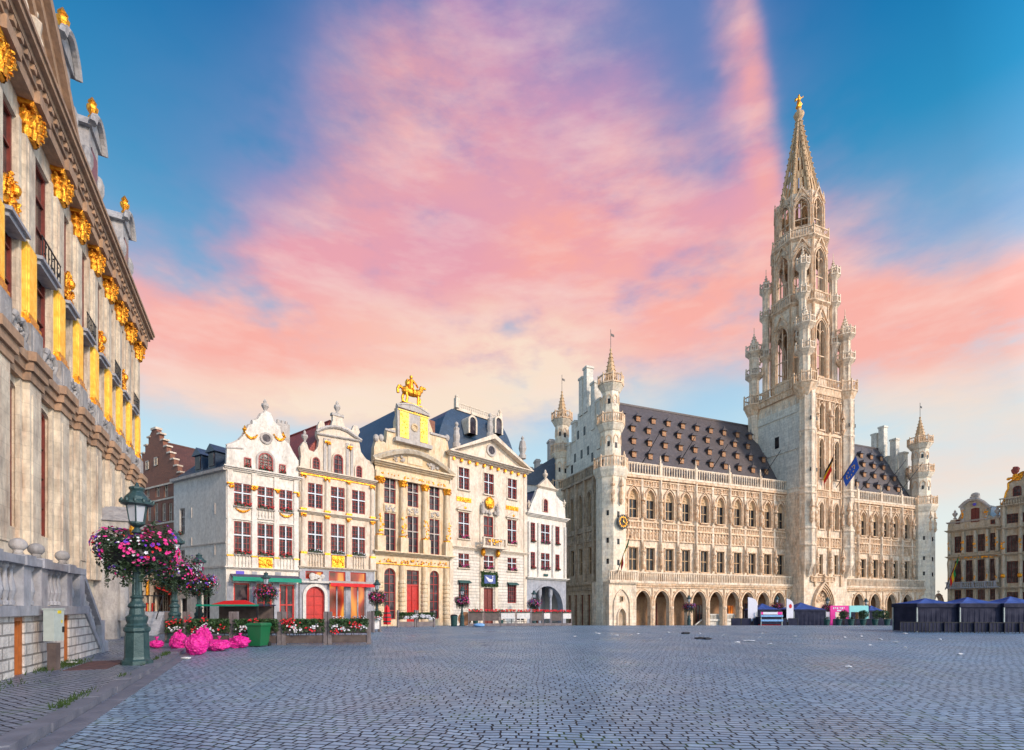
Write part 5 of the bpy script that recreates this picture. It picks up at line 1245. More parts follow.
for i in range(n):
    for s in (-1,1):
        x = xc+s*(xc-xl)*(1-i/n)*(xc-.4-xl)/(xc-xl)+s*.4*(i/n); z = zE+(zP-zE)*(i+1)/n; m.box(x-.32, x+.32, -.08, .48, z, z+.14)
m.box(xc-.5,xc+.5,-.1,.5,zP+.6,zP+.8); m.box(xl,xr,-.1,0,zE-.15,zE); 
for v in (524.5, 501, 540): m.box(xl, xr, -.07, 0, f.Z(160,v), f.Z(160,v)+.15)
m.build('coping', 'cream', rt)
for u, a, b in ((148,470,461),(156.5,466,457.5)): f.window(f.T(u), f.Z(u,a), .6, f.Z(u,b)-f.Z(u,a), 'q', 2, 2, 'cream', 'glass', y=-.05, name='gable_window')
for u in (150, 158, 166, 174): f.window(f.T(u), 1.0, .9, 2.3, 'q', 2, 3, 'cream', 'glass', y=-.05)
gable_roof(f, xl, xr, zE, zP-.4, .4, 14, 'brown_tile', 1.5, xr=xc); body(f, xl, xr, zE, 14, 'brick', 1.5)

# ------------------------------------------------------------------ houses on the far right
WX, WY = .87*96.6, 96.6
def wpt(u):
    k = (u-512)/F; dx, dy = .45, -.893; t = (k*WY-WX)/(dx-k*dy); return WX+dx*t, WY+dy*t
def w_house(u, name, label): x, y = wpt(u); return Fac(x, y, .45, -.893, gz(y)-.1, name, label, 'house')
f = w_house(947.5, 'gilded_house', 'ochre and gilt four-bay house with balcony between the town hall and the taller gabled house'); rt = f.root
W = f.T(1000); us = (957.8, 969.3, 981.2, 993.6)
zC = f.Z(950,531.5); R1 = [(f.Z(957,553),f.Z(957,536.5)),(f.Z(957,582),f.Z(957,561)),(f.Z(957,600),f.Z(957,590))]
w = 1.05; hs = [(f.T(u)-w/2, f.T(u)+w/2, a, b) for u in us for a, b in R1]
m = MB(); m.wall(0, W, -1, zC, hs, 0, .4); m.build('wall', 'w_stone', rt)
for u in us:
    for a, b in R1: f.window(f.T(u), a, w, b-a, 'q', 2, 3, 'wood_red', 'glass', y=.25)
m = MB(); g = MB()
xsP = [.35]+[(f.T(a)+f.T(b))/2 for a, b in zip(us, us[1:])]+[W-.35]
for x in xsP:
    m.mark('column').rev([(.26,R1[0][0]-.2),(.24,zC-.3)], x, -.2, 8); m.mark('column').rev([(.34,R1[1][0]-.3),(.22,R1[1][0]+1),(.36,R1[1][1]-.4),(.3,R1[1][1]+.1)], x, -.2, 8); m.mark('pier').box(x-.22,x+.22,-.25,0,-1,R1[2][1]+.3); m.mark()
    g.lumps(x, (R1[0][0]+R1[0][1])/2, .35, 2.2, -.42, 9, .13, .08, ell=False); g.lumps(x, R1[1][0]+.8, .3, .8, -.45, 4, .12, .08)
zb = R1[1][0]-.3; cornice(m, 0, W, zC-.2, .35, .6); cornice(m, 0, W, (R1[0][0]+R1[1][1])/2-.15, .3, .5)
m.build('cornice', 'w_stone', rt); g.lumps(W/2, (R1[0][0]+R1[1][1])/2-.35, W-.5, .3, -.3, 26, .12, .08, ell=False)
q = MB(); q.box(0, W, -1.0, 0, zb-.95, zb-.75); q.box(0, W, -1.02, -.9, zb+.1, zb+.22); balusters(q, .1, W-.1, zb-.75, zb+.1, -.95, .3, .09); 
for x in xsP: q.box(x-.15,x+.15,-1.03,-.85,zb-.75,zb+.3)
q.build('balcony', 'blue_stone', rt)
gp_ = px_poly(f, [(947.5,531),(948,525),(951,520),(958,519),(961,513),(960,508),(965,503),(970,499.5),(978,498.5),(984,502),(990,508),(989,515),(993,517),(997,516),(1000,520),(1000,526)])
m = MB(); m.prism(gp_, -.05, .5); m.build('gable', 'w_stone', rt)
m = MB(); a = px_poly(f, [(960,508),(965,503),(970,500),(978,499),(984,502),(991,508)])
for p, q_ in zip(a, a[1:]): m.tube((p[0],-.2,p[1]),(q_[0],-.2,q_[1]),.3,n=6)
for u, v in ((954.5,519),(997,516)): urn(m, f.T(u), f.Z(u,v), 1.6, .2)
m.box(f.T(970), f.T(979), -.1, .5, f.Z(975,499), f.Z(975,496)); m.blob((f.T(975),.1,f.Z(975,495)), .7,.3,.5); cornice(m, 0, W, f.Z(950,524), .3, .3); m.box(f.T(962),f.T(964.5),-.3,0,f.Z(965,522),f.Z(965,507)); m.box(f.T(985.5),f.T(988),-.3,0,f.Z(985,520),f.Z(985,508)); m.build('coping', 'trim', rt)
g.lumps(f.T(963.5), f.Z(963,514), .4, 1.8, -.35, 9, .15, .08, ell=False); g.lumps(f.T(987), f.Z(987,513), .4, 1.8, -.35, 9, .15, .08, ell=False); g.build('gilding', 'gold', rt)
m = MB(); m.blob((f.T(975),-.25,f.Z(975,504.5)), .28,.08,.28); m.build('blue_medallion','sign_blue',rt)
f.window(f.T(975.5), f.Z(975,522), 1.2, f.Z(975,508)-f.Z(975,522), 's', 2, 3, 'wood_red', 'wood_red', y=-.1, name='gable_window')
for u in (958, 993): f.window(f.T(u), f.Z(u,524), .6, .8, 'q', 1, 1, 'wood_red', 'glass', y=-.1, name='gable_window')
gable_roof(f, 0, W, zC+.5, f.Z(975,502), .5, 10, 'slate'); body(f, 0, W, zC, 10, 'brick')
f = w_house(1000.2, 'gabled_house', 'tall ornate gabled house with gilt crest cut by the right edge of the picture'); rt = f.root
W = 13.0; zC = f.Z(1003,490); cu = (1013, 1029, 1047)
RR = [(f.Z(1013,523),f.Z(1013,513.5)),(f.Z(1013,552),f.Z(1013,535)),(f.Z(1013,583),f.Z(1013,561)),(f.Z(1013,603),f.Z(1013,592))]
zTop = f.Z(1003,507)
w = 1.7; hs = [(f.T(u)-w/2, f.T(u)+w/2, a, b, 's' if i == 1 else 'q') for u in cu for i, (a, b) in enumerate(RR)]
m = MB(); m.wall(0, W, -1, zTop, hs, 0, .4); m.build('wall', 'w_stone', rt)
for a,b,c,d,k in hs: f.window((a+b)/2, c, b-a, d-c, k, 3, 3, 'wood_red', 'glass', y=.25)
m = MB(); g = MB()
for z in (zTop-.1, f.Z(1003,530), f.Z(1003,556), f.Z(1003,589)): cornice(m, 0, W, z, .35, .7)
balusters(m, 0, W, zTop+.3, zTop+1.3, -.4, .35, .1); m.box(0, W, -.5, -.3, zTop+1.3, zTop+1.5)
for x in (.5, (f.T(1013)+f.T(1029))/2, (f.T(1029)+f.T(1047))/2, W-.5):
    m.mark('column').rev([(.3,-1),(.28,zTop)], x, -.2, 8); m.mark(); g.lumps(x, (RR[1][0]+RR[1][1])/2, .4, 2, -.45, 8, .16, .1, ell=False); g.blob((x,-.5,RR[2][0]+1.3), .35,.2,.4,8,5,.1)
m.build('cornice', 'w_stone', rt)
gp_ = px_poly(f, [(1001,505),(1004,500),(1006,492),(1008,489),(1008,483),(1013,480),(1015,476),(1022,472)]) 
xm = W/2; gp_ = [(a, b) for a, b in gp_]; gp_ += [(W-a, b) for a, b in reversed(gp_)]; m = MB(); m.prism([(.0,zTop)]+gp_+[(W,zTop)], .1, .7); m.build('gable', 'w_stone', rt)
for x in (gp_[4][0]+1.2, xm, W-gp_[4][0]-1.2): f.window(x, zTop+1.6, 1.1, 1.8, 'r', 2, 2, 'wood_red', 'glass', y=.0, name='gable_window')
for p, q_ in zip(gp_, gp_[1:]): g.tube((p[0],.1,p[1]),(q_[0],.1,q_[1]),.16,n=5)
g.lumps(gp_[5][0]+.8, gp_[5][1]+.4, 3, 1.2, .0, 22, .3, .2); g.lumps(W-gp_[5][0]-.8, gp_[5][1]+.4, 3, 1.2, .0, 22, .3, .2); g.blob((xm,.3,gp_[7][1]+.8), .6,.4,1.0); g.build('gilding', 'gold', rt)
m = MB(); m.blob((gp_[6][0],.1,gp_[6][1]+1.0), .6,.3,.7,8,5,.2); m.build('red_crest','red_tile',rt)
gable_roof(f, 0, W, zTop+.5, gp_[7][1]-.5, .7, 10, 'slate'); body(f, 0, W, zTop, 10, 'w_stone')
# ------------------------------------------------------------------ palace on the left
DK = Fac(-6.25, -3.15, -.450, .893, 0, 'palace', 'huge stone palace front with gilded pilaster bases and capitals, filling the left edge', 'palace')
f = DK; rt = f.root
T0, T1 = 6.0, 39.3
pil = [22.1-2.4*k for k in range(6, 0, -1)] + [22.1, 24.9, 27.1, 29.45, 31.8, 34.0, 36.25, 38.6]
gaps = [((a+b)/2, b-a) for a, b in zip(pil, pil[1:])]
hs = []
for c, g_ in gaps: w = g_-1.15; hs += [(c-w/2, c+w/2, 10.9, 17.4), (c-w/2, c+w/2, 4.2, 8.8, 's')]
m = MB(); m.wall(T0, T1, -.2, 19.4, hs, 0, .5); m.box(T1-.01, T1, 0, 12, -.2, 19.4); m.box(T0, T0+.01, 0, 12, -.2, 19.4); m.build('wall', 'duke_stone', rt)
for c, g_ in gaps:
    w = g_-1.15; f.window(c, 10.9, w, 6.5, 'q', 2, 6, 'wood_red', 'glass_duke', y=.16, bar=.07, fw=.1); f.window(c, 4.2, w, 4.6, 's', 2, 4, 'wood_red', 'glass_duke', y=.16, bar=.07, fw=.1)
m = MB(); p2 = MB(); gr = MB(); gd = MB(); gl = MB(); co = MB()
for x in pil:
    m.mark('pilaster'); p2.mark(); gd.mark('gilded_base'); gl.mark('gilded_panel'); gr.mark('pedestal'); co.mark('pier_cornice')
    m.box(x-.37, x+.37, -.18, 0, 10.9, 17.1); m.box(x-.26, x+.26, -.21, -.18, 13.6, 16.9)
    m.box(x-.58, x-.37, -.07, 0, 10.9, 17.5); m.box(x+.37, x+.58, -.07, 0, 10.9, 17.5)
    m.mark('lower_pilaster').box(x-.48, x+.48, -.3, 0, 2.9, 9.0); m.box(x-.66, x-.48, -.12, 0, 2.9, 9.0); m.box(x+.48, x+.66, -.12, 0, 2.9, 9.0); m.box(x-.34, x+.34, -.34, -.3, 3.6, 8.6)
    for zz in (5.0, 6.2, 7.4): m.box(x-.485, x+.485, -.305, 0, zz, zz+.02)
    gl.box(x-.39, x+.39, -.215, -.18, 11.25, 13.6); gl.box(x-.39, x-.37, -.18, 0, 11.25, 13.6); gl.box(x+.37, x+.39, -.18, 0, 11.25, 13.6)
    for q in (-.3, -.22, -.14, -.06, .02, .1, .18, .26): gl.box(x+q, x+q+.045, -.235, -.215, 11.32, 13.52)
    gl.box(x-.41, x-.39, -.19, -.11, 11.32, 13.52)
    gd.box(x-.42, x+.42, -.26, 0, 11.05, 11.25); gd.box(x-.46, x+.46, -.31, 0, 10.9, 11.05)
    # corinthian capital
    gd.mark('capital').box(x-.52, x+.52, -.42, 0, 18.0, 18.14); gd.rev([(.30,0),(.31,.35),(.42,.8)], x, -.04, 8, PI/8, 17.1)
    for z, n, r, hh in ((17.12, 7, .32, .42), (17.38, 8, .34, .44), (17.66, 7, .36, .36)):
        for k in range(n):
            a_ = PI + PI*(k+.5)/n; ca, sa = math.cos(a_), math.sin(a_); L_ = []
            for j in range(6):       # a curling leaf: narrow strip that bends outwards
                f_ = j/5; q_ = r*(.9+.42*f_**2.2); wv = .11*(1-.25*f_)*math.sin(PI*(.25+.7*f_)); zz = z+hh*(f_ if f_ < .8 else .8-.35*(f_-.8)/.2*.6)
                L_ += [(x+q_*ca+wv*sa, -.05+q_*sa-wv*ca, zz), (x+(q_+.05)*ca, -.05+(q_+.05)*sa, zz+.01), (x+q_*ca-wv*sa, -.05+q_*sa+wv*ca, zz)]
            gd.add(L_, [f4 for j in range(5) for f4 in ((3*j,3*j+1,3*j+4,3*j+3),(3*j+1,3*j+2,3*j+5,3*j+4))])
            gd.blob((x+r*1.32*ca, -.05+r*1.32*sa, z+hh*.72), .05, .05, .06, 5, 3, .2)
    for s in (-1, 1):
        for j in range(9): a_ = j*.8; q_ = .15*(1-j/11); gd.blob((x+s*.42+s*q_*math.cos(a_), -.38, 17.92+q_*math.sin(a_)), .05, .07, .05, 5, 3)
    gr.box(x-.5, x+.5, -.34, 0, 9.9, 10.9); gr.box(x-.34, x+.34, -.37, -.34, 10.05, 10.75)
    for i in range(3): co.box(x-.58-.07*i, x+.58+.07*i, -.36-.09*i, 0, 9.0+.3*i+.001, 9.3+.3*i)
co.mark()
for i in range(3): co.box(T0, T1+.1, -.16-.09*i, 0, 9.0+.28*i, 9.28+.28*i)
for c, g_ in gaps:
    gr.mark('carved_scroll').box(c-g_/2+.5, c+g_/2-.5, -.3, 0, 9.85, 10.15)
    for s in (-1, 1): gr.path([(c+s*.55,-.15,10.1),(c+s*.5,-.26,10.5),(c+s*.25,-.25,10.75),(c,-.22,10.6)], .1, 7)
    gr.lumps(c, 10.35, 1.0, .5, -.2, 18, .09, .1)
m.build('pilasters', 'duke_stone', rt); gr.build('pedestals', 'duke_grey', rt); co.build('string_course', 'duke_cornice', rt); gl.build('gilded_panels', 'gold_leaf', rt)
# gilded medallions on little balconies
for i, (c, g_) in enumerate(gaps):
    w = g_-1.0
    gr = MB(); gr.box(c-w/2, c+w/2, -.34, .15, 13.6, 13.72); gr.box(c-w/2+.1, c+w/2-.1, -.24, .15, 13.45, 13.6); o = gr.build('balcony_slab', 'blue_stone', rt)
    if i % 2 == 1 or i < 5:
        q = MB(); q.blob((c,.0,14.5), .42, .16, .56, 12, 9, .03); q.lumps(c, 14.5, .9, 1.2, -.14, 60, .055, .07); q.blob((c,-.2,14.65), .13, .14, .19, 8, 6); q.lumps(c, 13.95, 1.0, .3, -.14, 30, .05, .07); q.build('gilded_medallion', 'gold', rt)
    else:
        q = MB()
        for k in range(7): q.tube((c-w/2+.05+(w-.1)*k/6,-.31,13.72), (c-w/2+.05+(w-.1)*k/6,-.31,14.4), .02, n=4)
        q.box(c-w/2, c+w/2, -.33, -.29, 14.4, 14.44); q.lumps(c, 14.05, w, .45, -.31, 12, .04, .03, ell=False); q.build('balcony_railing', 'black_metal', rt)
gd.build('capitals', 'gold', rt)
co = MB(); co.box(T0, T1+.05, -.42, 0, 18.14, 18.55)
for z0, z1, d in ((18.55,18.7,.5),(18.9,19.1,.62),(19.1,19.3,.78),(19.3,19.45,.85)): co.box(T0, T1+d*.6, -d, 0, z0, z1)
co.box(T0, T1+.3, -.5, 0, 18.7, 18.9)
k = T0
while k < T1: co.box(k, k+.22, -.6, -.5, 18.7, 18.88); k += .5
for x in pil: co.box(x-.5, x+.5, -.56, -.42, 18.14, 18.55)
co.build('cornice', 'duke_cornice', rt)
# great segmental pediment
R_, cx_, cz_ = 16.4, 12.7, 19.45+5-16.4
def ap(t, r): return (cx_ + (R_+r)*math.sin(t), cz_ + (R_+r)*math.cos(t))
th = math.asin(11.8/R_)
m = MB()
for r0, r1, d in ((-1.25,-.95,.35),(-.95,-.6,.5),(-.6,-.3,.65),(-.3,0.05,.85)):
    n = 28; o1 = [ap(-th+2*th*i/n, r1) for i in range(n+1)]; o0 = [ap(-th+2*th*i/n, r0) for i in range(n+1)]
    o1 = [(x, max(z,19.46)) for x,z in o1]; o0 = [(x, max(z,19.46)) for x,z in o0]
    for i in range(n): m.prism([o0[i], o0[i+1], o1[i+1], o1[i]], -d, .3)
m.build('pediment_moulding', 'duke_cornice', rt)
m = MB(); m.prism([(x, max(z,19.45)) for x, z in [ap(-th+2*th*i/28, -.95) for i in range(29)]], -.12, .4); m.build('pediment', 'duke_stone', rt)
g = random.Random(4); m = MB()
for s in (-1, 1): 
    for k in range(7):
        x = cx_+s*(2+k*1.15); z = 19.7+max(.4, (9.5-abs(x-cx_))*.28); m.rev([(.25,0),(.3,.5),(.2,.9),(.26,1.3),(.1,1.45),(.16,1.6),(.02,1.85)], x, -.4, 7, 0, 19.6, .9); m.lumps(x, z+.6, 1.3, 1.0, -.22, 9, .22, .14, g)
m.build('pediment_relief', 'duke_stone', rt)
m = MB()
for x in (23.0, 21.6, 19.9): m.blob((x,-.35,20.0), .16,.12,.3,6,5,.2); m.blob((x,-.35,20.6), .1,.1,.2,6,5,.2)
m.build('gilded_relief', 'gold', rt)
for x, s in ((24.3, .85), (28.0, .85), (33.9, .85)):
    if s > .5:
        m = MB(); m.box(x-.75*s, x+.75*s, -.45, 2.5, 19.45, 22.5); m.box(x-1.0*s, x+1.0*s, -.55, -.1, 19.45, 20.3)
        for k in range(10):
            u0, u1 = k/10, (k+1)/10; P0 = (x-1.05*s+2.1*s*u0, 22.3+.95*s*math.sin(PI*u0)**.7); P1 = (x-1.05*s+2.1*s*u1, 22.3+.95*s*math.sin(PI*u1)**.7)
            m.tube((P0[0],-.62,P0[1]), (P1[0],-.62,P1[1]), .15, n=6)
        m.prism([(x-1.0*s+2.0*s*i/10, 22.25+.9*s*math.sin(PI*i/10)**.7) for i in range(11)], -.55, 2.5)
        for q in (-1, 1): m.blob((x+q*1.0*s, -.4, 20.7), .28, .25, .6, 8, 5)
        o = m.build('roof_dormer', 'duke_grey', rt)
        q = MB(); q.box(x-.42, x+.42, -.48, -.45, 20.3, 21.6); q.build('dormer_window', 'glass', o)
        q = MB(); q.rev([(.12,0),(.2,.15),(.1,.3),(.24,.55),(.26,.7),(.12,.85),(.2,.95),(.02,1.25)], x, -.4, 8, 0, 23.05, .85); q.build('finial', 'gold', o)
    else:
        pass
m = MB(); m.add([(T0,.4,19.4),(T1,.4,19.4),(T1,4,23.6),(T0,4,23.6),(T0,12,23.6),(T1,12,23.6)], [(0,1,2,3),(3,2,5,4)]); m.prism([(0,0)]*3,0,0) if False else None; m.build('roof', 'slate', rt)
# terrace of the palace
yT = -2.15; tE = f.T(79, yT)
cd = [(f.T(14.2,yT), f.T(24.5,yT), .0, 1.42), (f.T(64,yT), f.T(69.3,yT), .0, 1.42)]
m = MB(); m.wall(5, tE+.5, -.1, 1.45, cd, yT, .35); m.add([(tE+.5,yT,-.1),(tE+.5,0,-.1),(tE+.5,0,1.45),(tE+.5,yT,1.45)], [(0,1,2,3)])
tS = f.T(100, yT)
m.prism([(tE+.5,-.1),(tS,-.1),(tS,.15),(tE+.5,1.45)], yT, yT+.35); m.build('terrace_wall', 'white_block', rt)
for a,b,c,d in cd:
    f.window((a+b)/2, c, b-a, d-c, 'q', 3, 1, 'orange_wood', 'orange_wood', y=yT+.09, name='cellar_door', bar=.02)
m = MB(); m.box(5, tE+.6, yT-.12, yT+.45, 1.45, 1.68); m.add([(5,yT,1.6),(tE+.5,yT,1.6),(tE+.5,0,1.6),(5,0,1.6)], [(0,1,2,3)])
ps = [f.T(u, yT) for u in (24, 41.5, 67)]; ps = [ps[0]-3.4, ps[0]-1.7] + ps
m.box(5, tE+.3, yT-.1, yT+.32, 2.62, 2.8)
allp = ps + [tE]
for p in ps:
    m.box(p-.2, p+.2, yT-.06, yT+.3, 1.68, 2.62); m.box(p-.26, p+.26, yT-.14, yT+.36, 2.6, 2.84)
m.box(tE-.2, tE+.22, yT-.08, yT+.3, 1.68, 2.62)
m.prism([(tE+.2,2.8),(tE+.2,2.62),(tS-.05,1.0),(tS-.05,1.18)], yT-.06, yT+.26)
m.prism([(tE+.5,1.68),(tS,.35),(tS,.15),(tE+.5,1.45)], yT-.05, yT+.3)
m.box(tS-.1, tS+.25, yT-.08, yT+.3, 0, 1.2); m.box(tS+.1, tS+.6, yT-.1, yT+.32, 0, .45); m.blob((tS+.45,yT+.1,.42), .25, .22, .14, 8, 5)
m.build('terrace_parapet', 'blue_stone', rt)
b = MB()
for a, c in zip([5]+ps, ps+[tE]):
    if c-a > .7: balusters(b, a+.24, c-.24, 1.7, 2.62, yT+.1, .27, .095, 10)
for k in range(6):
    t_ = tE+.35+(tS-tE-.5)*k/6; z = 1.5-1.35*(t_-tE-.5)/(tS-tE-.5)+.1; b.rev([(.07,0),(.07,.07),(.04,.1),(.09,.35),(.04,.65),(.07,.8),(.07,.9)], t_, yT+.1, 8, 0, z)
b.build('balusters', 'blue_stone', rt, smooth=False)
q = MB()
for p in ps: q.rev([(.12,0),(.08,.08),(.1,.12)], p, yT+.1, 10, 0, 2.84); q.blob((p,yT+.1,3.08), .165, .165, .15, 16, 10)
q.build('ball_finials', 'duke_grey', rt, smooth=True)
m = MB()
for i in range(7): m.box(tE+.5+.34*i, tE+.85+.34*i, yT+.35, 0, -.1, 1.4-.2*i)
m.build('terrace_stair', 'blue_stone', rt)
# second flight and doorway at the far end
m = MB()
for i in range(8): m.box(33.0+.3*i, 40, -2.0, 0, -.1+.0001*i, .17*(i+1))
m.build('entrance_stair', 'blue_stone', rt)
m = MB()
for i in range(9): m.tube((35.3,-1.9+.22*i,1.36), (35.3,-1.9+.22*i,2.3), .02, n=4)
m.tube((35.3,-2,2.3),(35.3,0,2.3),.035); m.tube((35.3,-1.95,2.3),(33,-1.95,1.0),.03); m.build('stair_railing', 'black_metal', rt)
m = MB()
for x in (30.2, 32.6): m.box(x-.3, x+.3, -.9, 0, 0, 5.4); m.rev([(.3,1),(.24,5.2)], x, -1.0, 10)
m.box(29.7, 33.1, -1.35, 0, 5.4, 5.75); m.prism([(29.6,5.75),(31.4,6.7),(33.2,5.75)], -1.4, 0); o = m.build('side_portal', 'duke_grey', rt)
g_ = MB(); g_.lumps(30.4, 5.3, 1.0, .7, -1.45, 14, .16, .12); g_.lumps(32.3, 5.2, 1.0, .6, -1.45, 14, .16, .12); g_.build('gilded_carving', 'gold', o)

# shop front in the lane beyond the palace
f = Fac(-29.9, 40.2, -.42, .91, 0, 'lane_shop', 'low pale stone shop front with glowing orange menu boards in the lane', 'shop'); rt = f.root
hs = [(.6,1.6,-.2,3.0),(2.4,3.5,-.2,3.0),(4.6,6.0,.4,3.0),(7,8.2,-.2,3.0)]
m = MB(); m.wall(0, 9.5, -1, 4.6, hs, 0, .3); m.box(0, 9.5, -.2, 0, 3.9, 4.2); m.build('wall', 'duke_stone', rt)
for a,b,c,d in hs: f.window((a+b)/2, c, b-a, d-c, 'q', 1, 2, 'black_metal', 'glass', y=.2)
for x in (2.0, 4.0): 
    m = MB(); m.box(x-.3,x+.3,-.14,-.05,.9,2.0); o = m.build('menu_board','red_door',rt); m = MB(); m.box(x-.2,x+.2,-.16,-.14,1.05,1.9); m.build('lit_menu','lit_lantern',o)
m = MB(); m.box(1.75,2.2,-.2,-.05,2.6,4.1); m.build('hanging_sign','gold',rt)
awning(f, 4.6, 7.6, 3.0, 1.1, 'red_awning', 'red_awning', .25, .5)

# ------------------------------------------------------------------ pavement and kerb on the left
m = MB(); M4 = Matrix.Translation((-6.25,-3.15,0)) @ Matrix.Rotation(math.atan2(.893,-.45), 4, 'Z')
m = MB(M4); m.add([(-12,-4.3,.11),(46,-4.3,.11),(46,3,.11),(-12,3,.11)], [(0,1,2,3)]); m.build('pavement', 'pave')['kind'] = 'structure'
m = MB(M4); x = -12; g = random.Random(3)
while x < 41:
    L = g.uniform(.8,1.25); j = g.uniform(-.012,.012); m.prism([(x+.008,-.05),(x+L-.008,-.05),(x+L-.008,.125+j),(x+.008,.125+j+g.uniform(-.006,.006))], -4.56+j, -4.28+j); x += L
m.build('kerb', 'kerb_stone')['kind'] = 'structure'
m = MB(M4)
x = -12
while x < 41: m.box(x+.01, x+.99, -4.86, -4.575, -.05, .012); x += 1.0
m.build('gutter', 'kerb_stone')['kind'] = 'structure'
m = MB(M4); m.box(DK.T(76,-3)-.0, DK.T(76,-3)+2.3, -3.6, -2.75, .10, .124); m.box(DK.T(76,-3)+1.14, DK.T(76,-3)+1.16, -3.6, -2.75, .124, .128)
o = m.build('access_cover', 'rust'); tag(o, 'rusty rectangular cover plate set in the left pavement beside the terrace wall', 'cover plate')
m = MB(); g = random.Random(5)
def tuft(t_, o_, n, r):
    for _ in range(n):
        p = M4 @ Vector((t_+g.gauss(0,r), o_+g.gauss(0,r*.35), .11)); 
        h = g.uniform(.03,.12); a = g.uniform(0,6.28); m.add([(p.x-.012,p.y,p.z),(p.x+.012,p.y,p.z),(p.x+.04*math.cos(a),p.y+.04*math.sin(a),p.z+h)], [(0,1,2)])
tuft(17.4,-2.35,420,.55); tuft(16.2,-2.3,160,.5); tuft(13,-2.35,120,.6)
for k in range(14): tuft(g.uniform(5,20), -4.25, 26, .16)
o = m.build('grass_tufts', 'grass'); o['kind'] = 'stuff'

# ------------------------------------------------------------------ street lamps and flower baskets
def make_lamp():
    r = empty('street_lamp', (0,0,0), label='x', cat='street lamp', group='cast-iron street lamps round the square')
    m = MB(); k = PI/8
    m.rev([(.37,0),(.37,.1),(.31,.14),(.29,.2),(.27,.85),(.31,.9),(.31,.98),(.25,1.04)], n=8, rot=k); 
    for i in range(8):
        a = k+PI/8+PI/4*i; m.T = Matrix.Rotation(a, 4, 'Z') @ Matrix.Translation((.255,0,0)); m.box(-.012,.012,-.075,.075,.3,.75); m.T = None
    m.build('pedestal', 'lamp_green', r)
    m = MB(); m.rev([(.27,1.04),(.22,1.1),(.25,1.2),(.25,1.28),(.18,1.34),(.16,1.5),(.21,1.56),(.19,1.62),(.13,1.7),(.125,1.76),(.16,1.8),(.115,1.86)], n=16)
    m.rev([(.115,1.86),(.075,3.5)], n=24, gear=.14); m.rev([(.075,3.5),(.13,3.55),(.09,3.62),(.06,3.68),(.16,3.75),(.18,3.8)], n=12); m.build('post', 'lamp_green', r, smooth=False)
    m = MB(); m.rev([(.17,3.82),(.24,4.26)], n=6); o = m.build('lantern_glass', 'lantern_glass', r)
    m = MB()
    for i in range(6):
        a = PI/3*i; m.tube((.17*math.cos(a),.17*math.sin(a),3.8),(.25*math.cos(a),.25*math.sin(a),4.28),.016,n=4)
    m.rev([(.19,3.78),(.19,3.83)], n=12); m.rev([(.26,4.26),(.37,4.30),(.38,4.36),(.3,4.42)], n=18, gear=.05)
    m.rev([(.3,4.42),(.27,4.5),(.17,4.62),(.15,4.66)], n=12); m.rev([(.15,4.66),(.18,4.72),(.18,4.76),(.06,4.8),(.02,4.9)], n=10)
    for i in range(12): a = PI/6*i; m.blob((.36*math.cos(a),.36*math.sin(a),4.38), .04,.04,.07,5,3)
    m.build('lantern_crown', 'lamp_green', r)
    m = MB()
    for a in (0, PI/2, PI, 3*PI/2): m.path([(.08*math.cos(a),.08*math.sin(a),2.3),(.45*math.cos(a),.45*math.sin(a),2.55),(.8*math.cos(a),.8*math.sin(a),2.62)], .022, 6)
    m.build('bracket', 'lamp_green', r)
    return r
def make_basket(dens=1.0):
    r = empty('flower_basket', (0,0,0), label='x', cat='flower basket', group='flower baskets hung on the street lamps')
    g = random.Random(11); m = MB()
    def pt(surf=.0):
        a = g.uniform(0, 2*PI); b = g.uniform(0, 2*PI); rr = .34*(1-g.random()**2*(1-surf))*(1+.28*math.sin(4*a+.5)+.16*math.sin(9*a)); R0 = .56+.06*math.sin(2*a)
        sag = .12*math.sin(3*a+1)+.08*math.sin(7*a)
        x = (R0+rr*math.cos(b)); z = rr*math.sin(b)*(1.1 if math.sin(b) > 0 else 1.45)
        n = (math.cos(b)*math.cos(a), math.cos(b)*math.sin(a), math.sin(b)+.1)
        return (x*math.cos(a), x*math.sin(a), 3.08+z+sag+g.uniform(-.04,.04)), n, a
    m.rev([(.3,2.7),(.55,2.7),(.66,2.85),(.62,3.05),(.2,3.05)], n=14); m.build('basket', 'black_metal', r)
    m = MB(); leafs(m, [pt(.2)[0] for _ in range(int(4200*dens))], .055, g)
    for k in range(44):      # trailing stems
        p, n, a = pt(1); 
        leafs(m, [(p[0]*1.05+g.gauss(0,.03), p[1]*1.05+g.gauss(0,.03), 2.75-j*.045) for j in range(g.randint(4,16)) for _ in range(4)], .045, g)
    m.build('foliage', 'leaf_dark', r)
    for nm, n, sz, lo in (('magenta', 210, .05, 0), ('red_petal', 190, .05, 2.1), ('violet', 170, .048, 4.0), ('white_petal', 80, .045, 5.2), ('pink_petal', 110, .048, 1.0)):
        m = MB(); c = 0
        while c < int(n*dens):
            p, d, a = pt(1)
            if d[2] < -.6 and g.random() < .5: continue
            if math.cos(a-lo) < g.uniform(-1.1, .9) or math.sin(5*a+3*p[2]*2+lo) < g.uniform(-1.3,.5): continue
            q = 1.06; blossom(m, (p[0]*q, p[1]*q, p[2]+.03), sz*g.uniform(.7,1.3), (d[0]+g.uniform(-.4,.4), d[1]+g.uniform(-.4,.4), d[2]+g.uniform(-.2,.5))); c += 1
        m.build('blossoms', nm, r)
    return r
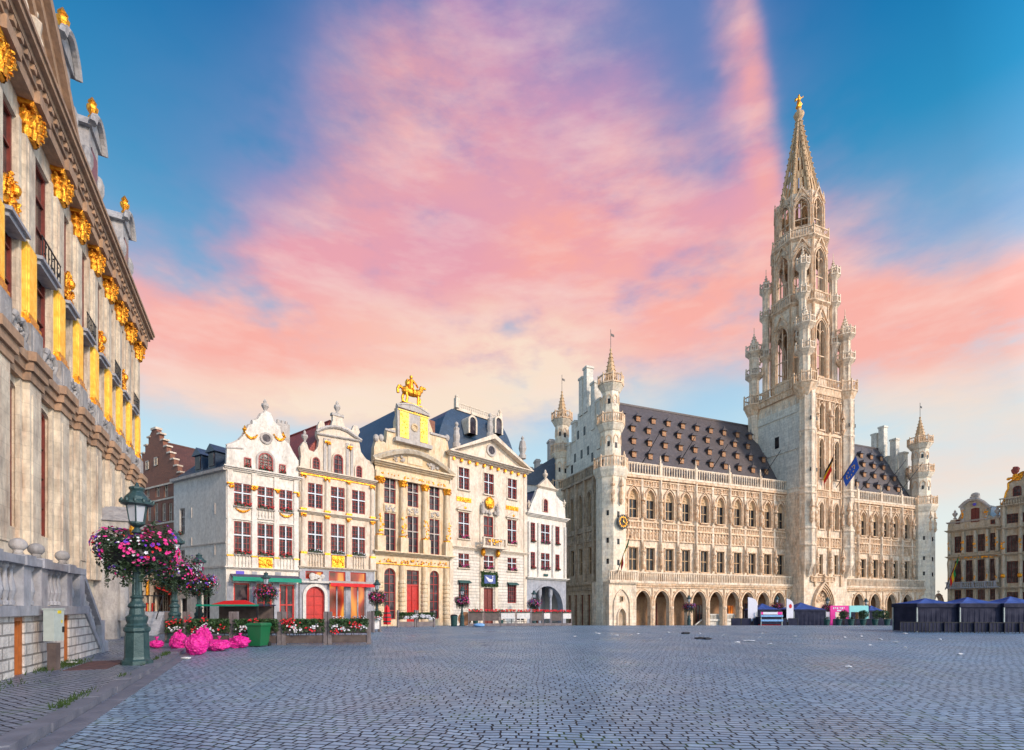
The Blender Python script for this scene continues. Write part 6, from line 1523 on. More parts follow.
lamps = [(137, 13.5, 1, 'nearest green cast-iron lamp post, beside the terrace stair at the left kerb', 'big basket of magenta, violet and white flowers on the nearest lamp post', .11),
 (174.5, 21.7, 1, 'second lamp post along the left kerb, its foot behind the pink rubbish bags', 'flower basket on the second lamp post of the left kerb', .11),
 (199, 29.8, 1, 'third lamp post along the left kerb, in front of the grey side wall', 'flower basket on the third lamp post of the left kerb, before the grey side wall', .0),
 (266, 41, .95, 'lamp post in front of the shop with the green awning', 'round flower basket in front of the green awning', 0),
 (377, 46, .9, 'lamp post right of the restaurant with the red awning', 'flower basket between the red awning and the tall red door', 0),
 (462, 52, .85, 'lamp post in front of the pale banded house with the central balcony', 'pink flower basket before the lower left window of the balcony house', 0),
 (534, 60, .88, 'lamp post in front of the slim house with the open arcade', 'pink flower basket in front of the open arcade of the slim house', 0),
 (689, 72, .94, 'lamp post in front of the left arcade of the town hall', 'purple flower basket before the left town hall arcade', 0),
 (777, 72, .92, 'lamp post behind the small tent between the two white banners', 'pink flower basket behind the small tent between the white banners', 0),
 (827.5, 79, .97, 'lamp post in front of the belfry portal', 'pink flower basket in front of the belfry portal', 0),
 (866, 82, .97, 'lamp post behind the turquoise booth', 'flower basket behind the turquoise booth', 0)]
L0 = make_lamp(); B0 = make_basket()
for i, (u, y, s, la, lb, dz) in enumerate(lamps):
    x, y, z = gp(u, y)
    for src, lab, off in ((L0, la, 0), (B0, lb, 0)):
        o = src if i == 0 else copy_tree(src)
        o.location = (x, y, z+dz); o.scale = (s,s,s); o['label'] = lab
        if src is B0: o.rotation_euler.z = i*1.1-.4
# far baskets are smaller rings
# ------------------------------------------------------------------ rubbish bags, bin, cabinet
def bag(u, v, w, h, seed, label, zoff=0, dy=0):
    y = F*HC/(v-HZ) + dy; x = (u-512)/F*y; W = w/F*y/2; H = h/F*y; g = random.Random(seed)
    import mathutils
    m = MB(); n, k = 56, 34; vs = []; off = Vector((seed*3.1, 1.7*seed, 0))
    for i in range(1, k):
        ph = PI*i/k-PI/2
        for j in range(n):
            t_ = 2*PI*j/n; d = Vector((math.cos(ph)*math.cos(t_), math.cos(ph)*math.sin(t_), math.sin(ph)))
            q = 1+.26*mathutils.noise.noise(d*1.6+off)+.16*mathutils.noise.noise(d*4+off)+.07*math.sin(11*t_+seed)*max(0,math.sin(ph))+.07*abs(mathutils.noise.noise(d*9+off))
            q /= 1.14; vs.append((x+W*d.x*q, y+W*.8*d.y*q, max(.0, H*.44+H*.5*d.z*q)))
    vs = [(x,y,0)]+vs+[(x+W*.1,y,H*.93)]; L = len(vs)-1
    fs = [(0,1+(j+1)%n,1+j) for j in range(n)]+[(1+i*n+j,1+i*n+(j+1)%n,1+(i+1)*n+(j+1)%n,1+(i+1)*n+j) for i in range(k-2) for j in range(n)]+[(1+(k-2)*n+j,1+(k-2)*n+(j+1)%n,L) for j in range(n)]
    vs = [(a-x, b-y, c) for a,b,c in vs]; m.add(vs, fs)
    o = m.build('rubbish_bag', 'pink_bag', None, (x,y,gz(y)+zoff), smooth=True); tag(o, label, 'rubbish bag', 'pink rubbish bags by the kerb')
    m = MB(); m.rev([(.035,0),(.03,.04),(.09,.13),(.05,.12)], W*.1, 0, 9, 0, H*.9, 1, .3); m.build('tied_neck', 'pink_bag', o, smooth=True)
bag(196, 655, 23, 23, 1, 'plump pink rubbish bag in front, largest of the heap at the kerb')
bag(179, 651, 18, 20, 2, 'upright pink rubbish bag at the foot of the second lamp post')
bag(204, 650, 17, 24, 3, 'tall knotted pink rubbish bag standing behind the largest one')
bag(218, 651, 25, 13, 4, 'flat slumped pink rubbish bag between the heap and the bag by the bin')
bag(239, 648, 23, 13, 5, 'pink rubbish bag lying just left of the green wheeled bin')
bag(156, 651, 15, 9, 6, 'small flat pink rubbish bag alone on the pavement right of the nearest lamp', .11)
def wheelie():
    x, y, z = gp(259, 20.9); r = empty('wheeled_bin', (x,y,z), R(-6), .9, 'green wheeled bin standing in front of the flower planter', 'bin')
    m = MB(); m.prismz([(-.27,-.32),(.27,-.32),(.27,.32),(-.27,.32)], .05, .98, [(-.34,-.4),(.34,-.4),(.34,.4),(-.34,.4)]); m.box(-.37,.37,-.43,.43,.95,1.0); m.build('body', 'bin_green', r)
    m = MB(); m.prismz([(-.39,-.46),(.39,-.46),(.39,.44),(-.39,.44)], 1.0, 1.1, [(-.33,-.38),(.33,-.38),(.33,.38),(-.33,.38)]); m.tube((-.3,.5,1.02),(.3,.5,1.02),.025); m.build('lid', 'bin_green', r)
    for s in (-1,1):
        m = MB(); m.tube((s*.25,.36,.1),(s*.32,.36,.1),.11,n=14); m.build('wheel','rubber',r)
wheelie()
x = DK.T(56.5, -2.55); p = M4 @ Vector((x, -2.5, .11)); r = empty('electrical_cabinet', tuple(p), math.atan2(.893,-.45)-.25, .92, 'pale green-grey electrical cabinet on a post against the terrace wall', 'electrical cabinet')
m = MB(); m.box(-.2,.2,-.12,.12,.78,1.62); m.box(-.22,.22,-.14,.14,1.6,1.64); m.build('case','cabinet',r)
m = MB(); m.box(-.09,.09,-.1,.1,0,.72); m.build('post','dark_wood',r)
m = MB(); m.box(-.06,.08,-.125,-.12,1.5,1.58); m.box(.08,.13,-.125,-.12,1.25,1.33); m.build('warning_label','yellow',r)
m = MB(); m.box(.12,.17,-.15,-.12,1.0,1.15); m.build('lock','black_metal',r)

# ------------------------------------------------------------------ wooden planters
def planter(p0, p1, label, grp, h=1.45, wood='dark_wood', red=1, n=1, plankz=((.08,.42),(.5,.82)), boxz=.82, wide=.42, white=1, s=1, post=True, name='wooden_planter'):
    (x0,y0,z0), (x1,y1,z1) = p0, p1; L = math.hypot(x1-x0, y1-y0)
    r = empty(name, (x0,y0,min(z0,z1)), math.atan2(y1-y0, x1-x0), 1, label, 'planter', grp); g = random.Random(int(L*1000))
    for x in ((0, L) if post else ()):
        m = MB(); m.box(x-.08+(.09 if x == 0 else -.09), x+.08+(.09 if x == 0 else -.09), -.1, .08, 0, h); m.build('post', 'grey_wood', r)
    for a, b in plankz:
        m = MB(); m.box(.17, L-.17, -.05, .0, a, b); m.build('plank', wood, r)
    m = MB(); m.box(.14, L-.14, -.2, .3, boxz-.28, boxz); m.build('trough', wood, r)
    m = MB(); leafs(m, [(g.uniform(.1,L-.1), g.uniform(-.3,.35), boxz+g.uniform(-.26,.3)) for _ in range(int(1300*L))], .065, g); o = m.build('foliage', 'leaf', r)
    for nm, k, zz in (('red_petal', 26*red, .3), ('white_petal', 26*white, .02)):
        m = MB()
        cl = [(g.uniform(.2,L-.2), g.uniform(-.2,zz)) for _ in range(max(2,int(L*2.2)))]
        for _ in range(int(k*L)):
            c = g.choice(cl); blossom(m, (c[0]+g.gauss(0,.12), g.uniform(-.38,-.2), boxz+c[1]+g.gauss(0,.07)), .042*g.uniform(.7,1.3), (g.uniform(-.5,.5),-1,g.uniform(0,.8)))
        if k: m.build('blossoms', nm, r)
    return r
us = [166, 188, 234, 282, 328, 371]
ys = [21.6, 21.6, 21.6, 21.7, 21.9, 22.2]
labs = ['short flower planter section at the left end, behind the pink rubbish bags', 'flower planter section left of the green bin, behind the last pink bag', 'flower planter section directly behind the green wheeled bin', 'middle dark wooden flower planter, right of the green bin', 'dark wooden flower planter forming the right end of the terrace fence']
for i in range(5): planter(gp(us[i], ys[i]), gp(us[i+1], ys[i+1]), labs[i], 'flower planters fencing the near terrace', red=1 if i != 2 else .7)
planter(gp(397, 42.5), gp(416, 43.5), 'grey planter of white flowers before the tall red door, left of its twin', 'grey planters before the golden house', h=1.5, wood='grey_wood', red=0, white=4, boxz=1.0, plankz=((.1,.5),))
planter(gp(416.3, 43.5), gp(435, 44.5), 'grey planter of white flowers before the right arched window of the golden house', 'grey planters before the golden house', h=1.5, wood='grey_wood', red=0, white=4, boxz=1.0, plankz=((.1,.5),))
planter(gp(372, 33), gp(380, 34), 'small white planter just behind the right end of the terrace fence', None, h=1.4, wood='canvas_white', red=.6, white=1.5, boxz=1.1, plankz=((.2,.8),))
# terrace furniture
def table(x, y, z, label, rz=0, mt='dark_wood'):
    r = empty('terrace_table', (x,y,z), rz, 1, label, 'table', 'tables on the near terrace'); m = MB(); m.box(-.4,.4,-.4,.4,.72,.76); m.build('table_top', mt, r); m = MB(); m.tube((0,0,0),(0,0,.72),.035); m.box(-.25,.25,-.03,.03,0,.03); m.box(-.03,.03,-.25,.25,.0,.031); m.build('pedestal','black_metal',r)
def make_chair(mt):
    r = empty('terrace_chair', (0,0,0), label='x', cat='chair', group='chairs on the near terrace'); m = MB(); m.box(-.22,.22,-.22,.22,.43,.47); m.build('seat', mt, r)
    m = MB(); m.box(-.22,.22,.2,.24,.6,.95); m.build('backrest', mt, r)
    for a in (-.2,.2):
        for b in (-.2,.22): m = MB(); m.tube((a,b,0),(a,b,.45 if b < 0 else .95),.018); m.build('leg','black_metal',r)
    return r
ch = make_chair('dark_wood'); first = True; g = random.Random(8)
tp = [(243,27),(262,29.5),(283,27),(300,31),(316,27),(345,29)]
desc = ['deep under the dark canopy','just right of the dark canopy','before the shop window with the red frame','before the shop pier','in front of the red arched door','before the red-awning restaurant windows']
for (u, y), d in zip(tp, desc):
    x, yy, z = gp(u, y); table(x, yy, z, 'dark terrace table '+d)
    for k, s in ((0,'left'),(1,'right')):
        o = ch if first else copy_tree(ch); first = False
        o.location = (x+(-.65 if k == 0 else .65), yy, z); o.rotation_euler = (0,0,PI/2+g.uniform(-.3,.3) if k == 0 else -PI/2+g.uniform(-.3,.3)); o['label'] = f'dark chair, {s} side of the table {d}'
for o in list(COL.objects):
    if o.get('category') == 'chair': pass
x, y, z = gp(238, 30); r = empty('terrace_canopy', (x,y,z), R(5), 1, 'flat dark terrace canopy with a green and red edge behind the planters', 'canopy')
m = MB(); m.box(-1.7,1.7,-1.3,1.3,1.72,1.8); m.build('roof', 'navy', r)
m = MB(); m.prism([(-.9,1.8),(1.5,1.8),(.9,2.05),(-.2,2.0)], -1.32,-1.1); m.build('red_cover','red_awning',r)
m = MB(); m.box(-1.72,1.72,-1.34,-1.3,1.7,1.8); m.build('green_edge','green_awning',r)
for a in (-1.6,1.6):
    for b in (-1.2,1.2): m = MB(); m.box(a-.04,a+.04,b-.04,b+.04,0,1.72); m.build('post','black_metal',r)
m = MB(); m.box(-1.6,1.6,1.1,1.2,0,1.7); m.build('screen','dark_wood',r)
# terrace screens in front of the balcony house and the slim house
scr = [468, 484, 500, 516, 531, 543, 551, 562, 572]
for i, (a, b) in enumerate(zip(scr, scr[1:])):
    nm = ['leftmost brown terrace screen topped with red flowers, right of the lamp post', 'brown terrace screen below the wooden front door', 'screen with green chairs showing, right of the front door', 'white-panelled terrace screen under the right ground-floor window', 'brown flowered screen right below the arcade lamp', 'white-panelled screen before the arcade columns','narrow brown screen before the right arcade column','rightmost white-panelled terrace screen at the lane corner'][i]
    p0, p1 = gp(a+.5, 47.5+i*.5), gp(b-.5, 47.9+i*.5); L = math.hypot(p1[0]-p0[0], p1[1]-p0[1]); r = empty('terrace_screen', p0, math.atan2(p1[1]-p0[1], p1[0]-p0[0]), 1, nm, 'terrace screen', 'terrace screens before the pale houses')
    for x in (0, L): m = MB(); m.box(x-.03,x+.03,-.03,.03,0,1.45); m.build('post','grey_wood',r)
    wht = i in (3,5,7,2)
    m = MB(); m.box(.06,L-.06,-.02,.02,.75 if wht else .55,1.35); m.build('panel','canvas_white' if wht else 'dark_wood',r)
    m = MB(); m.box(.03,L-.03,-.04,.04,.05,.3); m.build('foot_board','grey_wood',r)
    g = random.Random(i); m = MB(); m.box(.03,L-.03,-.12,.12,1.35,1.45); leafs(m, [(g.uniform(0,L), g.uniform(-.15,.15), 1.5+g.uniform(-.1,.1)) for _ in range(50)], .06, g); o = m.build('flower_box','leaf_dark',r)
    m = MB(); [blossom(m, (g.uniform(0,L), g.uniform(-.2,.1), 1.52+g.uniform(-.1,.12)), .07, (0,-1,.5)) for _ in range(34)]; m.build('blossoms','red_petal',o)
for u, y, n in ((395,39,'left'),):
    pass
for u, y, lab in ((506,51,'teal'),(517,51.5,'teal'),(524,52,'teal')):
    o = copy_tree(ch); o.location = gp(u,y); o.rotation_euler.z = .4*u; o['label'] = {506:'chair behind the screens, just right of the front door', 517:'chair behind the white screen under the right ground-floor window', 524:'chair behind the screens at the house corner'}[u]; o['group'] = 'chairs behind the far screens'
def bush_ball(u, y, s, label, grp, pot='chair_green'):
    p = gp(u, y); r = empty('potted_bush', p, 0, s, label, 'potted bush', grp); g = random.Random(int(u)); m = MB(); m.rev([(.18,0),(.26,.5),(.28,.55)], n=12); m.build('pot', pot, r)
    m = MB(); m.tube((0,0,.5),(0,0,1.0),.03); m.build('trunk','dark_wood',r)
    m = MB(); pts = []
    for _ in range(500):
        d = Vector((g.gauss(0,1),g.gauss(0,1),g.gauss(0,1))).normalized()*g.uniform(.6,1)*.42; pts.append((d.x,d.y,1.15+d.z))
    leafs(m, pts, .07, g); m.build('crown','leaf',r)
bush_ball(475.5, 53, 1.2, 'ball-clipped bush left of the wooden front door', 'clipped bushes by the front door'); bush_ball(501, 55, 1.15, 'ball-clipped bush right of the wooden front door', 'clipped bushes by the front door')
x,y,z = gp(454,50); r = empty('litter_bin',(x,y,z),0,1,'dark green litter bin left of the lamp before the balcony house','bin'); m = MB(); m.rev([(.3,0),(.36,1.0),(.38,1.05)],n=14); m.build('body','chair_green',r); m = MB(); m.rev([(.38,1.05),(.3,1.15),(.1,1.2)],n=14); m.build('lid','black_metal',r)
x,y,z = gp(465,53.5); r = empty('barrel',(x,y,z),0,1,'orange-brown round table top leaning behind the lamp before the balcony house','table'); m = MB(); m.T = Matrix.Translation((0,0,.75)) @ Matrix.Rotation(R(80),4,'X'); m.rev([(.75,0),(.75,.06)],n=22); m.build('top','shutter',r); m = MB(); m.tube((0,.1,0),(0,.1,.7),.05); m.build('leg','dark_wood',r)
r.name = 'round_table'
x,y,z = gp(479,46); m = MB(); g = random.Random(2); m.blob((0,0,.16), .55,.4,.18,14,7,.12,g); o = m.build('plastic_sack','tarp_blue',None,(x,y,z),smooth=True); tag(o,'pale blue plastic sack lying on the paving before the front door','sack')
x,y,z = gp(387,41); r = empty('striped_parasol',(x,y,z),0,1,'folded red and green parasol leaning beside the grey planters','parasol'); m = MB(); m.tube((0,0,0),(.1,0,1.9),.03); m.build('pole','dark_wood',r)
m = MB(); m.rev([(.3,.3),(.34,.9),(.18,1.7),(.04,1.9)],n=10,gear=.3); m.build('cover','red_awning',r)
m = MB(); [m.rev([(.345,z),(.35,z+.1)],n=10,gear=.3) for z in (.5,.85,1.2)] and None; m.build('bands','chair_green',r)
x,y,z = gp(511.5,56); r = empty('menu_stand',(x,y,z),0,1,'gold-framed menu board standing right of the front door','menu board'); m = MB(); m.box(-.45,.45,-.04,.04,1.0,1.8); m.build('frame','gold',r); m = MB(); m.box(-.33,.33,-.06,-.04,1.12,1.68); m.build('sheet','paper',r); m = MB(); m.tube((0,0,0),(0,0,1),.04); m.build('post','black_metal',r)

# ------------------------------------------------------------------ tents, booths, banners, barriers
def tent(u0, u1, y, label, eave=2.2, peak=3.1, walls=True, depth=None, rz=0, side=None):
    p0, p1 = gp(u0, y), gp(u1, y); w = p1[0]-p0[0]; d = depth or w; z = min(p0[2], gz(y+d/2))
    r = empty('gazebo_tent', ((p0[0]+p1[0])/2, y+d/2, z), rz, 1, label, 'tent', 'dark blue gazebo tents'); h = w/2; q = d/2
    m = MB(); n = 8; ring0 = [(-h-.05,-q-.05),(0,-q-.05),(h+.05,-q-.05),(h+.05,0),(h+.05,q+.05),(0,q+.05),(-h-.05,q+.05),(-h-.05,0)]
    prof = [(1,eave+.25),(.62,eave+.25+(peak-eave-.25)*.30),(.28,eave+.25+(peak-eave-.25)*.66),(.015,peak)]
    vs = []; 
    for s, zz in prof:
        for k, (a, b) in enumerate(ring0): sagg = -.08*s*(1-s)*4 if k % 2 else 0; vs.append((a*s, b*s, zz+sagg))
    fs = [(i*n+k, i*n+(k+1)%n, (i+1)*n+(k+1)%n, (i+1)*n+k) for i in range(3) for k in range(n)]+[tuple(range(3*n,4*n))]
    m.add(vs, fs); m.build('canopy', 'navy_roof', r)
    m = MB(); m.box(-h-.06,h+.06,-q-.07,-q-.05,eave,eave+.27); m.box(-h-.06,h+.06,q+.05,q+.07,eave,eave+.27); m.box(-h-.07,-h-.05,-q-.05,q+.05,eave,eave+.27); m.box(h+.05,h+.07,-q-.05,q+.05,eave,eave+.27); m.build('valance','navy',r)
    for a in (-h,h):
        for b in (-q,q): m = MB(); m.box(a-.03,a+.03,b-.03,b+.03,0,eave+.1); m.build('leg','cabinet',r)
    if walls:
        m = MB(); k = 26; X = [(-h+w*i/k) for i in range(k+1)]
        m.add([(x,-q+.04*math.sin(i*1.9),.03) for i,x in enumerate(X)]+[(x,-q+.01,eave+.05) for x in X], [(i,i+1,i+k+2,i+k+1) for i in range(k)])
        m.add([(-h,-q,.03),(-h,q,.03),(-h,q,eave),(-h,-q,eave)],[(0,1,2,3)]); m.add([(h,-q,.03),(h,q,.03),(h,q,eave),(h,-q,eave)],[(0,1,2,3)]); m.add([(-h,q,.03),(h,q,.03),(h,q,eave),(-h,q,eave)],[(0,1,2,3)]); m.build('side_wall','navy',r)
    return r
tent(917, 959, 33.6, 'dark blue gazebo tent, leftmost of the three in the right foreground', 1.66, 2.3, depth=2.1)
tent(960, 1003, 33.4, 'dark blue gazebo tent between its two neighbours in the right foreground', 1.66, 2.36, depth=2.1)
tent(1004, 1048, 33.2, 'dark blue gazebo tent cut by the right edge of the picture', 1.66, 2.4, depth=2.1)
tent(756, 781, 68.5, 'small blue tent before the arcade, between the two white banners', 2.15, 3.25)
tent(794, 826, 66.5, 'dark blue tent in front of the belfry portal', 2.1, 3.3)
tent(869, 884, 74, 'small blue tent beside the turquoise booth, partly behind the bushes', 2.2, 3.2)
for i, (a, b, y) in enumerate(((900,914,32.7),(914.5,929,32.6),(929.5,944,32.5),(944.5,959,32.3),(959.5,974,32.1),(974.5,989,31.9),(989.5,1004,31.7),(1004.5,1019,31.5),(1019.5,1034,31.3))):
    p0, p1 = gp(a,y), gp(b,y-.1); L = math.hypot(p1[0]-p0[0],p1[1]-p0[1])
    r = empty('barrier_panel', p0, math.atan2(p1[1]-p0[1],p1[0]-p0[0]), 1, 'low dark barrier panel, '+['first from the left before the three tents','under the peak of the left tent','under the right half of the left tent','at the seam of the left and middle tents','under the peak of the middle tent','under the right half of the middle tent','at the left leg of the right tent','under the peak of the right tent','at the right edge of the picture'][i], 'barrier', 'dark barrier panels before the tents')
    m = MB(); m.box(0,L,-.02,.02,.08,.66); m.build('panel','navy',r); m = MB(); 
    for k in range(5): m.box(L*k/4-.015,L*k/4+.015,-.035,-.02,0,.68)
    m.box(0,L,-.04,.0,.66,.7); m.build('frame','black_metal',r)
for i, u in enumerate((736,746,758,770,782,793,838,849,860,871,882,893)):
    left = i < 6; y = 65 if left else 66; w_ = 9.4
    p0, p1 = gp(u-w_/2,y), gp(u+w_/2,y); L = p1[0]-p0[0]
    labs = ['leftmost dark fence panel before the town hall arcade','dark fence panel at the foot of the left white banner','dark fence panel below the left of the small tent','dark fence panel below the middle of the small tent','dark fence panel at the right of the small tent','dark fence panel at the foot of the right white banner','dark fence panel below the pink booth','dark fence panel between pink and turquoise booths','dark fence panel below the turquoise booth','dark fence panel just right of the turquoise booth','dark fence panel below the two round bushes','dark fence panel nearest the three big tents']
    r = empty('fence_panel', p0, 0, 1, labs[i], 'fence panel', 'dark fence panels before the town hall'); h = .95 if not left else 1.0
    m = MB(); m.box(0,L,-.02,.02,.1,h); m.build('panel','navy',r); m = MB(); m.box(0,L,-.04,.03,h,h+.05); m.box(-.03,.03,-.04,.04,0,h); m.box(L-.03,L+.03,-.04,.04,0,h); m.build('frame','black_metal',r)
for i, u in enumerate((827, 838.5, 851, 863, 875, 887)):
    p = gp(u, 64.6); r = empty('green_pot', p, 0, 1, 'tall teal plant pot before the dark fence, '+['leftmost, at the edge of the portal tent','under the pink booth','under the seam of the two booths','under the right end of the turquoise booth','under the left round bush','rightmost, near the big tents'][i], 'plant pot', 'teal pots in front of the dark fence')
    m = MB(); m.rev([(.3,0),(.26,.15),(.36,.75),(.42,.85),(.4,.9)], n=12); m.build('pot','chair_green',r); g = random.Random(i); m = MB(); leafs(m, [(g.gauss(0,.15),g.gauss(0,.15),1.0+g.uniform(-.1,.2)) for _ in range(60)],.09,g); m.build('leaves','leaf_dark',r)
for u, lab in ((844,'round bush between the pink booth and the fence'),(863.5,'round bush at the right post of the turquoise booth'),(877,'round bush left of its twin, right of the turquoise booth'),(884,'rightmost round bush behind the dark fence')): bush_ball(u, 68, 1.45, lab, 'round bushes behind the dark fence', 'rust')
def booth(u0, u1, y, mat, label):
    p0, p1 = gp(u0,y), gp(u1,y); w = p1[0]-p0[0]; r = empty('event_booth', (p0[0],y,min(p0[2],p1[2])), 0, 1, label, 'booth'); zt = HC+(HZ-605.6)/F*y-p0[2]; z2 = HC+(HZ-612)/F*y-p0[2]
    m = MB(); m.box(0,w,-.1,.1,z2,zt); m.build('fascia',mat,r); m = MB(); m.box(0,w*.26 if mat == 'booth_pink' else w*.08,-.1,.1,0,z2); m.build('side_panel',mat,r); m = MB(); m.box(w*.86,w,-.1,.1,0,z2); m.build('side_panel',mat,r)
    m = MB(); m.box(w*.1,w*.9,2.2,2.3,0,z2); m.build('back_panel','navy' if mat == 'booth_cyan' else 'banner_white',r)
    if mat == 'booth_pink':
        m = MB()
        for k, (a,b) in enumerate(((.14,.2),(.24,.3),(.34,.42),(.5,.56),(.6,.68),(.72,.76))): m.box(w*a,w*b,-.12,-.1,z2+(zt-z2)*(.55 if k%2 else .45),z2+(zt-z2)*.75)
        m.box(w*.35,w*.62,-.12,-.1,z2+.12,z2+.3); m.build('white_marks','banner_white',r)
booth(830, 848.3, 70, 'booth_pink', 'pink event booth with white marks, left of the turquoise one'); booth(849, 868, 70.2, 'booth_cyan', 'turquoise event booth right of the pink one')
def banner(u0, u1, v0, v1, y, label, dot):
    x0 = (u0-512)/F*y; x1 = (u1-512)/F*y; r = empty('feather_banner', (x0,y,gz(y)), 0, 1, label, 'banner', 'white feather banners before the arcade'); Z = lambda v: HC+(HZ-v)/F*y-gz(y); w = x1-x0
    m = MB(); pts = [(0,Z(v1)),(0.0,Z(v0)-.0),(w*.45,Z(v0)-.12),(w*.8,Z(v0)-.35),(w,Z(v0)-.75),(w*.97,Z(v1)-.05)]; m.prism(pts, -.015, .015); m.build('cloth','banner_white',r)
    m = MB(); m.tube((-.03,0,0),(-.03,0,Z(v0)+.05),.03); m.box(-.4,.4,-.2,.2,0,.06); m.build('pole','black_metal',r)
    if dot: m = MB(); m.T = Matrix.Translation((w*.55,-.02,Z(v0)-1.0)) @ Matrix.Rotation(PI/2,4,'X') @ Matrix.Scale(1.5,4,(0,1,0)); m.rev([(.19,0),(.19,.02)],n=18); m.build('red_emblem','flag_red',r)
banner(748, 757.5, 597, 621, 65.5, 'white feather banner left of the small blue tent', False); banner(786.5, 793.5, 598.5, 622, 65.3, 'white feather banner with a red emblem, right of the small blue tent', True)
# low event counter before the small tent
p = gp(771.5, 64.2); r = empty('event_counter', p, 0, 1, 'dark event counter with white and pink sign strip before the small tent', 'counter')
m = MB(); m.box(-1.4,1.4,0,1.2,.25,1.15); m.box(-1.45,1.45,-.1,1.3,1.15,1.2); m.build('body','navy',r)
m = MB(); m.box(-1.1,.75,-.06,.0,1.5,1.82); m.build('sign_board','banner_white',r)
for x0, x1 in ((-1.35,-1.1),(.75,1.35)): m = MB(); m.box(x0,x1,-.06,0,1.5,1.82); m.build('pink_panel','booth_pink',r)
for z in (1.2, .62): m = MB(); m.box(-1.42,1.42,-.13,-.1,z,z+.24); m.build('pale_band','tarp_blue',r)
for x in (-1.35,1.35):
    for y_ in (.0,1.1): m = MB(); m.box(x-.04,x+.04,y_-.04,y_+.04,0,1.85); m.build('post','cabinet',r)
m = MB(); m.box(-1.3,1.3,.3,1.1,.02,.25); m.build('plinth','flag_red',r)
# flags
def W3(u, v, y): return Vector(((u-512)/F*y, y, HC+(HZ-v)/F*y))
def flag(tip, foot, hoist, fly, label, mats, vert=False, stars=False, pole_r=.05):
    r = empty('flag', tuple(foot), 0, 1, label, 'flag'); o_ = Vector(foot); tip = Vector(tip)-o_
    m = MB(); m.tube((0,0,0), tuple(tip), pole_r*1.3, pole_r*.7, 6); m.blob(tuple(tip), pole_r*2, n=6, m=4); m.build('pole','black_metal',r)
    a0 = tip*.97; a1 = tip*(1-hoist); fly = Vector(fly); nn = fly.cross(a1-a0).normalized()
    K, J = 15, 12
    def pt(i, j): s = i/K; t_ = j/J; return a0.lerp(a1, t_)*(1) + fly*s*(1-.12*t_) + nn*(.16*math.sin(s*7+t_*2)*s**.5*fly.length*.35)
    n = len(mats)
    for k, mt in enumerate(mats):
        m = MB(); i0, i1 = (K*k//n, K*(k+1)//n); 
        if vert: j0, j1 = J*k//n, J*(k+1)//n; ii, jj = range(K), range(j0, j1)
        else: ii, jj = range(i0, i1), range(J)
        for i in ii:
            for j in jj: m.add([tuple(pt(i,j)),tuple(pt(i+1,j)),tuple(pt(i+1,j+1)),tuple(pt(i,j+1))],[(0,1,2,3)])
        c = m.build('stripe' if n > 1 else 'cloth', mt, r)
    if stars:
        m = MB()
        for k in range(12):
            a = 2*PI*k/12; P = pt(7.5+3.6*math.cos(a), 6+3.6*math.sin(a)); 
            for s in (-1,1):
                e1 = (pt(8,6)-pt(7,6)).normalized(); e2 = (pt(7,7)-pt(7,6)).normalized(); vs = []
                for q in range(10): rr = .17 if q % 2 == 0 else .07; vs.append(tuple(P + nn*s*.03 + e1*(rr*math.sin(PI*q/5)) + e2*(-rr*math.cos(PI*q/5))))
                m.add(vs, [tuple(range(10))])
        m.build('gold_stars','flag_yellow',r)
flag(W3(834,455,82.5), W3(819,484,84.8), .62, (-.7,-.5,-2.5), 'black, yellow and red flag on the belfry front', ('flag_black','flag_yellow','flag_red'), vert=False)
flag(W3(856.5,455,82.5), W3(836,488,85), .66, (.35,-.3,-2.0), 'blue flag with a ring of gold stars on the belfry front', ('flag_blue',), stars=True)
flag(W3(630,536,68.5), W3(617,573,70), .42, (-1.1,-.6,-3.6), 'green, yellow and red flag by the clock turret of the town hall', ('flag_green','flag_yellow','flag_red'), vert=False)
flag(W3(959,555,92), W3(945,590,93.5), .5, (-.9,-.3,-3.4), 'red, yellow and green flag between the town hall and the gilded house', ('flag_green','flag_yellow','flag_red'), vert=True)
# litter
g = random.Random(21)
spots = [(596,633),(611,635),(616,636),(632,636),(638,634.5),(598,634),(668,633),(700,634),(749,641.5),(770,645),(762,634),(795,637),(820,640),(845,638),(861,637),(880,640),(896,643),(905,634),(760,638),(849,668),(660,640),(575,637),(940,640),(960,655),(724,636),(737,643),(905,648),(870,646)]
for i, (u, v) in enumerate(spots):
    y = 30
    for _ in range(40): y = (HC - gz(y))*F/(v-HZ)
    x = (u-512)/F*y; s = .32 if (u, v) == (749,641.5) else g.uniform(.06,.17); m = MB(); n = 7
    m.add([(s*math.cos(2*PI*k/n)*g.uniform(.6,1.3), s*.6*math.sin(2*PI*k/n)*g.uniform(.6,1.3), g.uniform(.01,.06)) for k in range(n)]+[(0,0,.07),(0,0,0)], [(k,(k+1)%n,n) for k in range(n)]+[((k+1)%n,k,n+1) for k in range(n)])
    o = m.build('paper_scrap','paper',None,(x,y,gz(y)+.006)); tag(o,'large white sheet of paper lying on the paving below the left banner' if (u,v)==(749,641.5) else 'small crumpled scrap of white paper on the open paving','litter','scraps of paper on the paving')
for u, v, s in ((700,639,.3),(707,639.5,.22),(686,634,.3)):
    y = 30
    for _ in range(40): y = (HC - gz(y))*F/(v-HZ)
    m = MB(); m.blob((0,0,.05), s,.16,.07,9,5,.25,g); o = m.build('dark_rag','litter_dark',None,((u-512)/F*y,y,gz(y))); tag(o,{700:'dark rag on the paving, left of a smaller one',707:'smaller dark rag touching a larger one',686:'dark rag nearest the town hall arcade'}[u],'litter')
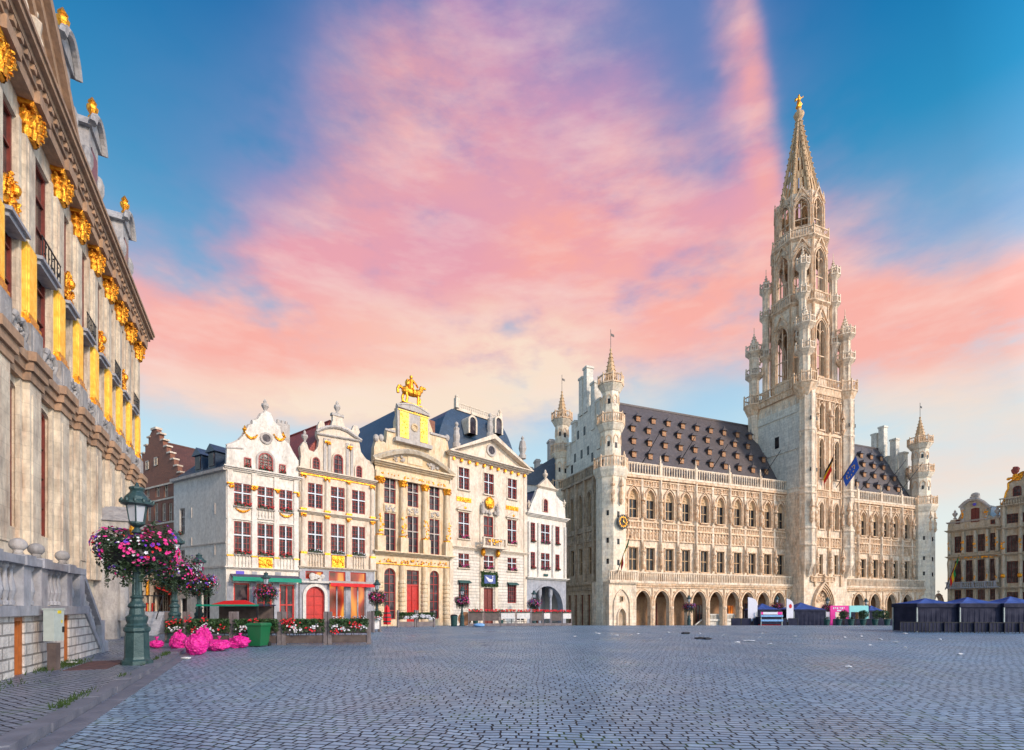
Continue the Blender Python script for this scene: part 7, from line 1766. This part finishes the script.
for u, v, lab, z_ in ((172,655,'crumpled white paper at the foot of the pink bags',.006),(186,659,'torn white paper on the cobbles before the pink bags',.006),(72,668,'white paper at the foot of the terrace wall',.118)):
    y = F*HC/(v-HZ); m = MB(); m.blob((0,0,.03), .14,.09,.035,9,5,.3,g); o = m.build('paper_scrap','paper',None,((u-512)/F*y,y,z_)); tag(o,lab,'litter')

# ------------------------------------------------------------------ sky, sun, camera
SUN_AZ = math.atan2(.80,-.60); SUN_EL = R(27)
w = bpy.data.worlds.new('World'); sc.world = w; w.use_nodes = True; t = NT(w.node_tree); w.node_tree.nodes.clear()
out = t.node('ShaderNodeOutputWorld'); bg = t.node('ShaderNodeBackground'); bg.inputs[1].default_value = .1; t.l.new(bg.outputs[0], out.inputs[0])
sky = t.node('ShaderNodeTexSky', sky_type='NISHITA', sun_disc=False, sun_elevation=SUN_EL, sun_rotation=SUN_AZ)
tc = t.node('ShaderNodeTexCoord'); sp = t.node('ShaderNodeSeparateXYZ', {0: tc.outputs['Generated']})
az = t.math('MULTIPLY', t.math('ARCTAN2', sp.outputs[0], sp.outputs[1]), 180/PI); el = t.math('MULTIPLY', t.math('ARCSINE', sp.outputs[2]), 180/PI)
P = t.node('ShaderNodeCombineXYZ', {0: az, 1: el, 2: 0.}).outputs[0]
n1 = t.node('ShaderNodeTexNoise', {'Vector': t.map(tc.outputs['Generated'], scale=(1,1,1.8)), 'Scale': 3.2, 'Detail': 5., 'Roughness': .55}).outputs['Color']
w1 = t.node('ShaderNodeVectorMath', {0: t.node('ShaderNodeVectorMath', {0: n1, 1: (.5,.5,.5)}, operation='SUBTRACT').outputs[0], 'Scale': 2.6}, operation='SCALE').outputs[0]
Q = t.node('ShaderNodeVectorMath', {0: P, 1: w1}, operation='ADD').outputs[0]
def azel(u, v): 
    a = math.atan2(u-512, F); return math.degrees(a), math.degrees(math.atan((HZ-v)/F*math.cos(a)))
def patch(u, v, ru, rv, rot, k, soft=.0, vec=None):   # one cloud: centre and radii in degrees of azimuth and elevation
    a, e = azel(u, v); q = t.map(vec or Q, loc=(a, e, 0), rot=(0,0,R(rot)), scale=(ru*2.3, rv*2.2, 1), typ='TEXTURE')
    l = t.node('ShaderNodeVectorMath', {0: q}, operation='LENGTH').outputs['Value']
    mr = t.node('ShaderNodeMapRange', {0: l, 1: soft, 2: 1.0, 3: k, 4: 0.}, interpolation_type='SMOOTHERSTEP'); return mr.outputs[0]
base = t.ramp(t.math('DIVIDE', el, 90.), [(0, (.98,.88,.74)), (.08, (.80,.88,.86)), (.17, (.56,.80,.92)), (.24, (.40,.66,.86)), (.33, (.17,.42,.68)), (.42, (.025,.28,.55)), (.52, (.001,.165,.43)), (1, (.01,.09,.28))])
veil = None      # thin lavender veil between the clouds
for pch in [(560,150,16,14,0,1.0),(370,200,8,8,0,.7),(640,90,8,14,0,.9),(860,270,10,4,0,.5),(450,250,20,10,0,.9)]:
    v_ = patch(*pch); veil = v_ if veil is None else t.math('ADD', veil, v_)
base = t.mix(t.math('MINIMUM', veil, .78), base, t.ramp(t.math('DIVIDE', el, 90.), [(0, (.8,.7,.7)), (.25, (.50,.48,.70)), (.4, (.27,.30,.58)), (.6, (.12,.22,.50))]))
fine = t.noise(t.map(tc.outputs['Generated'], rot=(.3,.5,0), scale=(1.2,1,3.2)), 4.5, 7, .62)
fine = t.ramp(fine, [(.30, 0), (.72, 1)])
mask = None
PT = [(520,140,12,10,-20,.75),(430,110,10,8,-30,.8),(360,220,9,7,10,.6),(590,230,14,8,0,.8),(480,290,17,7,10,.7),(290,340,20,6,0,.95),(170,345,12,5,5,.8),(420,330,15,6,-10,.6),(660,290,14,6,8,.9),(728,40,1.9,11,14,1.0),(765,150,1.4,9,12,1.1),(760,290,8,3.6,0,.8),(900,325,13,4.2,-8,1.0),(1000,335,10,4.5,-5,.9),(980,440,12,3.5,5,.7),(1000,480,10,2.5,0,.6),(540,60,9,6,-10,.5),(850,290,5,5,0,.5),(640,350,9,3,5,.55),(330,395,14,2.6,0,.8),(200,385,9,3,0,.5),(520,380,12,3.5,8,.75)]
acc = None
for pch in PT:
    v_ = patch(*pch); acc = v_ if acc is None else t.math('ADD', acc, v_)
# clouds behind and beside the viewer
beh = t.math('MULTIPLY', t.ramp(t.noise(tc.outputs['Generated'], 1.6, 5), [(.42,0),(.6,1)]), t.math('GREATER_THAN', t.math('ABSOLUTE', az), 60.))
acc = t.math('ADD', acc, t.math('MULTIPLY', beh, .8))
acc = t.math('MULTIPLY', acc, t.math('MULTIPLY_ADD', fine, .75, .55))
acc = t.node('ShaderNodeMapRange', {0: acc, 1: .0, 2: 1.9, 3: 0., 4: 1.}, interpolation_type='SMOOTHSTEP').outputs[0]
pink = t.ramp(t.math('DIVIDE', el, 90.), [(0, (1.,.80,.60)), (.14, (1.,.72,.58)), (.24, (1.,.56,.48)), (.31, (.98,.42,.41)), (.38, (.88,.38,.45)), (.46, (.74,.36,.50)), (.58, (.50,.30,.54))])
col = t.mix(t.math('MULTIPLY', acc, .92), base, pink)
gl = None
for pch in [(450,365,12,4,0,.9),(330,400,12,2,5,.8),(560,400,9,3,0,.6),(560,340,8,4,10,.35),(800,300,14,4,0,.25),(960,400,14,3,0,.35)]:
    v_ = patch(*pch); gl = v_ if gl is None else t.math('ADD', gl, v_)
gl = t.math('MINIMUM', t.math('MULTIPLY', gl, t.math('MULTIPLY_ADD', fine, 1.3, .15)), .75)
col = t.mix(gl, col, (1.0,.88,.68))
hot = None
for pch in [(320,340,12,2.4,0,.8),(190,352,8,2,0,.8),(690,297,9,3,5,1.0),(900,325,13,2.8,-12,1.0),(590,215,8,4,10,.5),(1000,300,8,2.5,-10,.7),(765,150,1.0,8,12,.6),(735,60,1.2,8,12,.3),(470,130,8,4,-15,.45),(380,150,7,5,30,.35),(560,265,9,3,10,.4)]:
    v_ = patch(*pch); hot = v_ if hot is None else t.math('ADD', hot, v_)
hot = t.math('MINIMUM', t.math('MULTIPLY', hot, t.math('MULTIPLY_ADD', fine, 1.5, .0)), .75)
col = t.mix(hot, col, (1.0,.44,.37))
wisp = t.ramp(t.noise(t.map(tc.outputs['Generated'], loc=(2,1,0), rot=(.2,.6,.3), scale=(1.,1.3,4.2)), 6.5, 6, .6), [(.45,0),(.75,1)])
col = t.mix(t.math('MULTIPLY', t.math('MULTIPLY', wisp, acc), .45), col, (1.0,.80,.72))
# ground side of the dome: warm grey bounce
col = t.mix(t.math('LESS_THAN', el, -.5), col, (.25,.22,.22))
sdir = t.node('ShaderNodeVectorMath', {0: tc.outputs['Generated'], 1: (.78,-.58,.22)}, operation='DOT_PRODUCT').outputs['Value']
glow = t.node('ShaderNodeMapRange', {0: sdir, 1: .2, 2: 1.0, 3: 9.3, 4: 34.}).outputs[0]
col = t.node('ShaderNodeVectorMath', {0: col, 'Scale': glow}, operation='SCALE').outputs[0]
col2 = t.mix(.035, col, sky.outputs[0])
t.l.new(col2, bg.inputs[0])
sd = bpy.data.lights.new('sun', 'SUN'); sd.energy = 3.0; sd.angle = R(8); sd.color = (1.,.79,.61); so = bpy.data.objects.new('sun', sd); COL.objects.link(so)
dv = Vector((.80*math.cos(SUN_EL), -.60*math.cos(SUN_EL), math.sin(SUN_EL))); so.rotation_euler = dv.to_track_quat('Z', 'Y').to_euler(); so.location = (40,-40,60)
cam = bpy.data.cameras.new('camera'); co_ = bpy.data.objects.new('camera', cam); COL.objects.link(co_); sc.camera = co_
co_.location = (0,0,HC); co_.rotation_euler = (PI/2,0,0); cam.sensor_width = 36; cam.lens = F/1024*36; cam.shift_y = (HZ-375)/1024; cam.clip_end = 3000; cam.clip_start = .1
sc.view_settings.view_transform = 'Standard'; sc.view_settings.look = 'None'; sc.view_settings.exposure = .1; sc.view_settings.gamma = 1
